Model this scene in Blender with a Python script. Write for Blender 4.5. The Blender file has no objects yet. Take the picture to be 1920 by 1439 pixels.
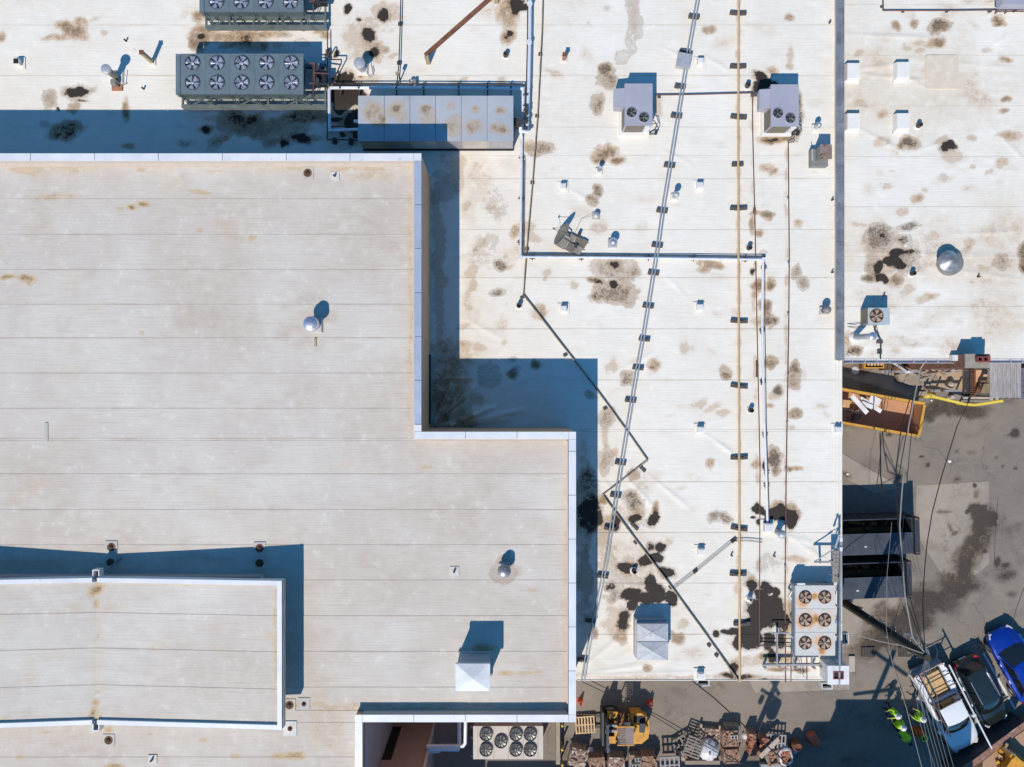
import bpy, math, random
import numpy as np
from mathutils import Vector, Matrix
R = math.radians
rnd = random.Random(7)
SC = bpy.context.scene
COL = SC.collection
# ------------------------------------------------------------------ camera, sky, sun, exposure
FP = 1500.0            # focal length in pixels of the 1920 wide photograph
H = 46.9               # height of the drone above the yard
cam_d = bpy.data.cameras.new('camera'); cam = bpy.data.objects.new('camera', cam_d); COL.objects.link(cam)
cam.location = (0, 0, H); cam.rotation_euler = (0, 0, 0)
cam_d.sensor_width = 36; cam_d.lens = 36 * FP / 1920; cam_d.clip_start = .5; cam_d.clip_end = 2000
SC.camera = cam
SUNV = Vector((-.335, -.80, 1)).normalized()
world = bpy.data.worlds.new('World'); SC.world = world; world.use_nodes = True
wn = world.node_tree.nodes; wl = world.node_tree.links
sky = wn.new('ShaderNodeTexSky'); sky.sky_type = 'NISHITA'; sky.sun_disc = False
sky.sun_elevation = math.asin(SUNV.z); sky.sun_rotation = math.atan2(SUNV.x, SUNV.y)
sky.ozone_density = 6.0; sky.air_density = 1.0; sky.dust_density = .2; sky.altitude = 0
tint = wn.new('ShaderNodeMix'); tint.data_type = 'RGBA'; tint.blend_type = 'MULTIPLY'; tint.inputs[0].default_value = 1; tint.inputs[7].default_value = (.38, .96, 1.18, 1)   # tint added to the skylight to turn the shade deep blue
wl.new(sky.outputs[0], tint.inputs[6]); wl.new(tint.outputs[2], wn['Background'].inputs[0]); wn['Background'].inputs[1].default_value = .125
sd = bpy.data.lights.new('sun', 'SUN'); sun = bpy.data.objects.new('sun', sd); COL.objects.link(sun)
sun.rotation_euler = (-SUNV).to_track_quat('-Z', 'Y').to_euler(); sun.location = (0, 0, 80)
sd.energy = 4.4; sd.angle = R(.5); sd.color = (1, .93, .84)
SC.view_settings.view_transform = 'Standard'; SC.view_settings.look = 'None'
SC.view_settings.exposure = 0; SC.view_settings.gamma = 1; SC.view_settings.use_curve_mapping = False

Z0 = 5.5               # low roofs
ZM = 9.42              # membrane of the high roof
ZC = 9.9               # its coping
def W(px, py, z=0.0):  # a point of the place that stands at height z
    k = (H - z) / FP
    return Vector(((px - 960) * k, (719.5 - py) * k, z))
def rect(x0, y0, x1, y1, z):
    a = W(x0, y1, z); b = W(x1, y0, z); return a.x, a.y, b.x, b.y
# ------------------------------------------------------------------ mesh builder
def rootloc(o):
    v = Vector((0, 0, 0))
    while o is not None:
        v += o.location; o = o.parent
    return v
class MB:
    def __init__(s): s.v = []; s.f = []; s.m = []; s.sm = []; s.mi = 0
    def add(s, vs, fs, smooth=False):
        n = len(s.v); s.v.extend([tuple(p) for p in vs])
        for f in fs: s.f.append([i + n for i in f]); s.m.append(s.mi); s.sm.append(smooth)
        return s
    def box(s, cx, cy, z0, sx, sy, sz, rz=0.0, top=1.0):
        c, q = math.cos(rz), math.sin(rz); vs = []
        for z, k in ((z0, 1), (z0 + sz, top)):
            for a, b in ((-1, -1), (1, -1), (1, 1), (-1, 1)):
                x = a * sx / 2 * k; y = b * sy / 2 * k
                vs.append((cx + x * c - y * q, cy + x * q + y * c, z))
        return s.add(vs, [(0, 3, 2, 1), (4, 5, 6, 7), (0, 1, 5, 4), (1, 2, 6, 5), (2, 3, 7, 6), (3, 0, 4, 7)])
    def rb(s, x0, y0, x1, y1, z0, z1):
        return s.box((x0 + x1) / 2, (y0 + y1) / 2, z0, abs(x1 - x0), abs(y1 - y0), z1 - z0)
    def beam(s, a, b, w, h=None, up=(0, 0, 1)):
        a = Vector(a); b = Vector(b); h = h or w; d = (b - a).normalized(); up = Vector(up)
        if abs(d.dot(up)) > .97: up = Vector((1, 0, 0))
        x = d.cross(up).normalized(); y = x.cross(d).normalized(); vs = []
        for p in (a, b):
            for i, j in ((-1, -1), (1, -1), (1, 1), (-1, 1)): vs.append(p + x * w / 2 * i + y * h / 2 * j)
        return s.add(vs, [(0, 3, 2, 1), (4, 5, 6, 7), (0, 1, 5, 4), (1, 2, 6, 5), (2, 3, 7, 6), (3, 0, 4, 7)])
    def prism(s, poly, z0, z1):
        n = len(poly); zz0 = z0 if isinstance(z0, (list, tuple)) else [z0] * n; zz1 = z1 if isinstance(z1, (list, tuple)) else [z1] * n
        vs = [(p[0], p[1], zz0[i]) for i, p in enumerate(poly)] + [(p[0], p[1], zz1[i]) for i, p in enumerate(poly)]
        ar = sum(poly[i][0] * poly[(i + 1) % n][1] - poly[(i + 1) % n][0] * poly[i][1] for i in range(n))
        fs = [tuple(range(n))[::-1], tuple(range(n, 2 * n))] + [(i, (i + 1) % n, (i + 1) % n + n, i + n) for i in range(n)]
        if ar < 0: fs = [f[::-1] for f in fs]
        return s.add(vs, fs)
    def tube(s, path, r, n=8, cap=True):
        path = [Vector(p) for p in path]; m = len(path); vs = []; up = None
        for i, p in enumerate(path):
            d0 = (p - path[i - 1]).normalized() if i else None
            d1 = (path[i + 1] - p).normalized() if i < m - 1 else None
            d = ((d0 or d1) + (d1 or d0)); d = d.normalized() if d.length > 1e-6 else (d1 or d0)
            if up is None: up = Vector((0, 0, 1)) if abs(d.z) < .9 else Vector((1, 0, 0))
            x = d.cross(up).normalized(); y = x.cross(d).normalized(); up = y
            k = 1.0
            if d0 and d1: k = 1 / max(.5, d0.dot(d))
            rr = r[i] if isinstance(r, (list, tuple)) else r
            for j in range(n):
                a = 2 * math.pi * j / n
                vs.append(p + (x * math.cos(a) * k + y * math.sin(a)) * rr)
        fs = [(i * n + j, i * n + (j + 1) % n, (i + 1) * n + (j + 1) % n, (i + 1) * n + j) for i in range(m - 1) for j in range(n)]
        s.add(vs, fs, True)
        if cap:
            k = len(s.v) - len(vs)
            s.f.append([k + j for j in range(n)][::-1]); s.m.append(s.mi); s.sm.append(False)
            s.f.append([k + (m - 1) * n + j for j in range(n)]); s.m.append(s.mi); s.sm.append(False)
        return s
    def lathe(s, x, y, z, prof, n=20, smooth=True):
        vs = []
        for r, h in prof:
            for j in range(n):
                a = 2 * math.pi * j / n; vs.append((x + r * math.cos(a), y + r * math.sin(a), z + h))
        m = len(prof)
        fs = [(i * n + j, i * n + (j + 1) % n, (i + 1) * n + (j + 1) % n, (i + 1) * n + j) for i in range(m - 1) for j in range(n)]
        s.add(vs, fs, smooth); k = len(s.v) - len(vs)
        s.f.append([k + j for j in range(n)][::-1]); s.m.append(s.mi); s.sm.append(False)
        s.f.append([k + (m - 1) * n + j for j in range(n)]); s.m.append(s.mi); s.sm.append(False)
        return s
    def cyl(s, x, y, z0, z1, r, n=16): return s.lathe(x, y, 0, [(r, z0), (r, z1)], n)
    def mesh(s, mats, off=(0, 0, 0), name='mesh'):
        me = bpy.data.meshes.new(name); off = Vector(off)
        me.from_pydata([(a - off.x, b - off.y, c - off.z) for a, b, c in s.v], [], s.f)
        for m in (mats if isinstance(mats, (list, tuple)) else [mats]): me.materials.append(m)
        me.polygons.foreach_set('material_index', s.m); me.polygons.foreach_set('use_smooth', s.sm)
        if any(s.sm): me.set_sharp_from_angle(angle=R(38))
        me.update(); return me
    def build(s, name, mats, parent=None, origin=None, label=None, kind=None):
        off = rootloc(parent) if parent is not None else Vector(origin or (0, 0, 0))
        o = bpy.data.objects.new(name, s.mesh(mats, off, name)); COL.objects.link(o)
        if parent is not None: o.parent = parent
        else: o.location = off
        if label: o['label'] = label
        if kind: o['kind'] = kind
        return o
def tag(o, label=None, cat=None, group=None, kind=None):
    if label: o['label'] = label
    if cat: o['category'] = cat
    if group: o['group'] = group
    if kind: o['kind'] = kind
    return o
def thing(name, label, cat, loc=(0, 0, 0), rz=0.0, group=None):
    o = bpy.data.objects.new(name, None); COL.objects.link(o); o.location = loc; o.rotation_euler = (0, 0, rz)
    o.empty_display_size = .3
    return tag(o, label, cat, group)
def struct(o): o['kind'] = 'structure'; return o
def copy_tree(o, parent=None):
    c = o.copy(); COL.objects.link(c)
    if parent is not None: c.parent = parent
    for ch in list(o.children): copy_tree(ch, c)
    return c
def dup(o, loc, label, rz=None, group=None):
    c = copy_tree(o); c.location = loc; c['label'] = label
    if rz is not None: c.rotation_euler = (0, 0, rz)
    if group: c['group'] = group
    return c
def inst(name, me, parent, loc, rz=0.0):   # a part that shares mesh data
    o = bpy.data.objects.new(name, me); COL.objects.link(o); o.parent = parent
    o.location = Vector(loc) - rootloc(parent); o.rotation_euler = (0, 0, rz); return o
# ------------------------------------------------------------------ materials
def newmat(name):
    m = bpy.data.materials.new(name); m.use_nodes = True; return m, m.node_tree.nodes, m.node_tree.links, m.node_tree.nodes['Principled BSDF']
def nd(n, typ, **kw):
    x = n.new(typ)
    for k, v in kw.items(): setattr(x, k, v)
    return x
def noise(n, l, vec, scale, detail=4, rough=.6, stretch=None):
    t = nd(n, 'ShaderNodeTexNoise'); t.inputs['Scale'].default_value = scale; t.inputs['Detail'].default_value = detail; t.inputs['Roughness'].default_value = rough
    if stretch:
        mp = nd(n, 'ShaderNodeMapping'); mp.inputs['Scale'].default_value = stretch; l.new(vec, mp.inputs[0]); vec = mp.outputs[0]
    l.new(vec, t.inputs['Vector']); return t.outputs[0]
def mr(n, l, v, a, b, c=0.0, d=1.0, smooth=False):
    t = nd(n, 'ShaderNodeMapRange', interpolation_type='SMOOTHSTEP' if smooth else 'LINEAR')
    l.new(v, t.inputs[0])
    for i, x in enumerate((a, b, c, d)): t.inputs[i + 1].default_value = x
    return t.outputs[0]
def mix(n, l, f, a, b, bt='MIX'):
    t = nd(n, 'ShaderNodeMix', data_type='RGBA', blend_type=bt)
    for s, v in ((0, f), (6, a), (7, b)):
        if hasattr(v, 'links'): l.new(v, t.inputs[s])
        elif s == 0: t.inputs[0].default_value = v
        else: t.inputs[s].default_value = (*v, 1)
    return t.outputs[2]
def mth(n, l, op, a, b=None):
    t = nd(n, 'ShaderNodeMath', operation=op)
    for i, v in enumerate((a, b)):
        if v is None: continue
        if hasattr(v, 'links'): l.new(v, t.inputs[i])
        else: t.inputs[i].default_value = v
    return t.outputs[0]
def mat(name, c1, c2=None, scale=2.0, rough=.6, metal=0.0, lo=.35, hi=.65, spot=None, spots=(.6, .7), sscale=3.0, bump=0.0, bscale=40, stretch=None, fine=.12, coat=0.0, spec=.5):
    m, n, l, b = newmat(name)
    tc = nd(n, 'ShaderNodeTexCoord'); oi = nd(n, 'ShaderNodeObjectInfo')
    vm = nd(n, 'ShaderNodeVectorMath', operation='ADD'); l.new(tc.outputs['Object'], vm.inputs[0])
    cb = nd(n, 'ShaderNodeCombineXYZ'); k = mth(n, l, 'MULTIPLY', oi.outputs['Random'], 37.0)
    for i in range(3): l.new(k, cb.inputs[i])
    l.new(cb.outputs[0], vm.inputs[1]); v = vm.outputs[0]
    c2 = c2 or tuple(x * .78 for x in c1)
    col = mix(n, l, mr(n, l, noise(n, l, v, scale, 5, .6, stretch), lo, hi), c1, c2)
    if spot: col = mix(n, l, mr(n, l, noise(n, l, v, sscale, 6, .65, stretch), spots[0], spots[1]), col, spot)
    if fine:
        f = mr(n, l, noise(n, l, v, 60, 2, .7), .3, .7, 1 - fine, 1 + fine)
        x = nd(n, 'ShaderNodeVectorMath', operation='SCALE'); l.new(col, x.inputs[0]); l.new(f, x.inputs['Scale']); col = x.outputs[0]
    l.new(col, b.inputs['Base Color'])
    l.new(mr(n, l, noise(n, l, v, scale * 2.3, 3), .3, .7, max(.03, rough - .1), min(1, rough + .1)), b.inputs['Roughness'])
    b.inputs['Metallic'].default_value = metal; b.inputs['Coat Weight'].default_value = coat; b.inputs['Specular IOR Level'].default_value = spec
    if bump:
        bp = nd(n, 'ShaderNodeBump'); bp.inputs['Strength'].default_value = bump; bp.inputs['Distance'].default_value = .03
        l.new(noise(n, l, v, bscale, 4, .6, stretch), bp.inputs['Height']); l.new(bp.outputs[0], b.inputs['Normal'])
    return m
def roofmat(name, base, tint, grime, brown, fleck=.5, ring=True, grey=(.27, .225, .17), black=(.021, .016, .013), hz=(.5, 9, 1), bumpd=.02, rough=.75, metal=0.0, cracks=0.0, blot=.0, grain=.06):
    # stains come from the painted attribute "stain": R soft brown, G dark wet silt, B speckled algae, A general grime
    m, n, l, b = newmat(name)
    tc = nd(n, 'ShaderNodeTexCoord'); g = nd(n, 'ShaderNodeNewGeometry'); v = g.outputs['Position']
    at = nd(n, 'ShaderNodeAttribute', attribute_name='stain'); sp = nd(n, 'ShaderNodeSeparateColor'); l.new(at.outputs['Color'], sp.inputs[0])
    Rr, G, B = sp.outputs; A = at.outputs['Alpha']
    n1 = noise(n, l, v, .35, 5, .6); n2 = noise(n, l, v, 2.2, 5, .65); n3 = noise(n, l, v, 9, 5, .7); n4 = noise(n, l, v, 34, 3, .7); nl = noise(n, l, v, 1.6, 5, .65, hz)
    col = mix(n, l, mr(n, l, n1, .38, .62), base, tint)
    col = mix(n, l, mr(n, l, n2, .5, .72, 0, .35), col, tint)
    col = mix(n, l, mr(n, l, nl, .5, .68, 0, .34), col, grime)
    # pale wipe marks
    col = mix(n, l, mr(n, l, n3, .6, .7, 0, .22), col, tuple(min(.85, x * 1.12) for x in base))
    if blot: col = mix(n, l, mr(n, l, n2, .40, .33, 0, blot), col, tuple(min(.85, x * 1.13) for x in base)); col = mix(n, l, mr(n, l, noise(n, l, v, .9, 4, .6), .55, .7, 0, blot), col, tuple(x * .9 for x in tint))
    if grain:
        gs = nd(n, 'ShaderNodeVectorMath', operation='SCALE'); l.new(col, gs.inputs[0]); l.new(mr(n, l, n4, .25, .75, 1 - grain, 1 + grain), gs.inputs['Scale']); col = gs.outputs[0]
    if cracks:
        vo = nd(n, 'ShaderNodeTexVoronoi', feature='DISTANCE_TO_EDGE'); vo.inputs['Scale'].default_value = .28
        dv = nd(n, 'ShaderNodeVectorMath', operation='ADD'); sv = nd(n, 'ShaderNodeVectorMath', operation='SCALE'); tn = nd(n, 'ShaderNodeTexNoise'); tn.inputs['Scale'].default_value = 1.3; tn.inputs['Detail'].default_value = 6; l.new(v, tn.inputs['Vector']); l.new(tn.outputs[1], sv.inputs[0]); sv.inputs['Scale'].default_value = 1.6; l.new(v, dv.inputs[0]); l.new(sv.outputs[0], dv.inputs[1]); l.new(dv.outputs[0], vo.inputs['Vector'])
        ck = mth(n, l, 'MULTIPLY', mr(n, l, vo.outputs['Distance'], .0, .012, 1, 0), mr(n, l, n1, .42, .56)); col = mix(n, l, mth(n, l, 'MULTIPLY', ck, cracks), col, tuple(x * .4 for x in base))
    # general grime
    ga = mth(n, l, 'MULTIPLY', A, mr(n, l, n2, .3, .65, .45, 1.1)); col = mix(n, l, mth(n, l, 'MINIMUM', ga, .9), col, grime)
    # soft brown with tide line
    brk = mth(n, l, 'ADD', mth(n, l, 'MULTIPLY', n2, .9), mth(n, l, 'MULTIPLY', n3, .9))
    r1 = mth(n, l, 'MULTIPLY', Rr, mr(n, l, brk, .62, 1.15, .35, 1.3))
    rb = mr(n, l, r1, .0, .5, 0, .8)
    col = mix(n, l, rb, col, tuple(min(.7, x * y) for x, y in zip(brown, (1.75, 1.85, 2.0))))
    col = mix(n, l, mr(n, l, mth(n, l, 'ADD', r1, mth(n, l, 'MULTIPLY', mth(n, l, 'SUBTRACT', n4, .5), .35)), .38, .95, 0, .92), col, tuple(x * .62 for x in brown))
    if ring:
        rg = mth(n, l, 'MULTIPLY', mr(n, l, r1, .16, .24, 0, 1, True), mr(n, l, r1, .24, .38, .22, 0, True))
        col = mix(n, l, rg, col, tuple(x * .9 for x in brown))
    # speckled algae
    b1 = mth(n, l, 'MULTIPLY', B, mr(n, l, brk, .65, 1.15, .25, 1.35)); bb = mr(n, l, b1, .05, 1, 0, .55); col = mix(n, l, bb, col, grey)
    th = mth(n, l, 'SUBTRACT', .82, mth(n, l, 'MULTIPLY', B, .34))
    dots = mr(n, l, mth(n, l, 'SUBTRACT', mth(n, l, 'ADD', mth(n, l, 'MULTIPLY', n4, .55), mth(n, l, 'MULTIPLY', n3, .5)), th), -.06, .06)
    dots = mth(n, l, 'MULTIPLY', dots, mr(n, l, B, .1, .35)); dots = mth(n, l, 'MULTIPLY', dots, fleck * 1.35)
    col = mix(n, l, mth(n, l, 'MINIMUM', dots, 1.0), col, (.045, .038, .03))
    if ring:
        rg = mth(n, l, 'MULTIPLY', mr(n, l, b1, .1, .2, 0, 1, True), mr(n, l, b1, .22, .4, .3, 0, True))
        col = mix(n, l, rg, col, tuple(x * .8 for x in brown))
    # dark wet silt, sharp ragged outline
    k1 = mth(n, l, 'ADD', G, mth(n, l, 'ADD', mth(n, l, 'ADD', mth(n, l, 'MULTIPLY', mth(n, l, 'SUBTRACT', n3, .5), .55), mth(n, l, 'MULTIPLY', mth(n, l, 'SUBTRACT', n2, .5), .45)), mth(n, l, 'MULTIPLY', mth(n, l, 'SUBTRACT', n4, .5), .22)))
    kk = mr(n, l, k1, .46, .56, 0, .97); kc = mix(n, l, mr(n, l, n4, .5, .75), black, tuple(x * 3 for x in black)); kk = mth(n, l, 'MULTIPLY', kk, mr(n, l, n4, .72, .8, 1, .35))
    halo = mth(n, l, 'MULTIPLY', mr(n, l, G, .08, .5, 0, .6, True), mr(n, l, n3, .3, .6, .5, 1)); col = mix(n, l, halo, col, tuple(x * .9 for x in brown))
    col = mix(n, l, kk, col, kc)
    l.new(col, b.inputs['Base Color']); b.inputs['Roughness'].default_value = rough; b.inputs['Specular IOR Level'].default_value = .3; b.inputs['Metallic'].default_value = metal
    bp = nd(n, 'ShaderNodeBump'); bp.inputs['Strength'].default_value = .55; bp.inputs['Distance'].default_value = bumpd
    hh = mth(n, l, 'ADD', mth(n, l, 'MULTIPLY', nl, 1.0), mth(n, l, 'MULTIPLY', n3, .35)); l.new(mth(n, l, 'ADD', hh, mth(n, l, 'MULTIPLY', kk, .3)), bp.inputs['Height']); l.new(bp.outputs[0], b.inputs['Normal'])
    return m
M = {}
M['low'] = roofmat('white_membrane', (.79, .75, .675), (.745, .705, .625), (.61, .51, .38), (.29, .185, .10), blot=.3, grain=.03)
M['high'] = roofmat('beige_membrane', (.61, .565, .495), (.565, .515, .45), (.44, .355, .275), (.32, .21, .10), hz=(.35, 7, 1), blot=.55, grain=.06)
M['asphalt'] = roofmat('asphalt', (.235, .195, .155), (.19, .162, .134), (.27, .225, .18), (.075, .058, .042), fleck=.6, ring=False, grey=(.10, .085, .07), black=(.05, .039, .029), hz=(1, 2.5, 1), bumpd=.02, cracks=.8, blot=.5, grain=.22)
M['concrete'] = roofmat('yard_concrete', (.37, .31, .245), (.30, .26, .215), (.25, .21, .17), (.10, .07, .045), black=(.055, .042, .031), cracks=.7, blot=.5, grain=.12, ring=False, grey=(.16, .14, .12), hz=(1, 1, 1), bumpd=.01)
M['panel'] = roofmat('galvanised_panel', (.44, .46, .49), (.38, .405, .44), (.42, .37, .31), (.30, .22, .14), hz=(3, 3, 1), bumpd=.004, rough=.5, metal=.15)
M['coping'] = mat('coping_white', (.70, .70, .70), (.60, .61, .63), scale=.8, rough=.4, fine=.04, spot=(.5, .48, .45), spots=(.62, .75), sscale=2.5)
M['copingblue'] = mat('coping_aged', (.46, .52, .62), (.42, .47, .55), scale=.6, rough=.35, metal=.3, fine=.05)
M['tan_wall'] = mat('tan_stucco', (.64, .37, .225), (.56, .32, .19), scale=.5, rough=.9, bump=.2)
M['pink_wall'] = mat('pink_stucco', (.42, .32, .29), (.38, .29, .265), scale=.6, rough=.9, bump=.2)
M['grey_wall'] = mat('grey_block_wall', (.34, .33, .36), (.30, .29, .31), scale=.5, rough=.9, bump=.2)
M['low_wall'] = mat('painted_block_wall', (.5, .46, .4), scale=.5, rough=.9, bump=.3)
M['trim'] = mat('white_trim', (.7, .7, .7), scale=1, rough=.5)
M['edge'] = mat('edge_metal', (.62, .6, .6), (.5, .48, .5), scale=1, rough=.4, metal=.2)
M['firewall'] = mat('grey_cap', (.27, .285, .31), (.17, .18, .205), scale=1.3, rough=.6, metal=.3, spot=(.11, .115, .13), spots=(.55, .75), sscale=2)
M['chill'] = mat('slate_painted_steel', (.15, .195, .215), (.125, .165, .185), scale=1.2, rough=.45, metal=.1, spot=(.2, .24, .25), spots=(.66, .75), sscale=6)
M['chilldark'] = mat('slate_steel_dark', (.09, .125, .13), scale=2, rough=.5)
M['frame'] = mat('grey_green_frame', (.17, .2, .19), (.11, .13, .125), scale=2, rough=.55, metal=.2, spot=(.2, .12, .07), spots=(.68, .78))
M['dark'] = mat('dark_void', (.012, .012, .014), scale=4, rough=.7)
M['chrome'] = mat('bright_fan_metal', (.85, .80, .80), (.5, .5, .52), scale=5, rough=.28, metal=.75, fine=.03)
M['fanb'] = mat('grey_fan_blade', (.19, .19, .18), (.12, .12, .115), scale=6, rough=.45, metal=.5)
M['fanrust'] = mat('tan_fan_blade', (.42, .33, .25), (.3, .2, .14), scale=7, rough=.6)
M['rustwell'] = mat('rusty_fan_well', (.07, .022, .014), (.035, .014, .01), scale=5, rough=.8)
M['unit'] = mat('lavender_unit_steel', (.40, .39, .44), (.36, .355, .40), scale=1, rough=.45, metal=.1, fine=.05)
M['unit_side'] = mat('unit_side_steel', (.40, .38, .39), scale=2, rough=.5, metal=.2)
M['coil'] = mat('coil_fins', (.235, .20, .15), (.17, .145, .11), scale=3, rough=.6, metal=.3, stretch=(1, 1, 20), bump=.4)
M['galv'] = mat('galvanised_steel', (.48, .49, .50), (.38, .39, .41), scale=4, rough=.45, metal=.3)
M['silver'] = mat('silver_jacket', (.84, .84, .86), (.74, .74, .77), scale=3, rough=.35, metal=.25, fine=.04)
M['pipe_dark'] = mat('dark_pipe', (.035, .03, .03), (.07, .05, .04), scale=3, rough=.6)
M['pipe_tan'] = mat('tan_gas_pipe', (.42, .33, .21), (.2, .15, .1), scale=1.5, rough=.6, spot=(.09, .06, .04), spots=(.6, .66), sscale=5)
M['pipe_yellow'] = mat('yellow_gas_pipe', (.60, .41, .21), (.52, .33, .15), scale=2, rough=.5, spot=(.22, .10, .03), spots=(.62, .68), sscale=5)
M['pipe_red'] = mat('brown_red_pipe', (.10, .045, .04), (.16, .075, .06), scale=2, rough=.6)
M['conduit'] = mat('grey_conduit', (.42, .46, .48), (.33, .36, .39), scale=3, rough=.4, metal=.4)
M['block'] = mat('weathered_block', (.12, .105, .095), (.055, .05, .05), scale=6, rough=.9, stretch=(1, 8, 1), bump=.4)
M['woodd'] = mat('grey_weathered_wood', (.30, .27, .24), (.2, .175, .15), scale=3, rough=.9, stretch=(6, .5, 1), bump=.4)
M['wood'] = mat('pale_pallet_wood', (.62, .44, .26), (.45, .3, .16), scale=2, rough=.85, bump=.2)
M['ply'] = mat('fresh_plywood', (.62, .40, .19), (.52, .32, .13), scale=1.2, rough=.8)
M['plank'] = mat('silvered_plank', (.37, .355, .37), (.26, .225, .205), scale=2.2, rough=.9, stretch=(7, .6, 1), bump=.35, spot=(.45, .43, .41), spots=(.58, .7), sscale=2)
M['rust'] = mat('rust', (.22, .095, .045), (.13, .05, .028), scale=2.5, rough=.85, spot=(.33, .19, .11), spots=(.6, .72), bump=.3)
M['rustpanel'] = roofmat('rust_streaked_panel', (.60, .585, .55), (.55, .535, .5), (.5, .42, .32), (.40, .19, .06), hz=(3, 3, 1), bumpd=.003, rough=.5, ring=False)
M['copper'] = mat('coppery_rust', (.45, .2, .11), (.3, .12, .06), scale=4, rough=.7)
M['tanpost'] = mat('tan_metal_post', (.42, .34, .2), (.3, .22, .13), scale=4, rough=.6)
M['rustbox'] = mat('rusted_galvanised', (.28, .24, .2), (.22, .13, .09), scale=3, rough=.6, metal=.1, spot=(.18, .06, .035), spots=(.5, .6), sscale=2.5)
M['greybox'] = mat('old_grey_duct', (.27, .265, .24), (.2, .195, .18), scale=3, rough=.6, metal=.2)
M['rustwhite'] = mat('white_panel_rust_runs', (.56, .56, .55), (.5, .5, .49), scale=2, rough=.5, spot=(.45, .24, .08), spots=(.57, .72), sscale=1.1)
M['brick'] = None
M['white'] = mat('white_paint', (.74, .73, .71), scale=2, rough=.5)
M['whitemem'] = mat('white_curb_membrane', (.75, .715, .65), (.70, .665, .60), scale=1.5, rough=.7)
M['clay'] = mat('clay_liner', (.28, .07, .05), (.18, .05, .04), scale=5, rough=.85)
M['cement'] = mat('cement_wash', (.34, .30, .24), (.25, .22, .18), scale=4, rough=.9, bump=.5)
M['steel_grey'] = mat('galvanised_beam', (.42, .41, .40), (.3, .29, .28), scale=2, rough=.5, metal=.4)
M['orange'] = mat('yellow_orange_paint', (.60, .34, .045), (.5, .25, .04), scale=2, rough=.55, spot=(.2, .08, .03), spots=(.62, .7))
M['binin'] = mat('worn_orange_steel', (.50, .28, .155), (.42, .22, .12), scale=1.2, rough=.7, spot=(.12, .06, .04), spots=(.6, .7), sscale=1.6)
M['black_steel'] = mat('black_painted_steel', (.03, .035, .045), (.045, .05, .06), scale=1.5, rough=.5)
M['lid'] = mat('slate_tarp_steel', (.06, .068, .085), (.04, .047, .06), scale=.9, rough=.5)
M['junk'] = mat('mixed_rubbish', (.16, .10, .03), (.05, .04, .03), scale=5, rough=.9, spot=(.4, .27, .05), spots=(.6, .68), sscale=3)
M['yellow'] = mat('yellow_paint', (.75, .58, .06), (.66, .5, .08), scale=2, rough=.5)
M['machine'] = mat('machine_yellow', (.66, .33, .03), (.45, .22, .03), scale=3, rough=.5, spot=(.22, .12, .05), spots=(.6, .72), sscale=4)
M['tyre'] = mat('rubber', (.02, .02, .021), (.035, .033, .03), scale=6, rough=.9)
M['slab'] = mat('broken_concrete', (.33, .27, .21), (.24, .2, .16), scale=2, rough=.9, bump=.5)
M['sidewalk'] = mat('pale_kerb_concrete', (.48, .41, .34), (.4, .34, .28), scale=1.5, rough=.9, bump=.2)
M['iron'] = mat('cast_iron', (.09, .07, .055), (.16, .13, .1), scale=8, rough=.7, metal=.3)
M['line'] = mat('worn_road_paint', (.72, .72, .72), (.5, .49, .47), scale=3, rough=.7)
M['bluepaint'] = mat('blue_car_paint', (.003, .035, .34), (.003, .03, .28), scale=1, rough=.25, metal=.2, coat=1, fine=.02)
M['blackpaint'] = mat('black_car_paint', (.012, .016, .014), (.016, .022, .018), scale=1, rough=.2, coat=1, fine=.02)
M['whitepaint'] = mat('white_truck_paint', (.74, .75, .76), (.7, .71, .72), scale=1, rough=.25, coat=.8, fine=.02)
M['glass'] = mat('dark_car_glass', (.012, .016, .016), (.01, .012, .014), scale=1, rough=.06, coat=1, fine=0)
M['taillight'] = mat('red_lens', (.55, .01, .015), scale=2, rough=.2, coat=1, fine=0)
M['headlight'] = mat('clear_lens', (.6, .6, .55), scale=2, rough=.15, coat=1, fine=0)
M['silverp'] = mat('bare_aluminium', (.7, .7, .74), (.6, .6, .65), scale=2, rough=.3, metal=.8)
M['polewood'] = mat('creosoted_pole', (.055, .042, .03), (.03, .024, .018), scale=3, rough=.9, stretch=(6, 6, .4), bump=.5)
M['wire'] = mat('black_cable', (.02, .02, .02), scale=2, rough=.6)
M['wireg'] = mat('grey_cable', (.2, .18, .15), scale=2, rough=.5)
M['wirew'] = mat('pale_cable', (.42, .37, .3), scale=2, rough=.5)
M['hivis'] = mat('hi_vis_yellow_green', (.45, .80, .03), (.38, .68, .02), scale=8, rough=.8, fine=.05)
M['hiorange'] = mat('hi_vis_orange', (.75, .14, .02), (.6, .11, .02), scale=5, rough=.7)
M['pants'] = mat('dark_work_trousers', (.02, .024, .03), (.03, .034, .04), scale=8, rough=.9)
M['skin'] = mat('skin', (.42, .25, .17), scale=6, rough=.6)
M['boot'] = mat('brown_boot', (.08, .05, .03), scale=6, rough=.8)
M['hair'] = mat('dark_hair', (.02, .015, .01), scale=6, rough=.8)
M['green'] = mat('bright_green_plastic', (.15, .75, .06), scale=3, rough=.5)
M['conered'] = mat('cone_orange_red', (.75, .07, .025), (.6, .06, .03), scale=3, rough=.6)
M['brickr'] = mat('red_brick', (.42, .15, .08), (.26, .09, .055), scale=5, rough=.9)
M['brickt'] = mat('tan_brick', (.38, .24, .15), (.22, .13, .09), scale=5, rough=.9)
M['brickp'] = mat('pinkish_old_brick', (.34, .215, .165), (.2, .12, .09), scale=5, rough=.9)
M['cblock'] = mat('concrete_block', (.5, .5, .48), scale=5, rough=.9)
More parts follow.
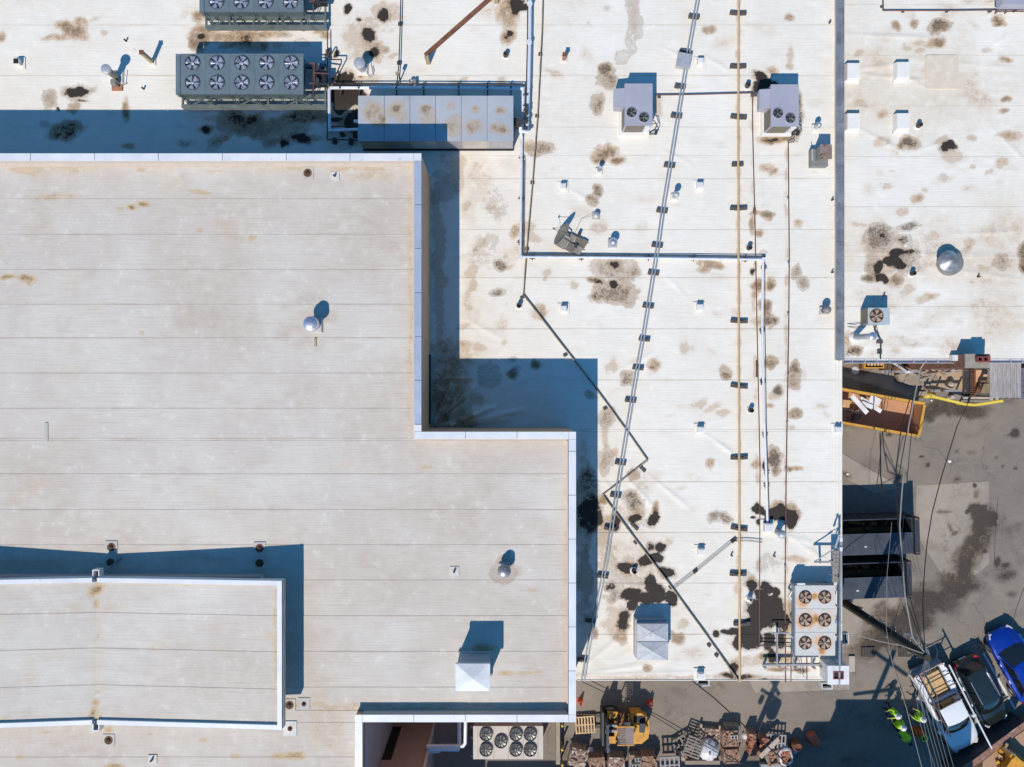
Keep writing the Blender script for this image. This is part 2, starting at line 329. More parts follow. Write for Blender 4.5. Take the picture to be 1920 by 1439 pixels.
M['wrap'] = mat('white_plastic_wrap', (.74, .74, .76), (.5, .5, .54), scale=4, rough=.35, bump=.6, bscale=9)
M['tealbag'] = mat('teal_plastic_bag', (.3, .5, .52), (.6, .62, .6), scale=6, rough=.4, bump=.6, bscale=9)
def brickmat():
    m, n, l, b = newmat('brickwork'); g = nd(n, 'ShaderNodeNewGeometry')
    cx = nd(n, 'ShaderNodeSeparateXYZ'); l.new(g.outputs['Position'], cx.inputs[0]); cc = nd(n, 'ShaderNodeCombineXYZ')
    l.new(mth(n, l, 'ADD', cx.outputs[0], cx.outputs[1]), cc.inputs[0]); l.new(cx.outputs[2], cc.inputs[1])
    t = nd(n, 'ShaderNodeTexBrick'); l.new(cc.outputs[0], t.inputs[0]); t.inputs['Scale'].default_value = 1
    t.inputs['Brick Width'].default_value = .21; t.inputs['Row Height'].default_value = .075; t.inputs['Mortar Size'].default_value = .008
    t.inputs[1].default_value = (.27, .10, .05, 1); t.inputs[2].default_value = (.18, .06, .035, 1); t.inputs[3].default_value = (.25, .19, .14, 1)
    col = mix(n, l, mr(n, l, noise(n, l, g.outputs['Position'], 3, 5), .4, .7, 0, .6), t.outputs[0], (.1, .05, .035))
    l.new(col, b.inputs['Base Color']); b.inputs['Roughness'].default_value = .9
    bp = nd(n, 'ShaderNodeBump'); bp.inputs['Strength'].default_value = .5; bp.inputs['Distance'].default_value = .01; l.new(t.outputs['Fac'], bp.inputs['Height']); bp.invert = True; l.new(bp.outputs[0], b.inputs['Normal'])
    return m
M['brick'] = brickmat()
# ------------------------------------------------------------------ sheets with stains
_T = np.random.RandomState(11).rand(256, 256)
def vn(x, y, s=0):
    x = x + 17.3 * s + 1000; y = y + 9.1 * s + 1000
    xi = np.floor(x).astype(int); yi = np.floor(y).astype(int); fx = x - xi; fy = y - yi
    fx = fx * fx * (3 - 2 * fx); fy = fy * fy * (3 - 2 * fy)
    a = _T[xi & 255, yi & 255]; b = _T[(xi + 1) & 255, yi & 255]; c = _T[xi & 255, (yi + 1) & 255]; d = _T[(xi + 1) & 255, (yi + 1) & 255]
    return (a * (1 - fx) + b * fx) * (1 - fy) + (c * (1 - fx) + d * fx) * fy - .5
def sst(x, a, b):
    t = np.clip((x - a) / (b - a), 0, 1); return t * t * (3 - 2 * t)
def field(X, Y, blobs, z):
    out = np.zeros((4,) + X.shape)
    k = (H - z) / FP
    x0, x1, y0, y1 = X.min(), X.max(), Y.min(), Y.max()
    w1 = (vn(X * 1.1, Y * 1.1, 1) + .6 * vn(X * 3.1, Y * 3.1, 2) + .35 * vn(X * 8, Y * 8, 3)); w2 = (vn(X * 1.1, Y * 1.1, 4) + .6 * vn(X * 3.1, Y * 3.1, 5) + .35 * vn(X * 8, Y * 8, 6))
    CH = {'b': 0, 'k': 1, 's': 2, 'g': 3}
    for bl in blobs:
        px, py, rx, ry, ang = bl[:5]
        cx = (px - 960) * k; cy = (719.5 - py) * k; rx = max(rx * k, .05); ry = max(ry * k, .05); m = 1.8 * max(rx, ry)
        if cx + m < x0 or cx - m > x1 or cy + m < y0 or cy - m > y1: continue
        sel = (X > cx - m) & (X < cx + m) & (Y > cy - m) & (Y < cy + m)
        if not sel.any(): continue
        xs = X[sel] - cx; ys = Y[sel] - cy; rr = min(rx, ry, 1.2); q = .85
        xs = xs + w1[sel] * rr * q; ys = ys + w2[sel] * rr * q
        a = -math.radians(ang); c, s = math.cos(a), math.sin(a)
        u = (xs * c + ys * s) / rx; v = (-xs * s + ys * c) / ry; d = np.sqrt(u * u + v * v)
        for key, val in bl[5].items():
            i = CH[key]
            if key == 'k': f = val * np.clip(1.5 - d, 0, 1)
            elif key == 's': f = val * (1 - sst(d, .45, 1.3))
            else: f = val * (1 - sst(d, .35, 1.3))
            t = out[i]; t[sel] = np.maximum(t[sel], f)
    return out
def grid_obj(name, xs, ys, zf, blobs, z, material, parent, skirt=True, seams=.0, sheet_dirt=0.0, kind=None, holes=None):
    nx, ny = len(xs), len(ys)
    X, Y = np.meshgrid(xs, ys); F = field(X, Y, blobs, z)
    if seams:
        e = np.minimum(Y - Y.min(), Y.max() - Y); F[3] = np.maximum(F[3], seams * (1 - sst(e, 0, .06)) * (.7 + 1.0 * vn(X * .7, Y * 3, 9)))
    F[3] = np.maximum(F[3], np.clip(sheet_dirt * (.5 + vn(X * .25, Y * .25, 12) + .5 * vn(X * .9, Y * .9, 13)), 0, 1))
    Z = zf(X, Y)
    if skirt:
        def pad(Aa, mode='edge'): return np.pad(Aa, 1, mode='edge')
        X = pad(X); Y = pad(Y); Z = pad(Z); F = np.stack([pad(F[i]) for i in range(4)])
        Z[0, :] -= .05; Z[-1, :] -= .05; Z[:, 0] -= .05; Z[:, -1] -= .05
        X[:, 0] -= .001; X[:, -1] += .001; Y[0, :] -= .001; Y[-1, :] += .001
        nx += 2; ny += 2
    off = rootloc(parent) if parent is not None else Vector((0, 0, 0))
    co = np.stack([X.ravel() - off.x, Y.ravel() - off.y, Z.ravel() - off.z], 1).astype(np.float32)
    i = np.arange(nx * ny).reshape(ny, nx)
    q = np.stack([i[:-1, :-1], i[:-1, 1:], i[1:, 1:], i[1:, :-1]], -1).reshape(-1, 4)
    me = bpy.data.meshes.new(name); me.vertices.add(len(co)); me.vertices.foreach_set('co', co.ravel())
    me.loops.add(q.size); me.loops.foreach_set('vertex_index', q.ravel().astype(np.int32))
    me.polygons.add(len(q)); me.polygons.foreach_set('loop_start', np.arange(0, q.size, 4, dtype=np.int32)); me.polygons.foreach_set('loop_total', np.full(len(q), 4, dtype=np.int32))
    me.update(calc_edges=True); me.polygons.foreach_set('use_smooth', np.ones(len(q), dtype=bool)); me.materials.append(material)
    a = me.color_attributes.new('stain', 'FLOAT_COLOR', 'POINT'); a.data.foreach_set('color', np.moveaxis(F, 0, -1).reshape(-1).astype(np.float32))
    if skirt: me.set_sharp_from_angle(angle=R(50))
    o = bpy.data.objects.new(name, me); COL.objects.link(o)
    if parent is not None: o.parent = parent
    if kind: o['kind'] = kind
    return o
def ax(a, b, step): return np.linspace(a, b, max(2, int(round(abs(b - a) / step)) + 1))
M['dullmet'] = mat('dull_streaked_metal', (.38, .37, .38), (.22, .21, .21), scale=3, rough=.4, metal=.5, spot=(.5, .47, .42), spots=(.6, .7), sscale=4)
# ------------------------------------------------------------------ stains (photo position, radii, angle, kind); broad brown blobs by the high wall also paint in its shade
def S(txt):
    out = []
    for ln in txt.split(';'):
        t = ln.split()
        if len(t) < 5: continue
        out.append((*[float(v) for v in t[:5]], {p[0]: float(p[1:]) for p in t[5:]}))
    return out
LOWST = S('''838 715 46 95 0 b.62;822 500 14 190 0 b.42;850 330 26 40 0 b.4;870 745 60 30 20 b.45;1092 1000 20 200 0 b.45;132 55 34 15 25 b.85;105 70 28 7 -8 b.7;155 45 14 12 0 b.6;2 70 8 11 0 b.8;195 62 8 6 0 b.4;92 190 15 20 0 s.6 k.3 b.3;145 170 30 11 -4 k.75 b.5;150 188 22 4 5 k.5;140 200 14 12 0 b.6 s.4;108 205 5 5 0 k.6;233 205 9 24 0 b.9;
120 245 36 20 -20 k.5 b.7 s.5;85 233 11 9 0 k.4;240 275 14 6 0 k.4 b.5;345 268 12 8 0 k.4;370 30 15 12 0 b.9;375 55 14 12 0 b.8;372 82 19 26 0 b.95 s.4;375 71 7 7 0 k.8;450 68 90 9 0 b.85;460 80 22 18 0 k.5 b.8;
455 222 50 17 0 k.55 b.9;560 222 42 14 0 k.5 b.8;480 240 90 22 0 b.75 s.5;545 258 30 14 0 b.6;510 266 24 10 0 b.6 k.3;590 215 40 18 0 b.7;
652 18 9 9 0 k.9 b.7;720 30 12 15 0 k.95;720 30 24 26 0 b.6;690 68 13 14 0 k.85;700 97 12 11 0 k.75;693 92 34 30 0 b.55;680 75 38 42 0 b.3 g.3;630 98 7 9 30 k.7;672 38 6 5 0 k.6;740 20 14 12 0 b.35;722 92 11 8 0 b.6 s.6;676 144 6 5 0 b.95 k.3;690 150 30 14 0 b.35;
645 172 26 26 0 k1 b1;660 178 24 24 0 k.85 b.9;640 195 20 16 0 k.9;665 228 18 22 0 k.85;650 225 26 22 0 b.7;640 150 22 6 0 k.8;676 190 16 20 0 b.6;
955 22 24 34 0 b.75 g.3;970 10 18 18 0 k.8;985 14 12 8 0 k.9;955 65 15 20 0 b.75;957 62 6 6 0 k.8;950 70 5 4 0 k.6;940 148 12 4 0 b.35;870 148 10 5 0 b.4;937 158 16 8 0 b.5;
1185 30 14 50 0 s.45 b.25;1190 45 16 26 0 s.4;1182 85 12 20 -25 s.45;1165 108 16 20 -40 s.4;1133 134 20 20 0 s.95 b.95;1145 150 12 12 0 s.8 k.4;1138 156 18 12 0 s.7 b.4;1124 196 15 22 10 s.8 b.6;
1012 281 28 13 0 s.75 b.6;990 275 12 12 0 b.6;1137 287 24 16 0 b.95;1157 300 14 9 -20 b.9;1122 296 14 10 0 b.8;1120 360 11 13 -15 s.8 b.8;1108 376 12 10 0 s.7 b.6;1120 425 20 16 0 b.3;1126 425 12 12 0 g.4;
985 430 20 20 0 b.6;965 432 12 14 0 b.8;1000 448 18 10 0 b.4;940 497 15 11 0 s1 k.45;932 548 18 8 0 s.95 k.4;1027 510 10 13 0 b.5;1023 525 5 5 0 b.4;1072 535 12 11 0 b.3;1012 585 14 14 0 b.65;965 470 30 25 0 b.2;
1145 500 46 22 0 s.7 b.4;1185 508 14 18 0 s.7 b.5;1150 545 42 22 0 s.85 b.8;1155 560 38 17 0 s.8 b.6;1120 558 18 14 0 s.85 b.5;1170 525 20 14 0 s.6 b.5;1150 531 9 7 0 k.85;1117 526 20 6 10 k.55 b.8;1152 496 12 8 0 k.65;1117 559 8 7 0 k.5;
1333 498 28 9 12 b.8 s.4;1320 506 14 9 0 b.7;1330 57 14 8 0 b.6 s.3;1140 17 10 8 0 b.25;1478 33 10 9 30 b.85;1480 100 8 20 0 b.3;1447 131 14 8 10 b.6;1480 122 8 9 0 b.5;1467 108 6 20 0 g.3;1300 262 14 12 0 g.35;1355 275 14 14 0 g.35;1236 200 12 20 0 b.35;
1446 264 32 11 0 b1;1446 264 22 6 0 k.6 b1;1474 259 18 9 0 b1;1497 200 6 30 0 s1 b.6;1503 222 7 14 0 s1;1490 252 12 14 30 s1 b.7;1430 150 22 12 40 k.9 b.7;1442 160 16 10 0 k.95;1420 165 10 12 30 k.8;
1437 314 14 9 -20 b.75;1448 322 12 8 -20 b.7;1440 402 16 8 -10 b.9 s.5;1415 400 12 6 0 b.6 k.4;1440 407 10 8 0 b.7;1424 434 10 9 0 b.9;1412 420 6 20 0 b.6 k.35;1430 475 8 6 0 s.4;1411 511 6 7 0 k.7 b.6;1417 500 4 14 0 k.5;
1423 535 15 12 0 b1 k.35;1445 532 10 13 0 b.9;1418 552 10 10 0 b.6;1438 572 12 13 0 s.9 b.8 k.4;1450 600 16 14 0 s1 b.9;1430 600 22 12 0 b.6;1440 590 14 10 0 b.8;1495 420 10 10 0 b.55;1492 507 9 14 25 s.8 b.5;1502 526 11 14 0 s.8 b.4;
1223 684 13 12 0 b.7;1221 688 6 6 0 b.9;1360 692 14 10 0 s.4 b.4;1361 701 13 11 0 s.8 b.9;1310 755 22 9 -30 b.3;1355 775 18 8 0 b.35;1333 765 24 9 -20 b.3;1445 680 13 15 0 b.95 s.5;1487 692 13 15 0 b.95 s.7;1490 715 12 16 0 b.7 s.5;1505 704 10 12 0 b.25;
1460 732 13 11 0 s1 b.8;1455 742 16 10 0 b.4;1492 776 16 9 0 b.95 s.6;1445 762 9 5 0 b.6;1485 802 9 5 0 b.4;1450 860 17 18 0 s1 b.8;1453 880 11 12 0 b.9 s.8;1418 868 9 12 0 b.8;1433 873 5 8 0 k.8;1480 879 10 5 0 k.4 b.9;1495 878 12 6 0 b.7;1335 872 10 10 30 b.8;1260 780 10 6 0 b.1;
1174 712 14 16 20 s.85 b.5;1147 690 16 14 0 b.3;1140 786 16 20 0 s.75 b.4;1135 820 8 30 0 b.35;1134 862 14 26 0 s.7 b.4;1150 850 10 12 0 b.5;1192 893 12 14 20 b.55 s.4;1205 915 14 12 40 b.25;1186 938 15 20 0 s.95 b.6;1188 972 14 8 -20 k.9;1190 958 16 20 0 b.6;1226 972 11 16 0 k.9 b.8;1228 952 9 14 0 b.95;1190 985 12 6 0 b.6;
1240 1026 13 10 0 k.8 b.6;1218 1026 10 10 0 k.6 s.7;1234 1045 13 9 0 k.95;1213 1053 16 13 0 k.95;1175 1066 22 11 10 k.9 s.6;1251 1072 16 13 0 k.95;1216 1098 16 16 0 k.95;1232 1112 20 16 0 k.95;1222 1124 36 10 0 k.95;1259 1122 9 16 0 k.95;1180 1118 24 11 0 k.8 s.8;1185 1135 12 14 0 k.85;1140 1102 12 10 0 k.6 s.7;1147 1118 10 18 30 s.8 k.4;1169 1162 13 20 0 k.8 s.8;1164 1190 14 16 0 b.6 s.3;1272 1197 13 14 0 b.9 s.5;1280 1170 12 12 0 b.35;1216 1254 11 8 0 b.8 s.7;
1115 1187 9 14 0 b.8 s.6;1123 972 7 18 0 k.75;1153 980 9 16 0 k.8 b.6;1129 937 12 12 0 b.85 k.3;1133 1000 14 30 0 s.5 b.4;1190 1060 75 80 0 g.45 b.2;1200 1010 60 40 0 g.3;1140 1060 20 60 0 s.35;1150 1160 24 30 0 b.35;
1338 970 14 11 -10 s.9 b.4;1360 973 14 10 30 s.9 b.4;1350 964 16 7 0 s.7;1419 958 11 11 0 k1;1436 962 12 6 0 k.9;1454 960 18 15 0 k1;1470 968 14 10 0 k.95;1484 974 14 14 0 k1;1480 966 22 20 0 b.7 s.4;1455 947 16 8 0 b.8;1421 981 6 6 0 k.9;1412 972 6 3 0 k.8;
1411 1100 9 12 0 k.95;1413 1088 8 10 0 b.8;1439 1103 12 10 0 k1;1426 1118 14 12 0 k1;1445 1130 22 14 0 k1;1450 1145 20 18 0 k1;1416 1145 20 20 0 k1;1430 1160 34 18 0 k1;1462 1165 12 14 0 k1;1470 1170 8 18 0 k.85;1420 1170 18 16 0 k1;1398 1186 14 12 0 k1;1375 1185 14 8 0 k.95;1360 1184 8 5 0 k.8;1345 1188 7 7 40 k.85;1405 1200 24 15 0 k1;1380 1210 11 10 0 k.95;1420 1195 12 18 0 k1;1455 1110 8 8 0 k.9;
1443 1203 11 16 0 k.95;1450 1228 10 13 0 k.85;1462 1200 8 22 0 k.7;1434 1230 11 8 0 b1 k.35;1460 1255 22 5 0 k.4 b.9;1500 1256 20 6 0 k.5 b.8;1378 1252 11 12 0 k.7 b.9;1365 1268 16 6 0 k.6 b.7;1395 1270 26 6 0 k.6 b.7;1470 1235 30 18 0 b.5;1410 1240 60 14 0 b.3;1440 1060 30 20 0 s.25;1490 1050 30 8 0 b.5;1412 1090 20 24 0 s.3;1385 1105 8 12 0 b.4;1480 1150 6 50 0 b.7;1380 1135 12 30 0 g.3;
1300 1270 300 5 0 b.3 g.4;1210 1274 20 4 0 k.4;1290 1276 40 3 0 k.5;1440 1276 30 4 0 k.6;1190 1275 60 3 0 k.45;
900 330 28 50 0 g.4 b.2;885 400 18 40 0 g.45;905 480 40 40 0 g.3 s.2;930 380 26 40 0 s.2 g.2;880 560 14 40 0 g.45 b.25;876 650 22 20 0 g.4 b.3;920 450 20 14 0 s.3;905 560 50 30 0 g.25;960 700 8 10 0 b.9 k.4;964 697 12 12 0 s.9;1006 686 11 10 0 b1 k.4;962 672 8 5 0 s.8;905 715 9 8 0 k.3 s.6;1105 740 12 8 0 s.6 b.5;920 700 30 20 0 s.35;830 730 30 60 0 s.25 g.4;
1100 900 20 30 0 k.5 s.5;1105 960 18 50 0 k.65 b.5;1095 1080 14 60 0 s.4;830 360 20 20 0 k.2 s.5;825 330 16 8 0 s.5;1330 1000 120 40 0 g.15;1040 330 60 30 0 g.12''')
RST = S('''1678 49 11 10 0 b.7 s.3;1716 42 10 9 30 b.7 s.3;1762 50 22 14 0 s1 b1;1765 54 16 8 0 k.4;1757 79 18 12 20 b1;1745 84 14 6 0 b.6;1704 89 14 5 0 b.4;1725 94 11 6 0 b.4;1873 38 15 9 0 b1;1875 46 14 5 0 k.45 b.8;1885 113 15 6 5 b.75;1887 187 11 6 0 b.95 s.5;1884 209 11 6 0 b.85;1657 212 12 9 0 b.6;
1707 268 23 13 10 s1 b.95;1690 275 10 10 0 b.9;1780 276 14 10 0 k.9 s.8;1770 280 10 10 0 s.9;1765 265 16 8 -30 b.5;1655 267 14 12 0 b.5;1822 258 12 6 0 b.45;1895 255 26 10 0 b.6;1790 295 22 14 0 b.4;1720 372 11 10 0 b.65;1693 397 14 8 0 b.5;1665 350 14 8 0 b.3;1825 312 6 6 0 b.5;1877 306 12 10 0 b.5;1755 345 12 10 0 g.3;
1705 426 24 7 -5 s1 k.3;1658 427 16 7 15 s.8 b.4;1650 450 26 22 0 s1 b.3;1655 444 8 6 0 k.6;1640 455 12 12 0 s1 k.4;1697 450 18 12 0 s.95;1690 450 14 4 0 k.5;1682 474 14 7 0 k1;1705 474 20 6 0 k.6 s.9;1678 492 17 11 0 k1;1690 500 12 8 0 k.95;1663 490 10 8 0 k.8;1646 500 9 12 0 k1;1652 520 11 8 0 k1;1660 524 8 7 0 k.95;1628 522 16 9 0 b1 s.9;1643 514 16 8 0 k.5 b.9;1682 524 14 9 0 b.9 s.5;1700 490 28 24 0 s.8 b.4;1670 478 54 54 0 b.45;1632 500 14 26 0 s.7 b.5;
1752 447 14 11 0 b.45;1815 455 16 16 0 b.5;1875 490 16 18 0 s.7 b.5;1919 478 12 22 0 s1 k.3 b.7;1916 500 8 14 0 b1 k.5;1740 560 28 9 -10 b.55;1700 545 20 12 -20 b.4;1760 480 90 60 0 b.22;1880 440 60 40 0 b.2;1605 658 14 10 0 b.9 s.8;1594 660 8 14 60 k.5;1590 640 8 18 0 b.6;1700 640 80 14 0 b.2;1870 600 50 40 0 b.2;1620 400 16 100 0 g.2;1650 560 60 30 0 b.2;1850 520 40 20 0 g.35 b.2;1760 115 26 26 0 g.12''')
HST = S('''577 325 9 8 0 b1 k.35;577 325 14 13 0 g.4;245 388 12 6 8 b.95;268 383 14 6 15 b.9;225 391 8 4 0 b.4;375 361 25 5 8 b.55;15 521 16 5 -8 b1;50 525 18 7 10 b.95;55 532 6 5 0 b.7;475 448 9 6 0 b.65;375 432 6 5 0 b.6;472 450 5 4 0 b.7;583 605 50 46 0 g.5;580 560 40 16 0 g.6;545 620 35 22 0 g.7;580 645 40 20 0 g.6;620 590 22 22 0 g.7;660 650 30 16 0 g.3;267 625 6 4 0 b.5;
946 1068 24 26 0 g.7 s.45;948 1052 20 18 0 g.8 s.5;945 1085 20 14 0 g.75;970 1070 12 16 0 g.6;998 1107 14 3 0 b.4;925 1216 14 6 0 b.6;950 1262 18 5 0 b.55;985 1262 20 4 0 b.4;1010 1260 12 4 0 b.3;905 1215 22 9 0 k.3 b.6;209 1026 9 8 0 b.9;208 1055 8 7 0 b.9;487 1028 8 7 0 b.9;487 1056 8 7 0 b.9;543 1322 8 8 0 b.8;560 1322 26 7 0 b.55 g.5;600 1320 9 4 0 b.6;204 1389 10 9 0 b.8;204 1367 9 7 0 b.6;
555 1420 26 8 0 b.75;530 1418 20 6 0 b.6;287 1422 14 6 0 b.4;442 1420 10 5 0 b.5;380 1390 10 5 0 b.4;280 1376 9 4 0 b.4;90 1373 10 4 0 b.35;35 1420 10 5 0 b.4;215 1437 22 5 0 b.8;800 878 18 5 0 b.3;930 780 12 5 0 g.25;100 370 60 8 0 b.25 g.3;60 400 40 30 0 g.2;380 305 400 7 0 b.3;770 560 9 260 0 b.22;1062 1090 8 260 0 b.2;740 1325 330 10 0 b.25;620 1360 40 70 0 b.2 g.2;100 310 120 18 0 b.25;700 330 60 12 0 b.25;700 380 60 30 0 g.25;
60 1060 120 14 0 k.28 g.4;300 1050 160 14 0 g.5;555 1150 20 140 0 g.4;400 1045 60 10 0 k.25;700 960 60 10 0 g.25;600 900 60 40 0 g.15;600 1240 40 60 0 g.2''')
PST = S('''179 1106 9 10 0 b1 k.4;179 1106 14 14 0 b.6;180 1134 8 12 0 b.6;181 1193 7 5 0 b.3;180 1300 5 5 0 b.5;179 1320 9 8 0 b.6;174 1336 8 8 0 b1;180 1345 12 16 0 b.6;140 1093 12 3 0 b.5;522 1200 5 140 0 b.35;350 1095 180 3 0 b.25;212 1190 3 70 14 g.2;212 1260 3 60 -14 g.2;180 1230 14 110 0 b.12''')
GST = S('''1842 962 20 17 0 k1;1825 955 12 10 0 k.8;1855 975 16 20 0 k.95 b.9;1838 1000 26 26 0 k.55 b1;1815 1030 16 30 0 b1 k.5;1800 1080 9 40 0 b1 k.6;1785 1105 28 10 0 b1 k.5;1740 1128 50 22 0 b1 k.5;1700 1150 36 26 0 b1 k.55;1660 1180 40 22 0 b1 k.55;1640 1205 34 18 0 b1 k.5;1690 1200 40 20 0 b1 k.5;1725 1170 20 30 0 b1 k.5;1832 928 6 10 0 b.8;1780 990 4 14 -30 b.9;1790 1000 10 4 -30 b.9;1880 985 8 26 0 k.35;1893 995 8 12 0 k.4;1906 990 12 14 0 k.3;1845 1035 8 5 0 k.7;
1905 813 10 9 0 k.9;1890 816 8 3 0 k.5;1728 857 5 3 0 k.9;1741 872 4 4 0 k.9;1793 847 4 4 0 k.6;1843 840 4 4 0 k.5;1868 858 3 3 0 k.9;1881 874 3 3 0 k.8;1904 878 3 4 0 k.8;1820 850 12 4 0 k.4;1797 901 8 5 0 k.5;1871 1055 6 12 0 k.7;1885 1062 12 7 0 k.65;1770 960 16 4 0 b.8 s.6;
1700 770 60 12 8 b.9;1812 1060 26 44 14 k.62 b1;1795 1100 40 24 0 k.6 b1;1745 1125 60 26 0 k.58 b1;1700 1160 60 40 0 k.6 b1;1655 1195 60 30 -20 k.6 b1;1842 975 26 26 0 k.9 b1;1835 1010 24 34 0 k.62 b1;1890 740 30 8 0 b.6;1780 760 60 16 0 k.4 b1;1760 770 50 14 0 b1 k.45;1810 772 50 12 0 b1 k.4;1740 775 20 14 0 b1 k.5;1668 815 8 5 0 k.7;1870 750 40 10 0 b.5;1600 690 60 14 0 b.6;1640 900 30 60 0 g.2;1600 1150 40 50 30 g.3;1640 1240 60 3 20 g.4;1630 1225 60 3 28 g.4;1650 1235 60 3 35 g.4;1700 1290 120 30 0 g.2;1440 1330 80 20 0 g.25;1300 1330 100 30 0 g.15;1180 1300 60 20 0 b.2;1620 1050 60 60 0 g.3;
1060 1400 16 30 0 b.5;1130 1400 60 20 0 b.4;1300 1400 100 14 0 b.45;1440 1410 60 20 0 b.5;1480 1370 40 20 0 g.3;1750 820 30 6 0 g.3;1880 930 60 60 0 s.4 g.3;1895 1010 40 50 0 s.5''')
rs_ = random.Random(5)
def scatter(L, n, x0, y0, x1, y1, kinds):
    for _ in range(n):
        k = rs_.choice(kinds); r = rs_.uniform(3, 13) * (1 if rs_.random() < .8 else 2.4)
        L.append((rs_.uniform(x0, x1), rs_.uniform(y0, y1), r * rs_.uniform(.8, 2.2), r * rs_.uniform(.4, 1), rs_.uniform(-30, 30), {k[0]: rs_.uniform(.3, 1) * k[1]}))
scatter(LOWST, 150, 790, 290, 1565, 1270, (('b', .28), ('g', .35), ('b', .2))); scatter(LOWST, 110, 0, 0, 1565, 280, (('b', .3), ('g', .4)))
scatter(RST, 120, 1585, 0, 1920, 665, (('b', .35), ('g', .45), ('b', .25))); scatter(HST, 240, 0, 300, 1065, 1439, (('b', .14), ('g', .45), ('g', .35), ('g', .3)))
scatter(PST, 50, 0, 1095, 520, 1355, (('g', .4), ('b', .2))); scatter(GST, 160, 1560, 680, 1920, 1439, (('k', .55), ('b', .5), ('s', .5), ('g', .6))); scatter(GST, 70, 1050, 1280, 1560, 1439, (('b', .5), ('s', .4), ('g', .6)))
for sx, sy, ex, ey, nn in ((1385, 0, 1387, 1270, 60), (1476, 280, 1473, 1260, 40), (1410, 180, 1424, 1200, 22)):
    for i in range(nn): t = (i + rs_.random()) / nn; LOWST.append((sx + (ex - sx) * t, sy + (ey - sy) * t, 5, 16, 0, {'b': rs_.uniform(.12, .4)}))
for i in range(70): LOWST.append((rs_.uniform(866, 900), rs_.uniform(300, 668), rs_.uniform(6, 22), rs_.uniform(5, 22), rs_.uniform(-40, 40), {rs_.choice('gggb'): rs_.uniform(.15, .4)}))
for i in range(50): LOWST.append((rs_.gauss(1185, 45), rs_.gauss(1070, 80), rs_.uniform(6, 24), rs_.uniform(5, 16), rs_.uniform(-40, 40), {rs_.choice('gsbg'): rs_.uniform(.2, .5)}))
for i in range(26): LOWST.append((rs_.uniform(812, 880), rs_.uniform(640, 790), rs_.uniform(10, 30), rs_.uniform(10, 30), rs_.uniform(-40, 40), {'b': rs_.uniform(.35, .7)}))  # brown grime that also paints extra shade into the notch corner
for i in range(30): LOWST.append((rs_.uniform(380, 660), rs_.uniform(215, 282), rs_.uniform(8, 26), rs_.uniform(5, 14), rs_.uniform(-20, 20), {rs_.choice('bsk'): rs_.uniform(.3, .7)}))
for i in range(24): LOWST.append((rs_.uniform(380, 610), rs_.uniform(50, 96), rs_.uniform(8, 22), rs_.uniform(4, 10), rs_.uniform(-20, 20), {rs_.choice('bbs'): rs_.uniform(.3, .8)}))
for i in range(60): HST.append((rs_.uniform(766, 776) if i % 2 else rs_.uniform(1055, 1066), rs_.uniform(300, 815) if i % 2 else rs_.uniform(820, 1335), 6, rs_.uniform(8, 30), 0, {'g': rs_.uniform(.3, .7)}))
for i in range(60): HST.append((rs_.uniform(0, 776), rs_.uniform(302, 322), rs_.uniform(12, 50), rs_.uniform(4, 9), 0, {rs_.choice('gggb'): rs_.uniform(.15, .35)}))
# ------------------------------------------------------------------ ground
def yard():
    near = [ax(-9, 30, .14), ax(-26.5, 2, .14)]
    xs = np.concatenate([[-600, -200, -60, -30], near[0], [34, 45, 70, 200, 600]]); ys = np.concatenate([[-600, -200, -60, -34], near[1], [8, 30, 70, 200, 600]])
    o = grid_obj('asphalt_yard', xs, ys, lambda X, Y: .02 * vn(X * .3, Y * .3, 3) * ((abs(X) < 40) & (abs(Y) < 40)), GST, 0, M['asphalt'], None, skirt=False, sheet_dirt=.35)
    struct(o)
yard()
def patch(name, pts, z=.016):   # poured concrete patches, cut to grids so that they carry the same stains
    P = [W(x, y, 0) for x, y in pts]; x0 = min(p.x for p in P); x1 = max(p.x for p in P); y0 = min(p.y for p in P); y1 = max(p.y for p in P)
    xs = ax(x0, x1, .13); ys = ax(y0, y1, .13); X, Y = np.meshgrid(xs, ys); F = field(X, Y, GST, 0); F[3] = np.maximum(F[3], .35 * (.5 + vn(X, Y, 2)))
    import bmesh
    bm = bmesh.new(); cl = bm.verts.layers.float_color.new('stain'); g = {}
    for j in range(len(ys)):
        for i in range(len(xs)):
            v = bm.verts.new((xs[i], ys[j], z)); v[cl] = [F[c, j, i] for c in range(4)]; g[j, i] = v
    for j in range(len(ys) - 1):
        for i in range(len(xs) - 1): bm.faces.new((g[j, i], g[j, i + 1], g[j + 1, i + 1], g[j + 1, i]))
    n = len(P); ar = sum(P[i].x * P[(i + 1) % n].y - P[(i + 1) % n].x * P[i].y for i in range(n))
    if ar < 0: P = P[::-1]
    for i in range(n):    # convex clip
        a, b = P[i], P[(i + 1) % n]; e = b - a; nrm = Vector((e.y, -e.x, 0)).normalized()
        bmesh.ops.bisect_plane(bm, geom=bm.verts[:] + bm.edges[:] + bm.faces[:], plane_co=(a.x, a.y, 0), plane_no=nrm, clear_outer=True)
    me = bpy.data.meshes.new(name); bm.to_mesh(me); bm.free(); me.materials.append(M['concrete']); o = bpy.data.objects.new(name, me); COL.objects.link(o); struct(o)
patch('concrete_patch', [(1560, 845), (1578, 850), (1690, 914), (1640, 925), (1560, 885)], .020)
patch('concrete_patch', [(1660, 914), (1870, 902), (1874, 1042), (1854, 1058), (1854, 1130), (1785, 1160), (1712, 1130), (1716, 1000)], .012)
patch('concrete_patch', [(1690, 938), (1752, 944), (1782, 975), (1800, 1060), (1790, 1112), (1722, 1118), (1722, 940)], .026)
patch('concrete_patch', [(1560, 1100), (1700, 1118), (1690, 1150), (1610, 1225), (1570, 1225)], .018)
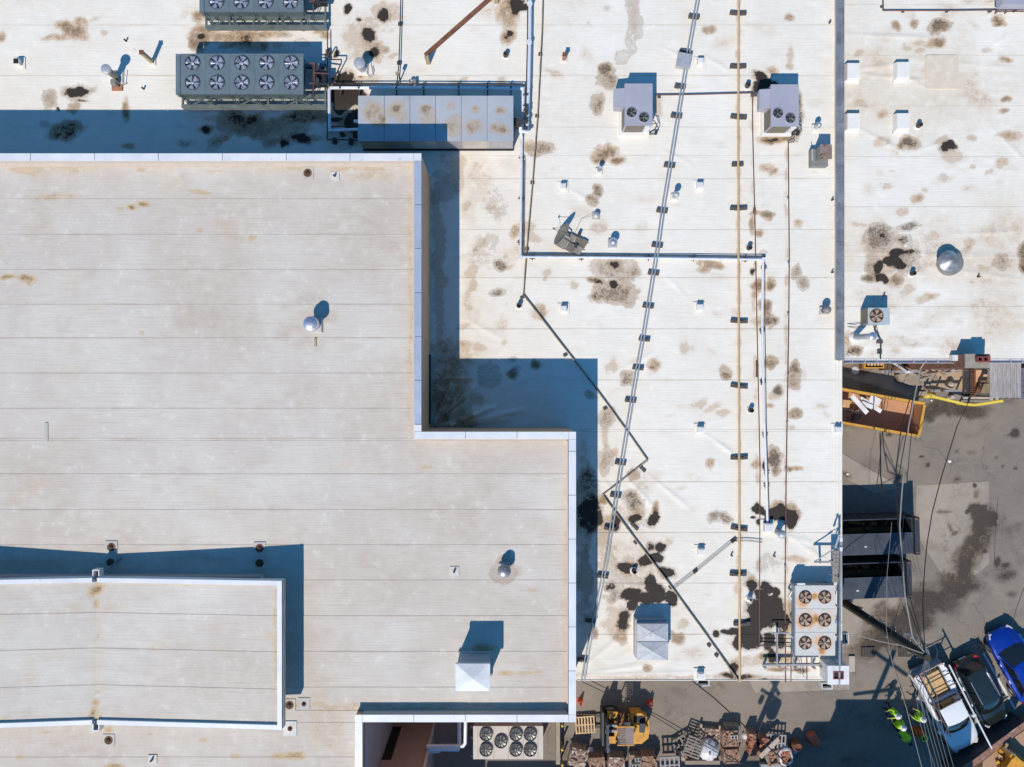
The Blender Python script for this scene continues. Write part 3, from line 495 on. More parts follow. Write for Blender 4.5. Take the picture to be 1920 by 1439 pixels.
patch('concrete_patch', [(1400, 1270), (1592, 1270), (1592, 1293), (1416, 1299)], .034)
patch('concrete_patch', [(1560, 675), (1700, 675), (1760, 730), (1740, 745), (1700, 742), (1560, 700)], .016)
# ------------------------------------------------------------------ the low flat-roofed building
FOLDS = [(812, 797, 893, 722, .11, .22), (822, 799, 930, 762, .13, .24), (836, 799, 985, 768, .12, .15), (814, 790, 850, 712, .1, .13), (818, 797, 880, 750, .07, .3), (846, 799, 905, 772, .07, .25), (824, 790, 870, 722, .07, .25), (860, 797, 960, 785, .1, .1), (830, 712, 880, 708, .08, .08), (1136, 905, 1180, 960, .1, .03), (1180, 900, 1235, 965, .1, .03), (1215, 890, 1300, 960, .1, .025), (1095, 1250, 1180, 1180, .12, .035), (1110, 1262, 1250, 1240, .12, .03), (1090, 1210, 1130, 1120, .1, .03),
         (875, 600, 950, 640, .12, .02), (1060, 350, 1110, 380, .1, .02), (1325, 815, 1380, 855, .08, .03), (1430, 340, 1425, 400, .1, .02), (1440, 335, 1475, 330, .1, .02), (1240, 280, 1300, 310, .1, .015), (1150, 700, 1230, 660, .1, .02), (1240, 90, 1290, 110, .08, .02), (1320, 105, 1370, 135, .08, .02), (1470, 1000, 1560, 1060, .1, .02), (1080, 1268, 1300, 1262, .12, .03), (1480, 1008, 1530, 1020, .1, .02), (1290, 560, 1240, 510, .1, .015)]
RFOLDS = [(1585, 65, 1760, 72, .1, .025), (1605, 130, 1680, 122, .08, .03), (1610, 140, 1725, 150, .08, .03), (1700, 148, 1740, 165, .08, .02), (1612, 242, 1700, 290, .1, .03), (1700, 290, 1800, 255, .12, .02), (1700, 150, 1740, 150, .08, .02), (1585, 475, 1920, 480, .1, .02), (1740, 500, 1920, 525, .1, .02), (1585, 510, 1750, 515, .1, .015), (1700, 110, 1920, 130, .1, .012), (1600, 650, 1780, 652, .1, .015), (1780, 440, 1920, 434, .1, .02), (1860, 240, 1920, 300, .1, .02), (1840, 100, 1900, 60, .1, .015)]
def folds(F, z):
    k = (H - z) / FP; L = [((a - 960) * k, (719.5 - b) * k, (c - 960) * k, (719.5 - d) * k, w, h) for a, b, c, d, w, h in F]
    def f(X, Y):
        Z = .016 * vn(X * .5, Y * .5, 21) + .010 * vn(X * 1.7, Y * 2.3, 22)
        for a, b, c, d, w, h in L:
            dx, dy = c - a, d - b; q = dx * dx + dy * dy
            t = np.clip(((X - a) * dx + (Y - b) * dy) / q, 0, 1); px = X - a - t * dx; py = Y - b - t * dy
            off = .12 * np.sin(t * 7) ; dist = np.sqrt(px * px + py * py) + off * .3
            Z = Z + 1.5 * h * np.exp(-(dist / w) ** 2) * np.sin(np.pi * np.clip(t * .94 + .06, 0, 1)) ** .5
        return Z
    return f
zl = folds(FOLDS, Z0); zr = folds(RFOLDS, Z0)
def lap(zf, y0, y1, zb, h=.014): return lambda X, Y: zb + zf(X, Y) + h * (Y - y0) / (y1 - y0)
low = thing('low_flat_building', 'large low building under a stained white membrane roof that carries most of the rooftop machinery', 'building', W(1300, 1275, 0))
seams = [-49, 47, 142, 239, 335, 431, 521, 617, 713, 809, 904, 999, 1094, 1190, 1275]
def xspan(y):  # west end of a row of membrane
    return -140 if y < 285 else (770 if y < 800 else 1050)
for i in range(len(seams) - 1):
    a, b = seams[i], seams[i + 1]
    cuts = [a] + [c for c in (292, 806) if a < c < b] + [b]
    for p, q in zip(cuts[:-1], cuts[1:]):
        xe = 1569 if q <= 675 else 1578
        if p < 675 < q: xe = 1569
        u0, v0, u1, v1 = rect(xspan((p + q) / 2), p, xe, q, Z0)
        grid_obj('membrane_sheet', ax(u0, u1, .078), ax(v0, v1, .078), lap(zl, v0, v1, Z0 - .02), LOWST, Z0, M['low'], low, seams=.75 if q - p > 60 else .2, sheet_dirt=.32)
u0, v0, u1, v1 = rect(1569, 673, 1578, 713, Z0)
grid_obj('membrane_sheet', ax(u0, u1, .078), ax(v0, v1, .078), lap(zl, v0, v1, Z0 - .024), LOWST, Z0, M['low'], low, sheet_dirt=.3)
b = MB(); xw = W(-150, 0, Z0).x; xe = W(1577, 0, Z0).x; yn = W(0, -60, Z0).y; ys_ = W(0, 1274, Z0).y
hx = W(790, 810, ZC).x; hx2 = W(1080, 810, ZC).x; hn = W(0, 288, ZC).y; hm = W(0, 810, ZC).y
for x0, y0, x1, y1 in ((xw, hn + .02, xe, yn), (hx + .02, hm + .02, xe, hn + .02), (hx2 + .02, ys_, xe, hm + .02)): b.rb(x0, y0, x1, y1, 0, Z0 - .1)
b.build('wall', M['low_wall'], low)
b = MB()
for a, c in (((1578.5, 676), (1578.5, 1275)), ((1082, 1276), (1578.5, 1276))):
    P0 = W(*a, Z0 + .02); P1 = W(*c, Z0 + .02); b.beam(P0 - Vector((0, 0, .1)), P1 - Vector((0, 0, .1)), .04, .18)
b.build('roof_edge_flashing', M['whitemem'], low)
b = MB()
for px in (1571.5,): b.beam(W(px, -40, Z0 + .03), W(px, 672, Z0 + .03), .12, .05)
b.beam(W(1567, 674, Z0 + .03), W(1567, 1270, Z0 + .03), .03, .03); b.beam(W(1573, 678, Z0 + .03), W(1573, 1270, Z0 + .03), .06, .03)
b.build('termination_strip', M['whitemem'], low)
def conductor(px, py, w, d):
    b = MB(); c = W(px, py, Z0 - .35); x0, y0 = c.x - w / 2, c.y - d / 2; x1, y1 = c.x + w / 2, c.y + d / 2; t = .035
    b.rb(x0, y0, x1, y0 + t, c.z - .35, c.z); b.rb(x0, y1 - t, x1, y1, c.z - .35, c.z); b.rb(x0, y0 + t, x0 + t, y1 - t, c.z - .35, c.z); b.rb(x1 - t, y0 + t, x1, y1 - t, c.z - .35, c.z)
    b.mi = 1; b.rb(x0 + t, y0 + t, x1 - t, y1 - t, c.z - .35, c.z - .3); b.mi = 0
    b.rb(c.x - .05, c.y - .05, c.x + .05, c.y + .05, .05, c.z - .36)
    b.build('conductor_head', [M['white'], M['dark']], low)
conductor(1319, 1281, .62, .34); conductor(1551, 1287, .56, .32); conductor(1587, 1198, .26, .58)
for px, py in ((1200, 1276), (1390, 1276)): c = W(px, py, 2.2); MB().rb(c.x - 1.2, ys_ - .03, c.x + 1.2, ys_ - .06, .2, 2.8).build('loading_door', M['greybox'], low)
# ------------------------------------------------------------------ right-hand building
rb_ = thing('neighbour_flat_building', 'flat building at the right edge under a stained white roof with white square curbs', 'building', W(1750, 672, 0))
rs = [-86, 9, 104, 199, 294, 388, 481, 575, 672]
for p, q in zip(rs[:-1], rs[1:]):
    u0, v0, u1, v1 = rect(1583, p, 2100, q, Z0)
    grid_obj('membrane_sheet', ax(u0, u1, .085), ax(v0, v1, .085), lap(zr, v0, v1, Z0 - .02), RST, Z0, M['low'], rb_, seams=.55, sheet_dirt=.8)
u0, v0, u1, v1 = rect(1584, -86, 2100, 671, Z0)
MB().rb(u0, v0, u1, v1, 0, Z0 - .1).build('wall', M['low_wall'], rb_)
b = MB(); x0, y0, x1, y1 = rect(1734, 104, 1797, 167, Z0)
b.prism([(x0 + .1, y0), (x1 - .1, y0), (x1, y0 + .1), (x1, y1 - .1), (x1 - .1, y1), (x0 + .1, y1), (x0, y1 - .1), (x0, y0 + .1)], Z0 - .02, Z0 + .035)
b.build('membrane_patch', M['low'], rb_)
b = MB(); g0 = W(1584, 0, Z0).x; g1 = W(2080, 0, Z0).x; yy = W(0, 672, Z0).y; y2 = W(0, 680.5, Z0 - .1).y
b.rb(g0, y2 - .03, g1, y2, Z0 - .22, Z0 - .05); b.rb(g0, yy - .05, g1, yy - .01, Z0 - .24, Z0 - .03); b.rb(g0, y2, g1, yy - .05, Z0 - .24, Z0 - .2)
x = g0 + .4
while x < g1: b.rb(x, y2, x + .03, yy - .03, Z0 - .07, Z0 - .045); x += rnd.choice((.62, .66, 1.25))
b.build('gutter', M['edge'], rb_)
# fire wall between the two roofs
fw = thing('fire_wall', 'grey metal capped parapet wall running between the two white roofs', 'wall', W(1575, 675, 0))
y0 = W(0, 676, Z0 + .4).y; ybot = y0; x0 = W(1569, 0, Z0 + .4).x; x1 = W(1583.5, 0, Z0 + .4).x
MB().rb(x0 + .05, y0 + .03, x1 - .05, 20.6, 0, Z0 + .33).build('wall', M['low_wall'], fw)
yy = y0; L = 3.05
while yy < 20:
    b = MB(); b.rb(x0, yy, x1, yy + L - .012, Z0 + .34, Z0 + .39); b.rb(x0 + .11, yy, x0 + .13, yy + L - .012, Z0 + .39, Z0 + .41); b.build('cap_panel', M['firewall'], fw); yy += L
# ------------------------------------------------------------------ the high building
hb = thing('high_flat_building', 'tall beige flat-roofed building with white coping and a notched corner, left half', 'building', W(900, 1200, 0))
C = {}
xA, yN = W(790, 288, ZC).x, W(790, 288, ZC).y; yM = W(0, 810, ZC).y; xB = W(1080, 0, ZC).x; yS = W(0, 1354.5, ZC).y; xC = W(665.5, 0, ZC).x; xD = W(680, 0, ZC).x
XW = -40.0; YS = -34.0; T = .34
body = [(XW, yN), (xA, yN), (xA, yM), (xB, yM), (xB, yS), (xD, yS), (xD, YS), (XW, YS)]
inn = [(XW, yN - .03), (xA - .03, yN - .03), (xA - .03, yM - .03), (xB - .03, yM - .03), (xB - .03, yS + .03), (xD - .03, yS + .03), (xD - .03, YS), (XW, YS)]
MB().prism(inn, 0, ZM - .12).build('wall', M['tan_wall'], hb)
b = MB()   # parapet upstand
t = T - .06
for x0, y0, x1, y1 in ((XW, yN - .03 - t, xA - .03, yN - .03), (xA - .03 - t, yM - .03, xA - .03, yN - .03 - t), (xA - .03 - t, yM - .03 - t, xB - .03, yM - .03), (xB - .03 - t, yS + .03, xB - .03, yM - .03 - t), (xC + .03, yS + .03, xB - .03 - t, yS + .03 + t), (xC + .03, YS, xC + .03 + t, yS + .03)):
    b.rb(x0, y0, x1, y1, ZM - .14, ZC - .05)
b.build('parapet', M['tan_wall'], hb)
b = MB()   # membrane turned up against the inside of the parapets, in a warmer shade
e = .012
for x0, y0, x1, y1, h in ((XW, yN - T - .02, xA - T, yN - T + .03, .40), (xA - T - .1, yM - T, xA - T, yN - T - .02, .05), (XW, yN - T - .16, xA - T - .1, yN - T - .02, .04), (xB - T - .06, yS + T, xB - T, yM - T - .1, .05), (xC + T, yS + T - .03, xB - T - .06, yS + T + .02, .40), (xA - T, yM - T - .07, xB - T, yM - T - .0, .05)):
    b.rb(x0, y0, x1, y1, ZM, ZM + h)
b.build('base_flashing', mat('warm_flashing', (.56, .47, .38), (.5, .43, .37), scale=3, rough=.8), hb)
def coping(a, c, n, mt=None, mitre=None):
    a = Vector(a); c = Vector(c); d = c - a
    for i in range(n):
        p = a + d * (i / n); q = a + d * ((i + 1) / n); u = d.normalized() * .013; b = MB()
        w = T; pr = Vector((-d.y, d.x, 0)).normalized() * w / 2
        P = [p + pr + u, p - pr + u, q - pr - u, q + pr - u]; b.prism([(v.x, v.y) for v in P], ZC - .05 + (.004 if i % 2 else 0), ZC + (.004 if i % 2 else 0))
        b.build('coping', mt or M['coping'], hb)
hT = T / 2
coping((XW, yN - hT, 0), (xA - T, yN - hT, 0), 12)
coping((xA - hT, yN - T, 0), (xA - hT, yM + .35, 0), 6, M['copingblue']); coping((xA - hT, yM + .34, 0), (xA - hT, yM, 0), 1)
coping((xA - T + .0, yM - hT, 0), (xB - T, yM - hT, 0), 3)
coping((xB - hT, yM - .9, 0), (xB - hT, yM - T, 0), 1, M['coping']); coping((xB - hT, yM - .9, 0), (xB - hT, yS + T, 0), 6, M['coping'])
coping((xC + T, yS + hT, 0), (xB - T, yS + hT, 0), 4); coping((xC + hT, yS, 0), (xC + hT, YS, 0), 5)
for cx_, cy_, s1, s2 in ((xA - hT, yN - hT, 1, 1), (xB - hT, yM - hT, 1, 1), (xB - hT, yS + hT, 1, -1), (xC + hT, yS + hT, -1, 1)):
    b = MB()
    for k, (tri) in enumerate((((-1, -1), (1, -1), (1, 1)), ((-1, -1), (1, 1), (-1, 1)))):
        b.prism([(cx_ + u * hT * (s1 if s1 * s2 > 0 else 1), cy_ + v * hT * (1 if s1 * s2 > 0 else -1)) for u, v in tri], ZC - .04, ZC + .006 + .004 * k)
    b.build('coping_corner', M['coping'], hb)
hs = [300, 373, 440, 506, 571, 634, 700, 766, 826, 889, 956, 1022, 1088, 1155, 1222, 1289, 1355, 1420, 1485]
zh = lambda X, Y: .012 * vn(X * .4, Y * .4, 31) + .006 * vn(X * 1.3, Y * 3, 32)
def hyp(v): return W(0, v, ZM).y
for i, (p, q) in enumerate(zip(hs[:-1], hs[1:])):
    ya, yb = hyp(q), hyp(p)
    if i == 0: yb = yN - T + .01
    rows = [(ya, yb)]
    for cut in (yM - T, yS + T):
        for a_, b_ in list(rows):
            if a_ < cut < b_: rows.remove((a_, b_)); rows += [(a_, cut), (cut, b_)]
    for a_, b_ in rows:
        mid = (a_ + b_) / 2; x1 = (xA - T + .01) if mid > yM - T else ((xB - T + .01) if mid > yS + T else xC + .02)
        if b_ - a_ < .05: continue
        grid_obj('membrane_sheet', ax(W(-120, 0, ZM).x, x1, .1), ax(a_, b_, .09), lap(zh, a_, b_, ZM - .01, .012), HST, ZM, M['high'], hb, seams=.62, sheet_dirt=.6)
b = MB(); yl0 = W(0, 665, 6.2).y; yl1 = W(0, 795, 6.2).y
b.rb(xA - .03, yl1, xA + .02, yl0, Z0 + .15, Z0 + .75); b.build('louvre', M['dark'], hb)
def drain(px, py, r=.16, z=ZM, par=None, white=False):
    c = W(px, py, z); b = MB()
    if white: b.box(c.x, c.y, z + .01, .62, .68, .03)
    else: b.box(c.x, c.y, z + .01, .56, .56, .02)
    b.mi = 1; b.lathe(c.x, c.y, z + .03, [(r * 1.25, 0), (r * 1.2, .02), (r, .02), (r * .9, .012)], 16); b.mi = 2; b.lathe(c.x, c.y, z + .04, [(r * .7, 0), (r * .62, .05), (r * .35, .08), (.02, .085)], 10)
    b.build('roof_drain', [M['padmem'] if white else M['greymem'], M['rust'], M['fandk']], par or hb)
M['padmem'] = mat('pad_membrane', (.64, .6, .55), scale=2); M['greymem'] = mat('patched_membrane', (.5, .47, .42), (.45, .42, .38), scale=3, rough=.8); M['fandk'] = mat('drain_iron', (.05, .035, .025), scale=5, rough=.8)
for a in ((577, 325), (209, 1026), (208, 1055), (487, 1028), (487, 1056), (543, 1322), (204, 1388)): drain(*a)
drain(544, 1366, .1, white=True); drain(570, 1320, .09)
def stub(px, py, z, par, h=.18, r=.05, pad=True):
    c = W(px, py, z); b = MB()
    if pad: b.box(c.x, c.y, z + .01, .42, .42, .025)
    b.mi = 1; b.lathe(c.x, c.y, z + .03, [(r, 0), (r, h), (r * .7, h), (r * .6, h * .8)], 10)
    b.build('vent_stub', [M['padmem'], M['pipe_dark']], par)
for a in ((628, 331), (852, 1071), (286, 1424)): stub(*a, ZM, hb)
b = MB(); c = W(87, 811, ZM); b.rb(c.x - .08, c.y - .45, c.x + .08, c.y + .45, ZM + .01, ZM + .03); b.build('seam_patch', M['greymem'], hb)
# ------------------------------------------------------------------ penthouse with a butterfly roof
ph = thing('penthouse', 'small roof-top penthouse with a shallow butterfly roof and white coping, bottom left', 'penthouse', W(300, 1230, ZM))
def zp(x):   # top of the butterfly roof
    xv = W(180, 0, 10.4).x; xe_ = -10.35
    return 10.38 + (.55 * (x - xv) / (xe_ - xv) if x > xv else .55 * (xv - x) / (xe_ - xv) * 1.35)
xv = W(180, 0, 10.4).x; xe_ = W(530, 0, 10.93).x; yn_ = W(0, 1083, 10.4).y; ys2 = W(0, 1357, 10.4).y; xl = xv - 9.5
MB().rb(xl, ys2 + .05, xe_ - 1.25, yn_ - .04, ZM - .1, 10.1).build('wall', M['pink_wall'], ph)
b = MB()
for xa, xb in ((xl, xv), (xv, xe_ - .03)):
    b.prism([(xa, ys2 + .02), (xb, ys2 + .02), (xb, yn_ - .02), (xa, yn_ - .02)], [zp(xa) - .34, zp(xb) - .34] + [zp(xb) - .34, zp(xa) - .34], [zp(xa) - .02, zp(xb) - .02, zp(xb) - .02, zp(xa) - .02])
b.build('roof_slab', M['steel_grey'], ph)
pb = [yn_ - .2, W(0, 1150, 10.5).y, W(0, 1217, 10.5).y, W(0, 1286, 10.5).y, ys2 + .2]
for p, q in zip(pb[:-1], pb[1:]):
    for xa, xb in ((xl + .1, xv), (xv, xe_ - .2)):
        lp = lap(lambda X, Y: np.vectorize(zp)(X) + .006 * vn(X, Y * 2, 3), q, p, .0, .014)
        grid_obj('membrane_sheet', ax(xa, xb, .1), ax(q, p, .1), lp, PST, 10.5, M['high'], ph, seams=.6, sheet_dirt=.5)
for (xa, xb) in ((xl, xv - .12), (xv + .1, xe_ - .21)):
    for y in (yn_ - .1, ys2 + .1):
        b = MB(); b.prism([(xa, y - .1), (xb, y - .1), (xb, y + .1), (xa, y + .1)], [zp(xa) - .3, zp(xb) - .3, zp(xb) - .3, zp(xa) - .3], [zp(xa) + .13, zp(xb) + .13, zp(xb) + .13, zp(xa) + .13]); b.build('coping', M['coping'], ph)
b = MB(); b.rb(xe_ - .2, ys2, xe_, yn_, zp(xe_) - .32, zp(xe_) + .14); b.build('coping', M['coping'], ph)
b = MB(); b.rb(xe_ + .002, ys2 + .02, xe_ + .03, yn_ - .02, zp(xe_) - .36, zp(xe_) + .06); b.build('fascia', M['steel_grey'], ph)
for y, sgn in ((yn_, 1), (ys2, -1)):
    b = MB(); cx_ = xv; y1 = y + sgn * .3; z = 10.42
    b.rb(cx_ - .16, y, cx_ - .11, y1, z - .4, z); b.rb(cx_ + .11, y, cx_ + .16, y1, z - .4, z); b.rb(cx_ - .16, y1, cx_ + .16, y1 + sgn * .05, z - .4, z)
    b.mi = 1; b.rb(cx_ - .11, y, cx_ + .11, y1, z - .4, z - .3); b.rb(cx_ - .06, y - sgn * .22, cx_ + .06, y, z - .06, z - .03)
    b.build('scupper', [M['white'], M['dark']], ph)
b = MB(); b.tube([(xv + .15, yn_ + .2, 10.0), (xv + .35, yn_ + .35, ZM + .25), (xv + .75, yn_ + .7, ZM + .12)], .05); b.build('downspout', M['chill'], ph)
# ------------------------------------------------------------------ yard block seen at the bottom, beside the service court
cb_ = thing('court_block', 'pink stucco building corner with white edge trim in the shaded service court', 'building', W(770, 1439, 0))
bx0, bx1, by0 = xD + .01, -4.56, -19.9
MB().rb(bx0, YS, bx1, by0, 0, 9.0).build('wall', M['pink_wall'], cb_)
MB().rb(bx1 - .06, by0 - .12, bx1 + .05, by0 + .05, 0, 9.03).build('corner_trim', M['trim'], cb_)
MB().rb(bx0 + .02, by0, bx0 + .5, by0 + .05, .6, 4.6).build('window', M['dark'], cb_)
MB().rb(xD - .03, YS, xD, yS + .03, 0, ZM - .1).build('court_facing', M['grey_wall'], hb)
# off-frame buildings to the south whose shade falls into the picture
for nm, lb, x0, x1, y1, h, mt in (('south_warehouse', 'long warehouse just below the bottom edge of the photo', -4.0, 16.2, -28.6, 8.0, 'low_wall'), ('south_office', 'tall office block just below the bottom right of the photo', 16.45, 23.9, -25.0, 8.0, 'brick')):
    t_ = thing(nm, lb, 'building', ((x0 + x1) / 2, y1, 0)); MB().rb(x0, y1 - 12, x1, y1, 0, h - .2).build('wall', M[mt], t_); MB().rb(x0 - .1, y1 - 12.1, x1 + .1, y1 + .1, h - .2, h).build('roof', M['greymem'], t_)
t_ = thing('south_lean_to', 'lower lean-to at the corner of the office block, below the photo', 'building', (15.6, -25.2, 0)); MB().rb(14.9, -30, 16.44, -25.4, 0, 7.0).build('wall', M['low_wall'], t_); MB().rb(14.2, -30, 14.89, -25.9, 0, 6.2).build('shed', M['low_wall'], t_)
# ------------------------------------------------------------------ fans (shared meshes)
_fc = {}
def fan(parent, c, r, style='chrome', rz=0.0):
    bladem, wellm, nb, ringm = {'chrome': ('chrome', 'dark', 5, 'chilldark'), 'grey': ('fanb', 'dark', 5, 'unit'), 'rust': ('fanrust', 'rustwell', 5, 'rustwell'), 'axial': ('fanb', 'dark', 9, 'dark'), 'red': ('fanrust', 'rustwell', 5, 'rust')}[style]
    key = (style, round(r, 3))
    if key not in _fc:
        a = MB(); n = 24
        a.lathe(0, 0, 0, [(r * 1.06, -.01), (r * 1.06, .05), (r, .055), (r, .008)], n)
        a.mi = 1; a.lathe(0, 0, 0, [(r * .995, .006), (r * .995, .010)], n, False)
        a.mi = 2; a.lathe(0, 0, 0, [(r * .2, .01), (r * .2, .045), (r * .12, .06), (.005, .062)], 12)
        for q in range(2): t = q * math.pi / 2; a.beam((math.cos(t) * r, math.sin(t) * r, .058), (-math.cos(t) * r, -math.sin(t) * r, .058), .012)
        ring = a.mesh([M[ringm], M[wellm], M[bladem]], name='fan')
        w = math.radians(360 / nb * {'chrome': .36, 'grey': .30, 'rust': .29, 'axial': .36, 'red': .30}[style]); b = MB(); P = []
        for z in (.012, .02):
            for rr, ww, k in ((.17, .5, .2), (.55, .95, .8), (.9, 1.0, 1.0), (.96, .75, 1.0)):
                for s_ in (-1, 1): P.append((r * rr * math.cos(s_ * w * ww), r * rr * math.sin(s_ * w * ww), z + (.035 if s_ > 0 else .0) * k))
        F = []
        for i in range(3): a_ = 2 * i; F += [(8 + a_, 8 + a_ + 2, 8 + a_ + 3, 8 + a_ + 1), (a_, a_ + 1, a_ + 3, a_ + 2), (a_, a_ + 2, 8 + a_ + 2, 8 + a_), (a_ + 1, 8 + a_ + 1, 8 + a_ + 3, a_ + 3)]
        b.add(P, F); blade = b.mesh(M[bladem], name='fan_blade'); _fc[key] = (ring, blade, nb)
    ring, blade, nb = _fc[key]
    f = inst('fan', ring, parent, c)
    for i in range(nb):
        o = bpy.data.objects.new('fan_blade', blade); COL.objects.link(o); o.parent = f; o.rotation_euler = (0, 0, rz + i * 2 * math.pi / nb)
    return f
# ------------------------------------------------------------------ slate chillers on steel dunnage
def chiller(label, x0, y0, x1, y1, fx, fy, fy2, framex1, fb):
    zt = Z0 + 1.62; rt = thing('air_cooled_chiller', label, 'chiller', W((x0 + x1) / 2, (y0 + y1) / 2, Z0), group='slate coloured chillers')
    a0, b0, a1, b1 = rect(x0, y0, x1, y1, zt)
    ncol = len(fx)
    for i in range(ncol):
        xa = a0 + (a1 - a0) * i / ncol; xb = a0 + (a1 - a0) * (i + 1) / ncol
        MB().rb(xa + .004, b0, xb - .004, b1, zt - .06, zt).build('top_panel', M['chill'], rt)
    MB().add([(a0, b0, zt - .05), (a1, b0, zt - .05), (a1 - .1, b0 - .0, zt - .5), (a0 + .1, b0, zt - .5), (a0, b0 - .02, zt - .05), (a1, b0 - .02, zt - .05), (a1 - .1, b0 - .02, zt - .5), (a0 + .1, b0 - .02, zt - .5)], [(0, 1, 2, 3), (7, 6, 5, 4), (0, 4, 5, 1), (3, 2, 6, 7), (0, 3, 7, 4), (1, 5, 6, 2)]).build('side_panel', M['chilldark'], rt)
    MB().rb(a0 - .25, b0, a0 - .03, b1, zt - .5, zt - .02).build('end_panel', M['chill'], rt)
    b = MB(); b.rb(a0 + .1, b0 + .1, a1 - .1, b1 - .06, zt - .75, zt - .065); b.build('coil_section', M['chilldark'], rt)
    for r_, yy in enumerate((fy, fy2)):
        for i, xx in enumerate(fx): c = W(xx, yy, zt); fan(rt, (c.x, c.y, zt), .36, 'chrome', rz=rnd.random() * 1.2)
    # base frame
    zf = Z0 + .42; fx0 = W(340 if fb > 100 else 384, 0, zf).x; fx1 = W(framex1, 0, zf).x; fy0 = W(0, fb, zf).y; fy1 = b1 - .1
    for yy in (fy0 + .1, fy0 + .62, fy1):
        b = MB(); b.beam((fx0, yy, zf - .02), (fx1, yy, zf - .02), .2, .03); b.beam((fx0, yy, zf - .13), (fx1, yy, zf - .13), .03, .2); b.beam((fx0, yy, zf - .24), (fx1, yy, zf - .24), .2, .03); b.build('base_beam', M['frame'], rt)
    x = fx0 + .06; k = 0
    while x < fx1 + .01:
        b = MB(); b.beam((x, fy0 + .18, zf - .05), (x, fy1, zf - .05), .09, .1); b.build('cross_beam', M['frame'], rt)
        for yy in (fy0 + .1, fy1): MB().rb(x - .06, yy - .06, x + .06, yy + .06, Z0, zf - .26).build('post', M['frame'], rt)
        x += (fx1 - fx0 - .12) / 5; k += 1
    n = ncol + 1
    for i in range(n):
        xx = a0 + (a1 - a0) * i / (n - 1); top = (xx, b0 - .02, zt - .08); bot = (xx - .0, fy0 + .16, zf + .02)
        for dx in (-.05, .05):
            MB().beam((top[0] + dx, top[1], top[2]), (bot[0] + dx, bot[1] , bot[2]), .035).build('strut', M['chilldark' if dx < 0 else 'chill'], rt)
    for i in range(0, n - 1, 2):
        xx = a0 + (a1 - a0) * i / (n - 1); x2 = a0 + (a1 - a0) * (i + 1) / (n - 1)
        MB().beam((xx + .1, b0 - .2, zf + .1), (x2 - .2, b0 + .05, zt - .7), .05).build('brace', M['frame'], rt); MB().beam((x2 + .1, b0 - .2, zf + .1), (xx + .6, b0 + .02, zf + .4), .04).build('brace', M['frame'], rt)
    # compressors and piping at the east end
    ex = a1 + .15
    for j, yy in enumerate((b1 - .5, b1 - 1.15)):
        b = MB(); b.tube([(ex + .35, yy, zf + .1), (ex + .35, yy, zf + .75)], .17, 12); b.tube([(ex, yy + .2, zf + .5), (ex + .35, yy + .2, zf + .55), (ex + .55, yy - .1, zf + .55), (ex + .9, yy - .1, zf + .5)], .03, 6); b.build('compressor', M['black_steel'], rt)
    for pts in ([(ex, b1 - .3, zf + .7), (ex + .3, b1 - .3, zf + .8), (ex + .3, b1 - 1.3, zf + .8), (ex, b1 - 1.3, zf + .7)], [(ex + .3, b1 - .8, zf + .8), (ex + 1.0, b1 - .8, zf + .7)], [(ex + .2, b1 - .2, zf + .6), (ex + .2, b0 + .2, zf + .6)]):
        MB().tube(pts, .035, 6).build('refrigerant_pipe', M['pipe_red'], rt)
    MB().rb(ex + .1, b1 - 1.25, ex + .8, b1 - .8, zf + .02, zf + .5).build('control_box', M['dark'], rt)
    return rt
chiller('slate chiller with ten chrome fans, lying above the tall building\'s north shadow', 338.5, 101, 569, 176.5, [361, 407, 453.5, 500, 546], 118.7, 155.7, 612, 203)
chiller('slate chiller with chrome fans cut by the top edge of the photo', 383, -55, 569, 22, [406, 452.4, 498.4, 544.6], -32, 4, 612, 54)
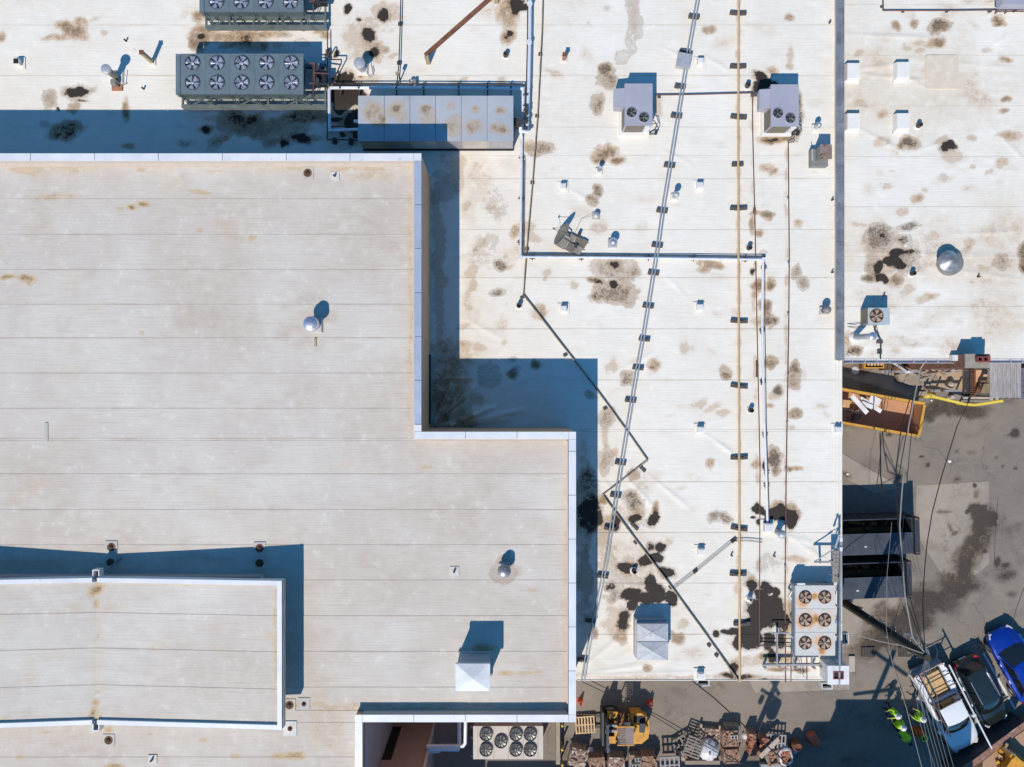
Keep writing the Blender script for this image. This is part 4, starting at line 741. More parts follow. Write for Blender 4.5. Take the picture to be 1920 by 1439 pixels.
# ------------------------------------------------------------------ long air handler
def air_handler():
    zt = Z0 + 1.5; rt = thing('air_handling_unit', 'long air handler with six stained blue-grey roof panels beside the high wall', 'air handler', W(818, 222, Z0))
    xs = [671, 720.5, 768.5, 816.5, 865, 913.5, 963]
    blobs = S('''703 205 20 22 -35 b.75;716 222 10 12 0 b.9;700 198 10 8 0 b.8;712 232 18 7 10 b.8;744 205 20 17 0 b.65;744 204 11 9 0 b.95;755 222 12 8 -20 b.5;796 207 15 13 0 b.8;806 222 18 14 0 b.5;843 202 11 10 0 b.6;852 240 24 16 0 b.55;892 207 10 8 -20 b.6;893 240 17 15 0 b.75;940 205 14 8 0 b.65;945 209 8 5 0 b.6;937 243 20 13 0 b.7;941 246 10 7 0 b.8''')
    for i in range(6):
        x0, y0, x1, y1 = rect(xs[i], 180, xs[i + 1], 265, zt)
        grid_obj('roof_panel', ax(x0 + .012, x1 - .012, .05), ax(y0, y1, .05), lambda X, Y, a=x0, b=x1: zt + .012 * np.sin(np.pi * np.clip((X - a) / (b - a), 0, 1)), blobs, zt, M['panel'], rt)
    x0, y0, x1, y1 = rect(671, 180, 963, 265, zt)
    MB().rb(x0 + .04, y0 + .03, x1 - .04, y1 - .03, Z0 + .12, zt - .05).build('casing', mat('casing_beige', (.50, .46, .40), (.46, .42, .37), scale=1, rough=.5), rt)
    for i in range(6):
        a = x0 + (x1 - x0) * i / 6; b_ = x0 + (x1 - x0) * (i + 1) / 6
        MB().rb(a + .05, y0 + .005, b_ - .03, y0 + .03, Z0 + .2, zt - .08).build('access_door', M['unit_side'] if i % 2 else M['panelb'], rt)
    MB().rb(x0, y0 - .05, x1, y1 - .02, Z0, Z0 + .11).build('base_rail', M['dark'], rt)
    # inlet box and pipe stubs at the east end
    b = MB(); c = W(975, 232, Z0 + .9); b.rb(x1, c.y - .18, x1 + .4, c.y + .22, Z0 + .6, Z0 + 1.1); b.build('coil_header', M['pipe_dark'], rt)
    b = MB(); c = W(667, 228, Z0 + 1); b.tube([(x0, c.y, Z0 + 1), (x0 - .3, c.y, Z0 + 1)], .09); b.build('pipe_stub', M['silver'], rt)
M['panelb'] = mat('panel_beige', (.5, .46, .4), scale=1, rough=.5)
air_handler()
# ------------------------------------------------------------------ packaged rooftop units
def package_unit(full=True):
    rt = thing('rooftop_unit', 'x', 'air conditioner', (0, 0, 0), group='lavender grey package units')
    w, d, h = 1.36, 2.06, 1.3
    b = MB(); b.rb(-w / 2, -d / 2, w / 2, d / 2, .16, h); b.build('cabinet', M['unit'], rt)
    b = MB(); b.rb(-w / 2 - .02, -d / 2 - .02, w / 2 + .02, d / 2 + .02, h, h + .03); b.build('top_pan', M['unit'], rt)
    MB().rb(-w / 2 - .12, -d / 2 - .14, w / 2 + .05, d / 2 + .05, 0, .16).build('curb', M['whitemem'], rt)
    MB().rb(-w / 2 + .08, -d / 2 - .025, w / 2 - .36, -d / 2 - .002, .25, h - .08).build('coil', M['coil'], rt)
    MB().rb(-w / 2 - .025, -d / 2 + .05, -w / 2 - .002, -d / 2 + 1.0, .25, h - .08).build('coil', M['coil'], rt)
    MB().rb(w / 2 - .32, -d / 2 - .05, w / 2 - .06, -d / 2 - .002, .3, h - .15).build('control_panel', M['white'], rt)
    b = MB(); hw = .95   # weather hood on the west side
    b.add([(-w / 2, .85, h - .05), (-w / 2 - .55, .85, h - .12), (-w / 2 - .55, .85 - hw, h - .12), (-w / 2, .85 - hw, h - .05), (-w / 2, .85, .5), (-w / 2 - .5, .85, .62), (-w / 2 - .5, .85 - hw, .62), (-w / 2, .85 - hw, .5)], [(0, 1, 2, 3)[::-1], (4, 5, 6, 7), (0, 1, 5, 4), (1, 2, 6, 5), (2, 3, 7, 6)]); b.build('weather_hood', M['unit'], rt)
    fan(rt, (-w / 2 + .32, -d / 2 + .62, h + .03), .25, 'grey', .4); fan(rt, (w / 2 - .42, -d / 2 + .37, h + .03), .25, 'grey', .9)
    for i, (y0, y1, sx) in enumerate(((-.9, -.95, .5), (-.7, -.75, .42))):
        MB().tube([(w / 2, y0 + .1, .9 - i * .2), (w / 2 + sx * .6, y0 + .12, .8 - i * .2), (w / 2 + sx, y0 - .05, .4), (w / 2 + sx * .8, y0 - .2, .12), (w / 2 - .1, -d / 2 - .1, .1)], .022, 6).build('flex_conduit', M['pipe_dark'], rt)
    MB().rb(w / 2 + .34, -1.12, w / 2 + .46, -.98, .02, .22).build('disconnect', M['black_steel'], rt)
    return rt
pu = package_unit(); c = W(1197.3, 196.5, Z0 + 1.32); pu.location = (c.x, c.y, Z0); pu['label'] = 'left lavender-grey package unit with two small fans, nearest the grey junction box'
c = W(1471.5, 198, Z0 + 1.32); dup(pu, (c.x, c.y, Z0), 'right lavender-grey package unit with two small fans, orange algae below it')
# rusty hooded exhaust
def hood_exhaust():
    rt = thing('hooded_exhaust', 'rust-topped square exhaust hood beside the grey fire wall', 'vent', W(1535, 300, Z0))
    x0, y0, x1, y1 = rect(1520, 281, 1551, 313, Z0 + .3)
    MB().rb(x0, y0, x1, y1, Z0, Z0 + .42).build('curb', M['greybox'], rt)
    a0, b0, a1, b1 = rect(1538, 273, 1558, 298, Z0 + 1.05); z = Z0 + 1.05
    b = MB(); b.add([(a0, b0, z), (a1, b0, z), (a1, b1, z), (a0, b1, z), (x0 + .2, y0 + .25, Z0 + .42), (a1 - .12, y0 + .3, Z0 + .42), (a1 - .12, y1 - .1, Z0 + .42), (x0 + .2, y1 - .05, Z0 + .42)], [(0, 1, 2, 3), (0, 4, 5, 1), (1, 5, 6, 2), (2, 6, 7, 3), (3, 7, 4, 0)]); b.build('throat', M['greybox'], rt)
    MB().rb(a0 - .02, b0 - .02, a1 + .03, b1 + .03, z, z + .05).build('top_cap', M['rustbox'], rt)
    MB().beam((a0 - .3, b1 - .1, Z0 + .75), (a0 - .3, b0 - .02, Z0 + .75), .03).build('frame_bar', M['white'], rt)
hood_exhaust()
# ------------------------------------------------------------------ round vents
def vent(name, label, px, py, z, cap_h, r, mats=('galv', 'silver'), style='cap', base=None, tilt=None, group=None, cat='vent'):
    # px,py = centre of the cap in the photograph
    c = W(px, py, z + cap_h); rt = thing(name, label, cat, (c.x, c.y, z), group=group)
    if base: MB().box(c.x, c.y, z, base, base, .12 if cap_h > .4 else .05, top=.85).build('base', M[mats[2]] if len(mats) > 2 else M['whitemem'], rt)
    MB().lathe(c.x, c.y, z, [(r * .72, .02), (r * .66, cap_h - .15)], 16).build('pipe', M[mats[0]], rt)
    b = MB()
    if style == 'cap': b.lathe(c.x, c.y, z + cap_h, [(r * .95, -.16), (r, -.12), (r, -.02), (r * .8, .0), (r * .3, .03), (.01, .035)], 22)
    elif style == 'ball':
        b.lathe(c.x, c.y, z + cap_h, [(r * .7, -.22), (r * .95, -.15), (r, -.08), (r * .9, .0), (r * .62, .06), (r * .3, .09), (.01, .095)], 18)
        for k in range(12): a = k * math.pi / 6; b.beam((c.x + math.cos(a) * r * .98, c.y + math.sin(a) * r * .98, z + cap_h - .1), (c.x + math.cos(a) * r * .5, c.y + math.sin(a) * r * .5, z + cap_h + .08), .012)
    elif style == 'cone': b.lathe(c.x, c.y, z + cap_h, [(r * .95, -.2), (r, -.1), (r * .55, .08), (.01, .22)], 18)
    elif style == 'tier': b.lathe(c.x, c.y, z + cap_h, [(r, -.25), (r * 1.02, -.2), (r * .85, -.05), (r * .78, -.04), (r * .75, .06), (r * .5, .1), (r * .2, .12), (.01, .121)], 22)
    elif style == 'open': b.lathe(c.x, c.y, z + cap_h, [(r * .8, -.12), (r, -.1), (r, 0), (r * .84, 0), (r * .82, -.06)], 18)
    b.build('cap', M[mats[1]], rt)
    return rt
v = vent('exhaust_stack', 'tall dark exhaust stack leaning up-left with an orange-stained base, top left', 197.5, 129, Z0, 1.25, .25, ('greybox', 'galv', 'whitemem'), 'cap', .7)
MB().rb(rootloc(v).x - .13, rootloc(v).y - .5, rootloc(v).x + .13, rootloc(v).y - .24, Z0, Z0 + .5).build('motor_box', M['greybox'], v); MB().box(rootloc(v).x, rootloc(v).y - .42, Z0 + .01, .55, .5, .06).build('stained_pad', M['copper'], v)
MB().tube([(rootloc(v).x + .2, rootloc(v).y - .3, Z0 + .9), (rootloc(v).x + .35, rootloc(v).y - .5, Z0 + .3), (rootloc(v).x + .5, rootloc(v).y - .3, Z0 + .05)], .02, 6).build('conduit', M['tanpost'], v)
v = vent('exhaust_fan', 'pale blue mushroom exhaust fan between black silt stains, right of the chillers', 673.5, 118, Z0, .9, .29, ('galv', 'galv', 'whitemem'), 'cap', .62)
MB().tube([(rootloc(v).x + .2, rootloc(v).y - .15, Z0 + .7), (rootloc(v).x + .45, rootloc(v).y - .5, Z0 + .3), (rootloc(v).x + .6, rootloc(v).y - .1, Z0 + .03), (rootloc(v).x + .55, rootloc(v).y + .2, Z0 + .03)], .018, 6).build('conduit', M['silverp'], v)
v = vent('exhaust_fan', 'silver tiered exhaust fan on the sheltered middle of the beige roof', 581, 607, ZM, 1.05, .36, ('galv', 'silverp', 'greymem'), 'tier', .72)
MB().rb(rootloc(v).x - .05, rootloc(v).y - 1.0, rootloc(v).x + .04, rootloc(v).y - .6, ZM, ZM + .05).build('conduit', M['tanpost'], v)
v = vent('exhaust_fan', 'silver ringed exhaust fan with sooty stain above the white hood on the beige roof', 945.5, 1073, ZM, .75, .31, ('black_steel', 'dullmet', 'galv'), 'tier', .56)
vent('roof_ventilator', 'wide silver conical ventilator on the right-hand roof', 1782, 489, Z0, .62, .55, ('galv', 'dullmet', 'whitemem'), 'cone')
c = W(1779, 494, Z0); MB().lathe(c.x, c.y, Z0, [(.66, 0), (.62, .28), (.5, .3)], 24).build('curb_ring', M['greybox'], bpy.data.objects['roof_ventilator'])
vent('turbine_vent', 'silver turbine vent straight above the long silver pipe, right of the satellite dish', 1150.5, 453, Z0, .55, .22, ('galv', 'silverp', 'galv'), 'ball', .46)
vent('flat_cap_vent', 'small silver capped vent with a cable running to the satellite dish', 1118.5, 403, Z0, .3, .15, ('galv', 'galv', 'greymem'), 'cap', .42)
vent('dome_vent', 'silver dome vent close to the twin grey conduits', 1269, 364, Z0, .75, .16, ('galv', 'silverp', 'whitemem'), 'ball', .36)
vent('capped_flue', 'small silver flue with blue shadow at the foot of a brown stain', 1125, 316, Z0, .6, .13, ('galv', 'galv', 'whitemem'), 'open', .36)
vent('capped_flue', 'small silver flue between the right package unit and rusty hood', 1536, 234, Z0, .6, .15, ('galv', 'silverp', 'whitemem'), 'ball', .36)
vent('turbine_vent', 'dark weathered turbine vent beside the fire wall', 1552, 581, Z0, .6, .21, ('black_steel', 'greybox', 'greymem'), 'ball', .42)
vent('dome_vent', 'pale round vent pipe just below the lowest black puddle by the brown pipe', 1467, 1003, Z0, .75, .22, ('galv', 'galv'), 'ball')
for px, py, lb in ((948, 100, 'black stub vent left of the tall silver pipe near the top'), (1404, 158, 'black stub vent beside the dark stain at the right package unit'), (1407, 464, 'black stub vent right of the yellow pipe, above the silver pipe corner'), (1410, 770, 'black stub vent between yellow pipe and silver pipe, halfway down'), (973, 573, 'black stub vent at the kink of the tan pipe'), (1727, 233, 'black stub vent right of the lower white curb'), (1715, 512, 'black stub vent left of the wide conical ventilator'), (1190, 1073, 'black stub vent among the black silt stains at bottom'), (1408, 1125, 'grey stub vent at the edge of the big black puddle'), (770, 152, 'grey stub vent just above the long air handler')):
    c = W(px, py, Z0 + .35); t_ = thing('stub_vent', lb, 'vent', (c.x, c.y, Z0), group='stub vents'); MB().lathe(c.x, c.y, Z0, [(.13, 0), (.12, .33), (.09, .34), (.085, .2)], 14).build('pipe', M['galv'] if px in (1408, 770) else M['pipe_dark'], t_); MB().lathe(c.x, c.y, Z0, [(.2, 0), (.19, .015), (.135, .05)], 14).build('collar', M['whitemem'], t_)
for px, py, lb in ((1314, 114, 'small white box vent right of the grey junction box'), (1056, 349, 'small white box vent in line above the satellite dish'), (1313, 347, 'small white box vent right of the silver dome vent'), (1057, 579, 'small white box vent right of the tan pipe kink'), (1313, 576, 'small white box vent midway between conduits and yellow pipe'), (1314, 806, 'small white box vent with a long fold running down-right from it'), (1315, 1035, 'small white box vent left of the diagonal twin rods'), (1314, 1268, 'small white box vent at the low edge of the roof'), (1573, 806, 'small white box vent on the edge above the orange dumpster'), (30, 115, 'small dark topped box vent at the far left'), (1442, 990, 'white box vent at the end of the silver pipe')):
    z = .3 if px != 1442 else .4; s = .3 if px != 1442 else .42; c = W(px, py, Z0 + z); t_ = thing('box_vent', lb, 'vent', (c.x, c.y, Z0), group='small white box vents'); MB().box(c.x, c.y, Z0, s, s, z).build('box', M['whitemem'], t_); MB().box(c.x, c.y, Z0 + .005, s + .3, s + .3, .03).build('flange', M['whitemem'], t_); MB().box(c.x, c.y, Z0 + z, s * .8, s * .8, .03).build('lid', M['dark'] if px == 30 else M['white'], t_)
for i, (px, py, lb) in enumerate(((235, 76, 'tiny pipe stub between brown stain and tan post at top left'), (268, 166, 'tiny pipe stub left of the ten-fan chiller'), (1372, 1042, 'tiny dark stub right of the rod support'), (1556, 42, 'tiny pipe stub by the fire wall near the top'), (1561, 375, 'tiny pipe stub by the fire wall below the rusty hood'), (1561, 511, 'tiny pipe stub by the fire wall above the turbine vent'), (1835, 519, 'tiny pipe stub right of the conical ventilator'), (1658, 555, 'tiny pipe stub in the shadow tip of the rusty fan condenser'), (1452, 1043, 'tiny dark stub left of the steel bracket'))):
    c = W(px, py, Z0 + .1); b = MB(); b.lathe(c.x, c.y, Z0, [(.05, 0), (.045, .22), (.03, .22)], 8); o = b.build('pipe_stub', M['pipe_dark'], None, (c.x, c.y, Z0)); tag(o, lb, 'pipe stub', 'tiny pipe stubs')
# white curbs
cp = None
for px, py, lb in ((1693, 132, 'upper white skylight curb beside the square membrane patch'), (1600, 134, 'upper white skylight curb touching the fire wall'), (1693, 228, 'lower white skylight curb beside the black stub vent'), (1600, 228, 'lower white skylight curb touching the fire wall')):
    c = W(px, py, Z0 + .3)
    if cp is None:
        cp = thing('roof_curb', lb, 'curb', (0, 0, 0), group='white skylight curbs'); MB().box(0, 0, 0, .74, .92, .34, top=.88).build('curb', M['whitemem'], cp); MB().box(0, 0, .34, .62, .78, .04).build('cap', M['whitemem'], cp); MB().box(0, -.5, 0, .8, .14, .1).build('cant_strip', M['whitemem'], cp); cp.location = (c.x, c.y, Z0)
    else: dup(cp, (c.x, c.y, Z0), lb)
# posts and dunnage
def post(name, lb, base, top, h, w, m, foot=True):
    b0 = W(*base, Z0); t = W(*top, Z0 + h); rt = thing(name, lb, 'post', b0); b = MB(); b.beam(b0, (b0.x, b0.y, Z0 + h), w); b.build('post', M[m], rt)
    MB().box(b0.x, b0.y, Z0, w * 2, w * 2, .06).build('base_plate', M['whitemem'], rt); MB().box(b0.x, b0.y, Z0 + h, w * 1.3, w * 1.3, .02).build('top_plate', M['rust'], rt); return rt
post('steel_post', 'short tan steel post left of the ten-fan chiller', (286, 117), (266, 99), 1.25, .17, 'tanpost')
post('steel_post', 'short coppery steel post right of the thin tan pipe near the top', (1057, 112), (1058, 103), .65, .16, 'copper')
rt = thing('dunnage_beam', 'long rusty brown beam running off the top of the photo on a tan post', 'beam', W(803, 118, Z0))
MB().beam(W(803, 118, Z0), W(803, 118, Z0) + Vector((0, 0, .95)), .2).build('post', M['tanpost'], rt)
pt = W(803, 118, Z0); z = Z0 + 1.0; p2 = W(930, -14, z); b = MB(); b.beam((pt.x - .06, pt.y, z), p2, .17, .03); b.beam((pt.x - .06, pt.y, z - .1), p2 - Vector((0, 0, .1)), .03, .17); b.beam((pt.x - .06, pt.y, z - .19), p2 - Vector((0, 0, .19)), .17, .03); b.build('beam', M['rust'], rt)
MB().box(p2.x, p2.y, Z0, .2, .2, .9).build('post', M['tanpost'], rt)
# ------------------------------------------------------------------ pipe runs
def run(name, lb, cat, pts, r, m, z=.3, sup=(), sw=.5, sd=.14, sm='block', ang=None, joints=None, jm=None, twin=None, n=8, extra=None):
    P = [W(x, y, Z0 + (zz[0] if zz else z)) for x, y, *zz in pts]
    rt = thing(name, lb, cat, (P[-1].x, P[-1].y, Z0)); MB().tube(P, r, n).build('pipe', M[m], rt)
    if twin:
        for tx, ty, tr, tm in twin: MB().tube([p + Vector((tx, ty, 0)) for p in P], tr, 6).build('pipe', M[tm], rt)
    for s in sup:
        px, py = s[0], s[1]; a = s[2] if len(s) > 2 else (ang or 0); w = s[3] if len(s) > 3 else sw
        c = W(px, py, Z0 + .1); b = MB()
        top = max(.06, z - r - .01)
        if sm == 'block':
            ca, sa = math.cos(a), math.sin(a)
            for k in (-1, 1): b.box(c.x + ca * w * .27 * k, c.y + sa * w * .27 * k, Z0 + .01, w * .46, sd, top * .8, rz=a + .05 * k)
            b.box(c.x, c.y, Z0 + .01, w * .5, sd * .5, top, rz=a)
            b.build('support_block', M['block'], rt)
        else:
            b.box(c.x, c.y, Z0 + .01, sd, sd * 2.1, .08, rz=a); b.beam((c.x - w / 2 * math.cos(a), c.y - w / 2 * math.sin(a), Z0 + z - r), (c.x + w / 2 * math.cos(a), c.y + w / 2 * math.sin(a), Z0 + z - r), .05)
            b.beam((c.x, c.y, Z0 + .05), (c.x, c.y, Z0 + z - r), .05); b.lathe(c.x, c.y, Z0 + z, [(r * 1.3, -.03), (r * 1.3, .03)], 8); b.build('pipe_stand', M['pipe_dark'], rt)
    for jx, jy in (joints or ()): c = W(jx, jy, Z0 + z); b = MB(); b.lathe(c.x, c.y, c.z, [(r * 1.7, -r * 1.5), (r * 1.7, r * 1.2)], 10); b.build('coupling', M[jm or m], rt)
    return rt
yl = run('yellow_gas_pipe', 'long straight yellow gas pipe running down the roof on paired dark blocks', 'gas pipe', [(1385, -20), (1384, 240), (1385, 620), (1386, 900), (1387, 1279)], .055, 'pipe_yellow', .26, [(1384, 25, -.03, .84), (1384, 125, 0, .82), (1385, 220, -.08, .82), (1383, 309, .03, .58), (1385, 391, .02, .86), (1386, 603, -.05, .86), (1386, 725, -.12, .86), (1386, 859, .03, .86), (1386, 992, -.15, .84), (1384, 1077, .0, .84), (1391, 1170, .06, .84)], sd=.17)
tn = run('twin_conduit', 'pair of pale grey conduits slanting down the roof on small dark blocks', 'conduit', [(1309, -20), (1289, 94), (1283, 130), (1240, 395), (1232, 455), (1205, 620), (1184, 740), (1160, 885), (1133, 1060), (1112, 1160), (1097, 1235), (1090, 1279)], .04, 'conduit', .28, [(1301, 32), (1275, 163), (1268, 218), (1255, 311), (1241, 396), (1232, 461), (1225, 513), (1215, 575), (1208, 637), (1196, 691), (1182, 752), (1163, 869), (1154, 930), (1143, 991), (1130, 1081), (1107, 1164), (1093, 1238)], sw=.56, sd=.17, ang=-.12, twin=[(.15, .02, .04, 'conduit')])
c = W(1283, 113, Z0 + .45); MB().box(c.x, c.y, Z0 + .15, .70, .72, .32, rz=-.17).build('junction_box', M['galv'], tn); c = W(1285, 97, Z0 + .1); MB().box(c.x, c.y, Z0 + .01, .55, .2, .14, rz=-.1).build('support_block', M['block'], tn)
sp = [(994, -20), (993, 90), (991, 170), (988, 250)]
run('insulated_pipe', 'bright silver pipe coming down from the top edge beside the long air handler', 'pipe', sp, .085, 'silver', .4, [(993, 10), (992, 80), (990, 172)], sw=.3, sm='stand', twin=[(-.12, 0, .03, 'pipe_dark')], joints=[(993, 8), (992, 80)], jm='silver')
run('insulated_pipe', 'bright silver pipe bending right below the satellite dish and ending at a white box', 'pipe', [(964, 236, .7), (974, 238, .6), (977, 251, .45), (978, 260), (976, 482), (1100, 483), (1431, 487), (1429, 600), (1432, 760), (1437, 900), (1439, 984)], .066, 'silver', .19,
    [(978, 297, 0, .3), (977, 373, 0, .3), (975, 455, 0, .3), (998, 483, 1.57, .3), (1090, 484, 1.57, .3), (1216, 484, 1.57, .3), (1300, 485, 1.57, .3), (1397, 487, 1.57, .3), (1432, 503, 0, .3), (1429, 621, 0, .3), (1430, 717, 0, .3), (1434, 816, 0, .3), (1437, 887, 0, .3), (1437, 911, 0, .3), (1438, 980, 0, .3)], sm='stand', joints=[(977, 240), (976, 483), (1431, 487)], jm='silver')
run('thin_copper_line', 'thin dark line following the silver pipe across the roof', 'pipe', [(983, 300), (981, 477), (1100, 479), (1434, 481), (1434, 600), (1437, 800), (1443, 985)], .022, 'pipe_dark', .16)
run('tan_gas_pipe', 'thin tan pipe running down the roof and zigzagging to the bottom edge', 'gas pipe', [(1018, -20), (1016, 60), (1008, 215), (998, 345), (987, 470), (981, 553), (1060, 655), (1112, 722), (1180, 815), (1214, 864), (1170, 898), (1130, 929), (1190, 1010), (1262, 1105), (1320, 1185), (1386, 1279)], .028, 'pipe_tan', .09,
    [(1013, 101, 0, .2), (1007, 217, 0, .2), (998, 342, 0, .2), (988, 467, 0, .2), (979, 558, .5, .2), (1060, 666, .5, .2), (1135, 766, .5, .2), (1205, 880, -.8, .4), (1190, 988, -.8, .5), (1192, 1018, -.8, .2), (1258, 1102, -.8, .2), (1330, 1211, -.8, .2), (1344, 1230, -.8, .2)], sd=.16, twin=[(.036, .02, .014, 'pipe_dark')])
run('thin_brown_pipe', 'thin brown pipe with bead-like clamps running down the right side with an orange stain', 'pipe', [(1490, 262, .3), (1488, 266, .3), (1478, 268), (1478, 275), (1480, 480), (1479, 600), (1474, 900), (1472, 1110), (1473, 1279)], .03, 'pipe_red', .2, joints=[(1478, 373), (1479, 495), (1478, 591), (1478, 705), (1476, 796), (1474, 882), (1472, 1066), (1473, 1255)], jm='silverp')
run('thin_brown_pipe', 'thin brown pipe dropping from the right package unit past the silver pipe', 'pipe', [(1411, 174), (1411, 240), (1416, 440), (1419, 600), (1425, 880), (1424, 1150), (1424, 1211), (1484, 1213)], .026, 'pipe_red', .18, [(1415, 395, 1.57, .2), (1420, 693, 1.57, .8)], sd=.1)
run('red_condensate_pipe', 'thin red-brown pipe linking the two package units', 'pipe', [(1228, 178.5), (1300, 177.5), (1410, 174.5)], .034, 'pipe_red', .12, [(1236, 180, 0, .16), (1416, 177, .1, .4)], sd=.2)
run('rod_pair', 'pair of thin dark rods rising diagonally from the zigzag pipe to the yellow pipe', 'pipe', [(1262, 1104), (1302, 1073), (1345, 1038), (1374, 1014), (1400, 1013), (1429, 1016)], .016, 'pipe_dark', .14, [(1304, 1072, .7, .22), (1376, 1014, .7, .3)], sd=.16, twin=[(.03, -.05, .010, 'pipe_dark')])
run('roof_drain_line', 'thin dark pipe dropping from the top edge to the long air handler', 'pipe', [(752, -20), (750, 60), (748, 120), (745, 150), (743, 165, .5)], .03, 'pipe_dark', .2, [(750, 45, 0, .2), (748, 118, 0, .2)], sd=.16)
run('red_gas_pipe', 'thin red pipe with clamps along the top of the right-hand roof', 'gas pipe', [(1655.5, -20), (1656, 20), (1780, 20), (1860, 19), (1925, 17)], .035, 'pipe_red', .12, [(1654, 12, 0, .14), (1694, 21, 0, .14), (1776, 21, 0, .14), (1857, 21, .3, .2), (1904, 20, .3, .2)], sd=.1)
# silver header round the long air handler
hz_ = .34
rt = run('pipe_header', 'silver header pipe looping round the long air handler', 'pipe', [(672, 243), (618, 245), (617, 170), (620, 165), (760, 165), (981, 166.5), (981, 240)], .085, 'silver', hz_, twin=[(0, .2, .03, 'pipe_dark')])
for px in (638, 673, 743, 794, 860, 914, 958): c = W(px, 166, Z0 + hz_); b = MB(); b.rb(c.x - .03, c.y - .3, c.x + .03, c.y + .35, Z0 + hz_ - .15, Z0 + hz_ - .1); b.rb(c.x - .03, c.y - .25, c.x + .03, c.y - .19, Z0, Z0 + hz_ - .15); b.rb(c.x - .03, c.y + .25, c.x + .03, c.y + .31, Z0, Z0 + hz_ - .15); b.lathe(c.x, c.y, Z0 + hz_ + .05, [(.05, 0), (.05, .08)], 6); b.build('pipe_hanger', M['pipe_dark'], rt)
for px, py in ((640, 245), (664, 247), (617, 236)): c = W(px, py, Z0 + .4); b = MB(); b.rb(c.x - .1, c.y - .22, c.x + .1, c.y - .05, Z0, Z0 + .3); b.rb(c.x - .02, c.y - .2, c.x + .02, c.y + .12, Z0 + .3, Z0 + hz_ - .08); b.build('pipe_hanger', M['pipe_dark'], rt)
b = MB()
for py in (178, 198, 207, 222, 240): c = W(985, py, Z0 + .6); b.rb(c.x - .12, c.y - .025, c.x + .14, c.y + .025, Z0 + .55, Z0 + .62)
b.build('rung', M['pipe_dark'], rt); rt.children[-1]['kind'] = 'stuff'
for py in (206, 213, 228): c = W(987, py, Z0 + .7); MB().lathe(c.x, c.y, Z0 + .6, [(.1, 0), (.11, .1), (.06, .2)], 10).build('valve', M['pipe_dark'], rt)
MB().tube([W(965, 236, Z0 + .8), W(976, 236, Z0 + .8), W(976, 246, Z0 + .7), W(992, 248, Z0 + .6)], .09).build('elbow', M['silver'], rt)
run('drain_pipe', 'thin black pipe on blocks left of the long air handler in the shade', 'pipe', [(614, 60), (614, 200), (614, 262), (672, 263)], .03, 'pipe_dark', .3, [(628, 265, 1.57, .3), (658, 266, 1.57, .3), (615, 100, 1.57, .3)], sd=.2)
run('vent_piping', 'thin dark zigzag piping right of the ten-fan chiller', 'pipe', [(614, 108, .3), (618, 96, .5), (621, 96, .5), (621, 112, .5), (640, 112, .5), (640, 118, .5), (630, 140, .4), (624, 162, .4)], .032, 'pipe_dark', .5, joints=[(624, 143)])
rt = thing('disconnect_stand', 'small dark stand above the air handler where the thin pipe ends', 'stand', W(751, 150, Z0)); c = W(751, 150, Z0); MB().beam(c, c + Vector((0, 0, .9)), .05).build('post', M['pipe_dark'], rt); MB().box(c.x - .05, c.y, Z0 + .7, .16, .1, .26).build('switch_box', M['tanpost'], rt)
c = W(777, 154, Z0 + .3); o = MB().rb(c.x - .06, c.y - .22, c.x + .08, c.y + .15, Z0, Z0 + .34).build('galvanised_block', M['greybox'], None, (c.x, c.y, Z0)); tag(o, 'small galvanised block beside the grey stub vent above the air handler', 'block')
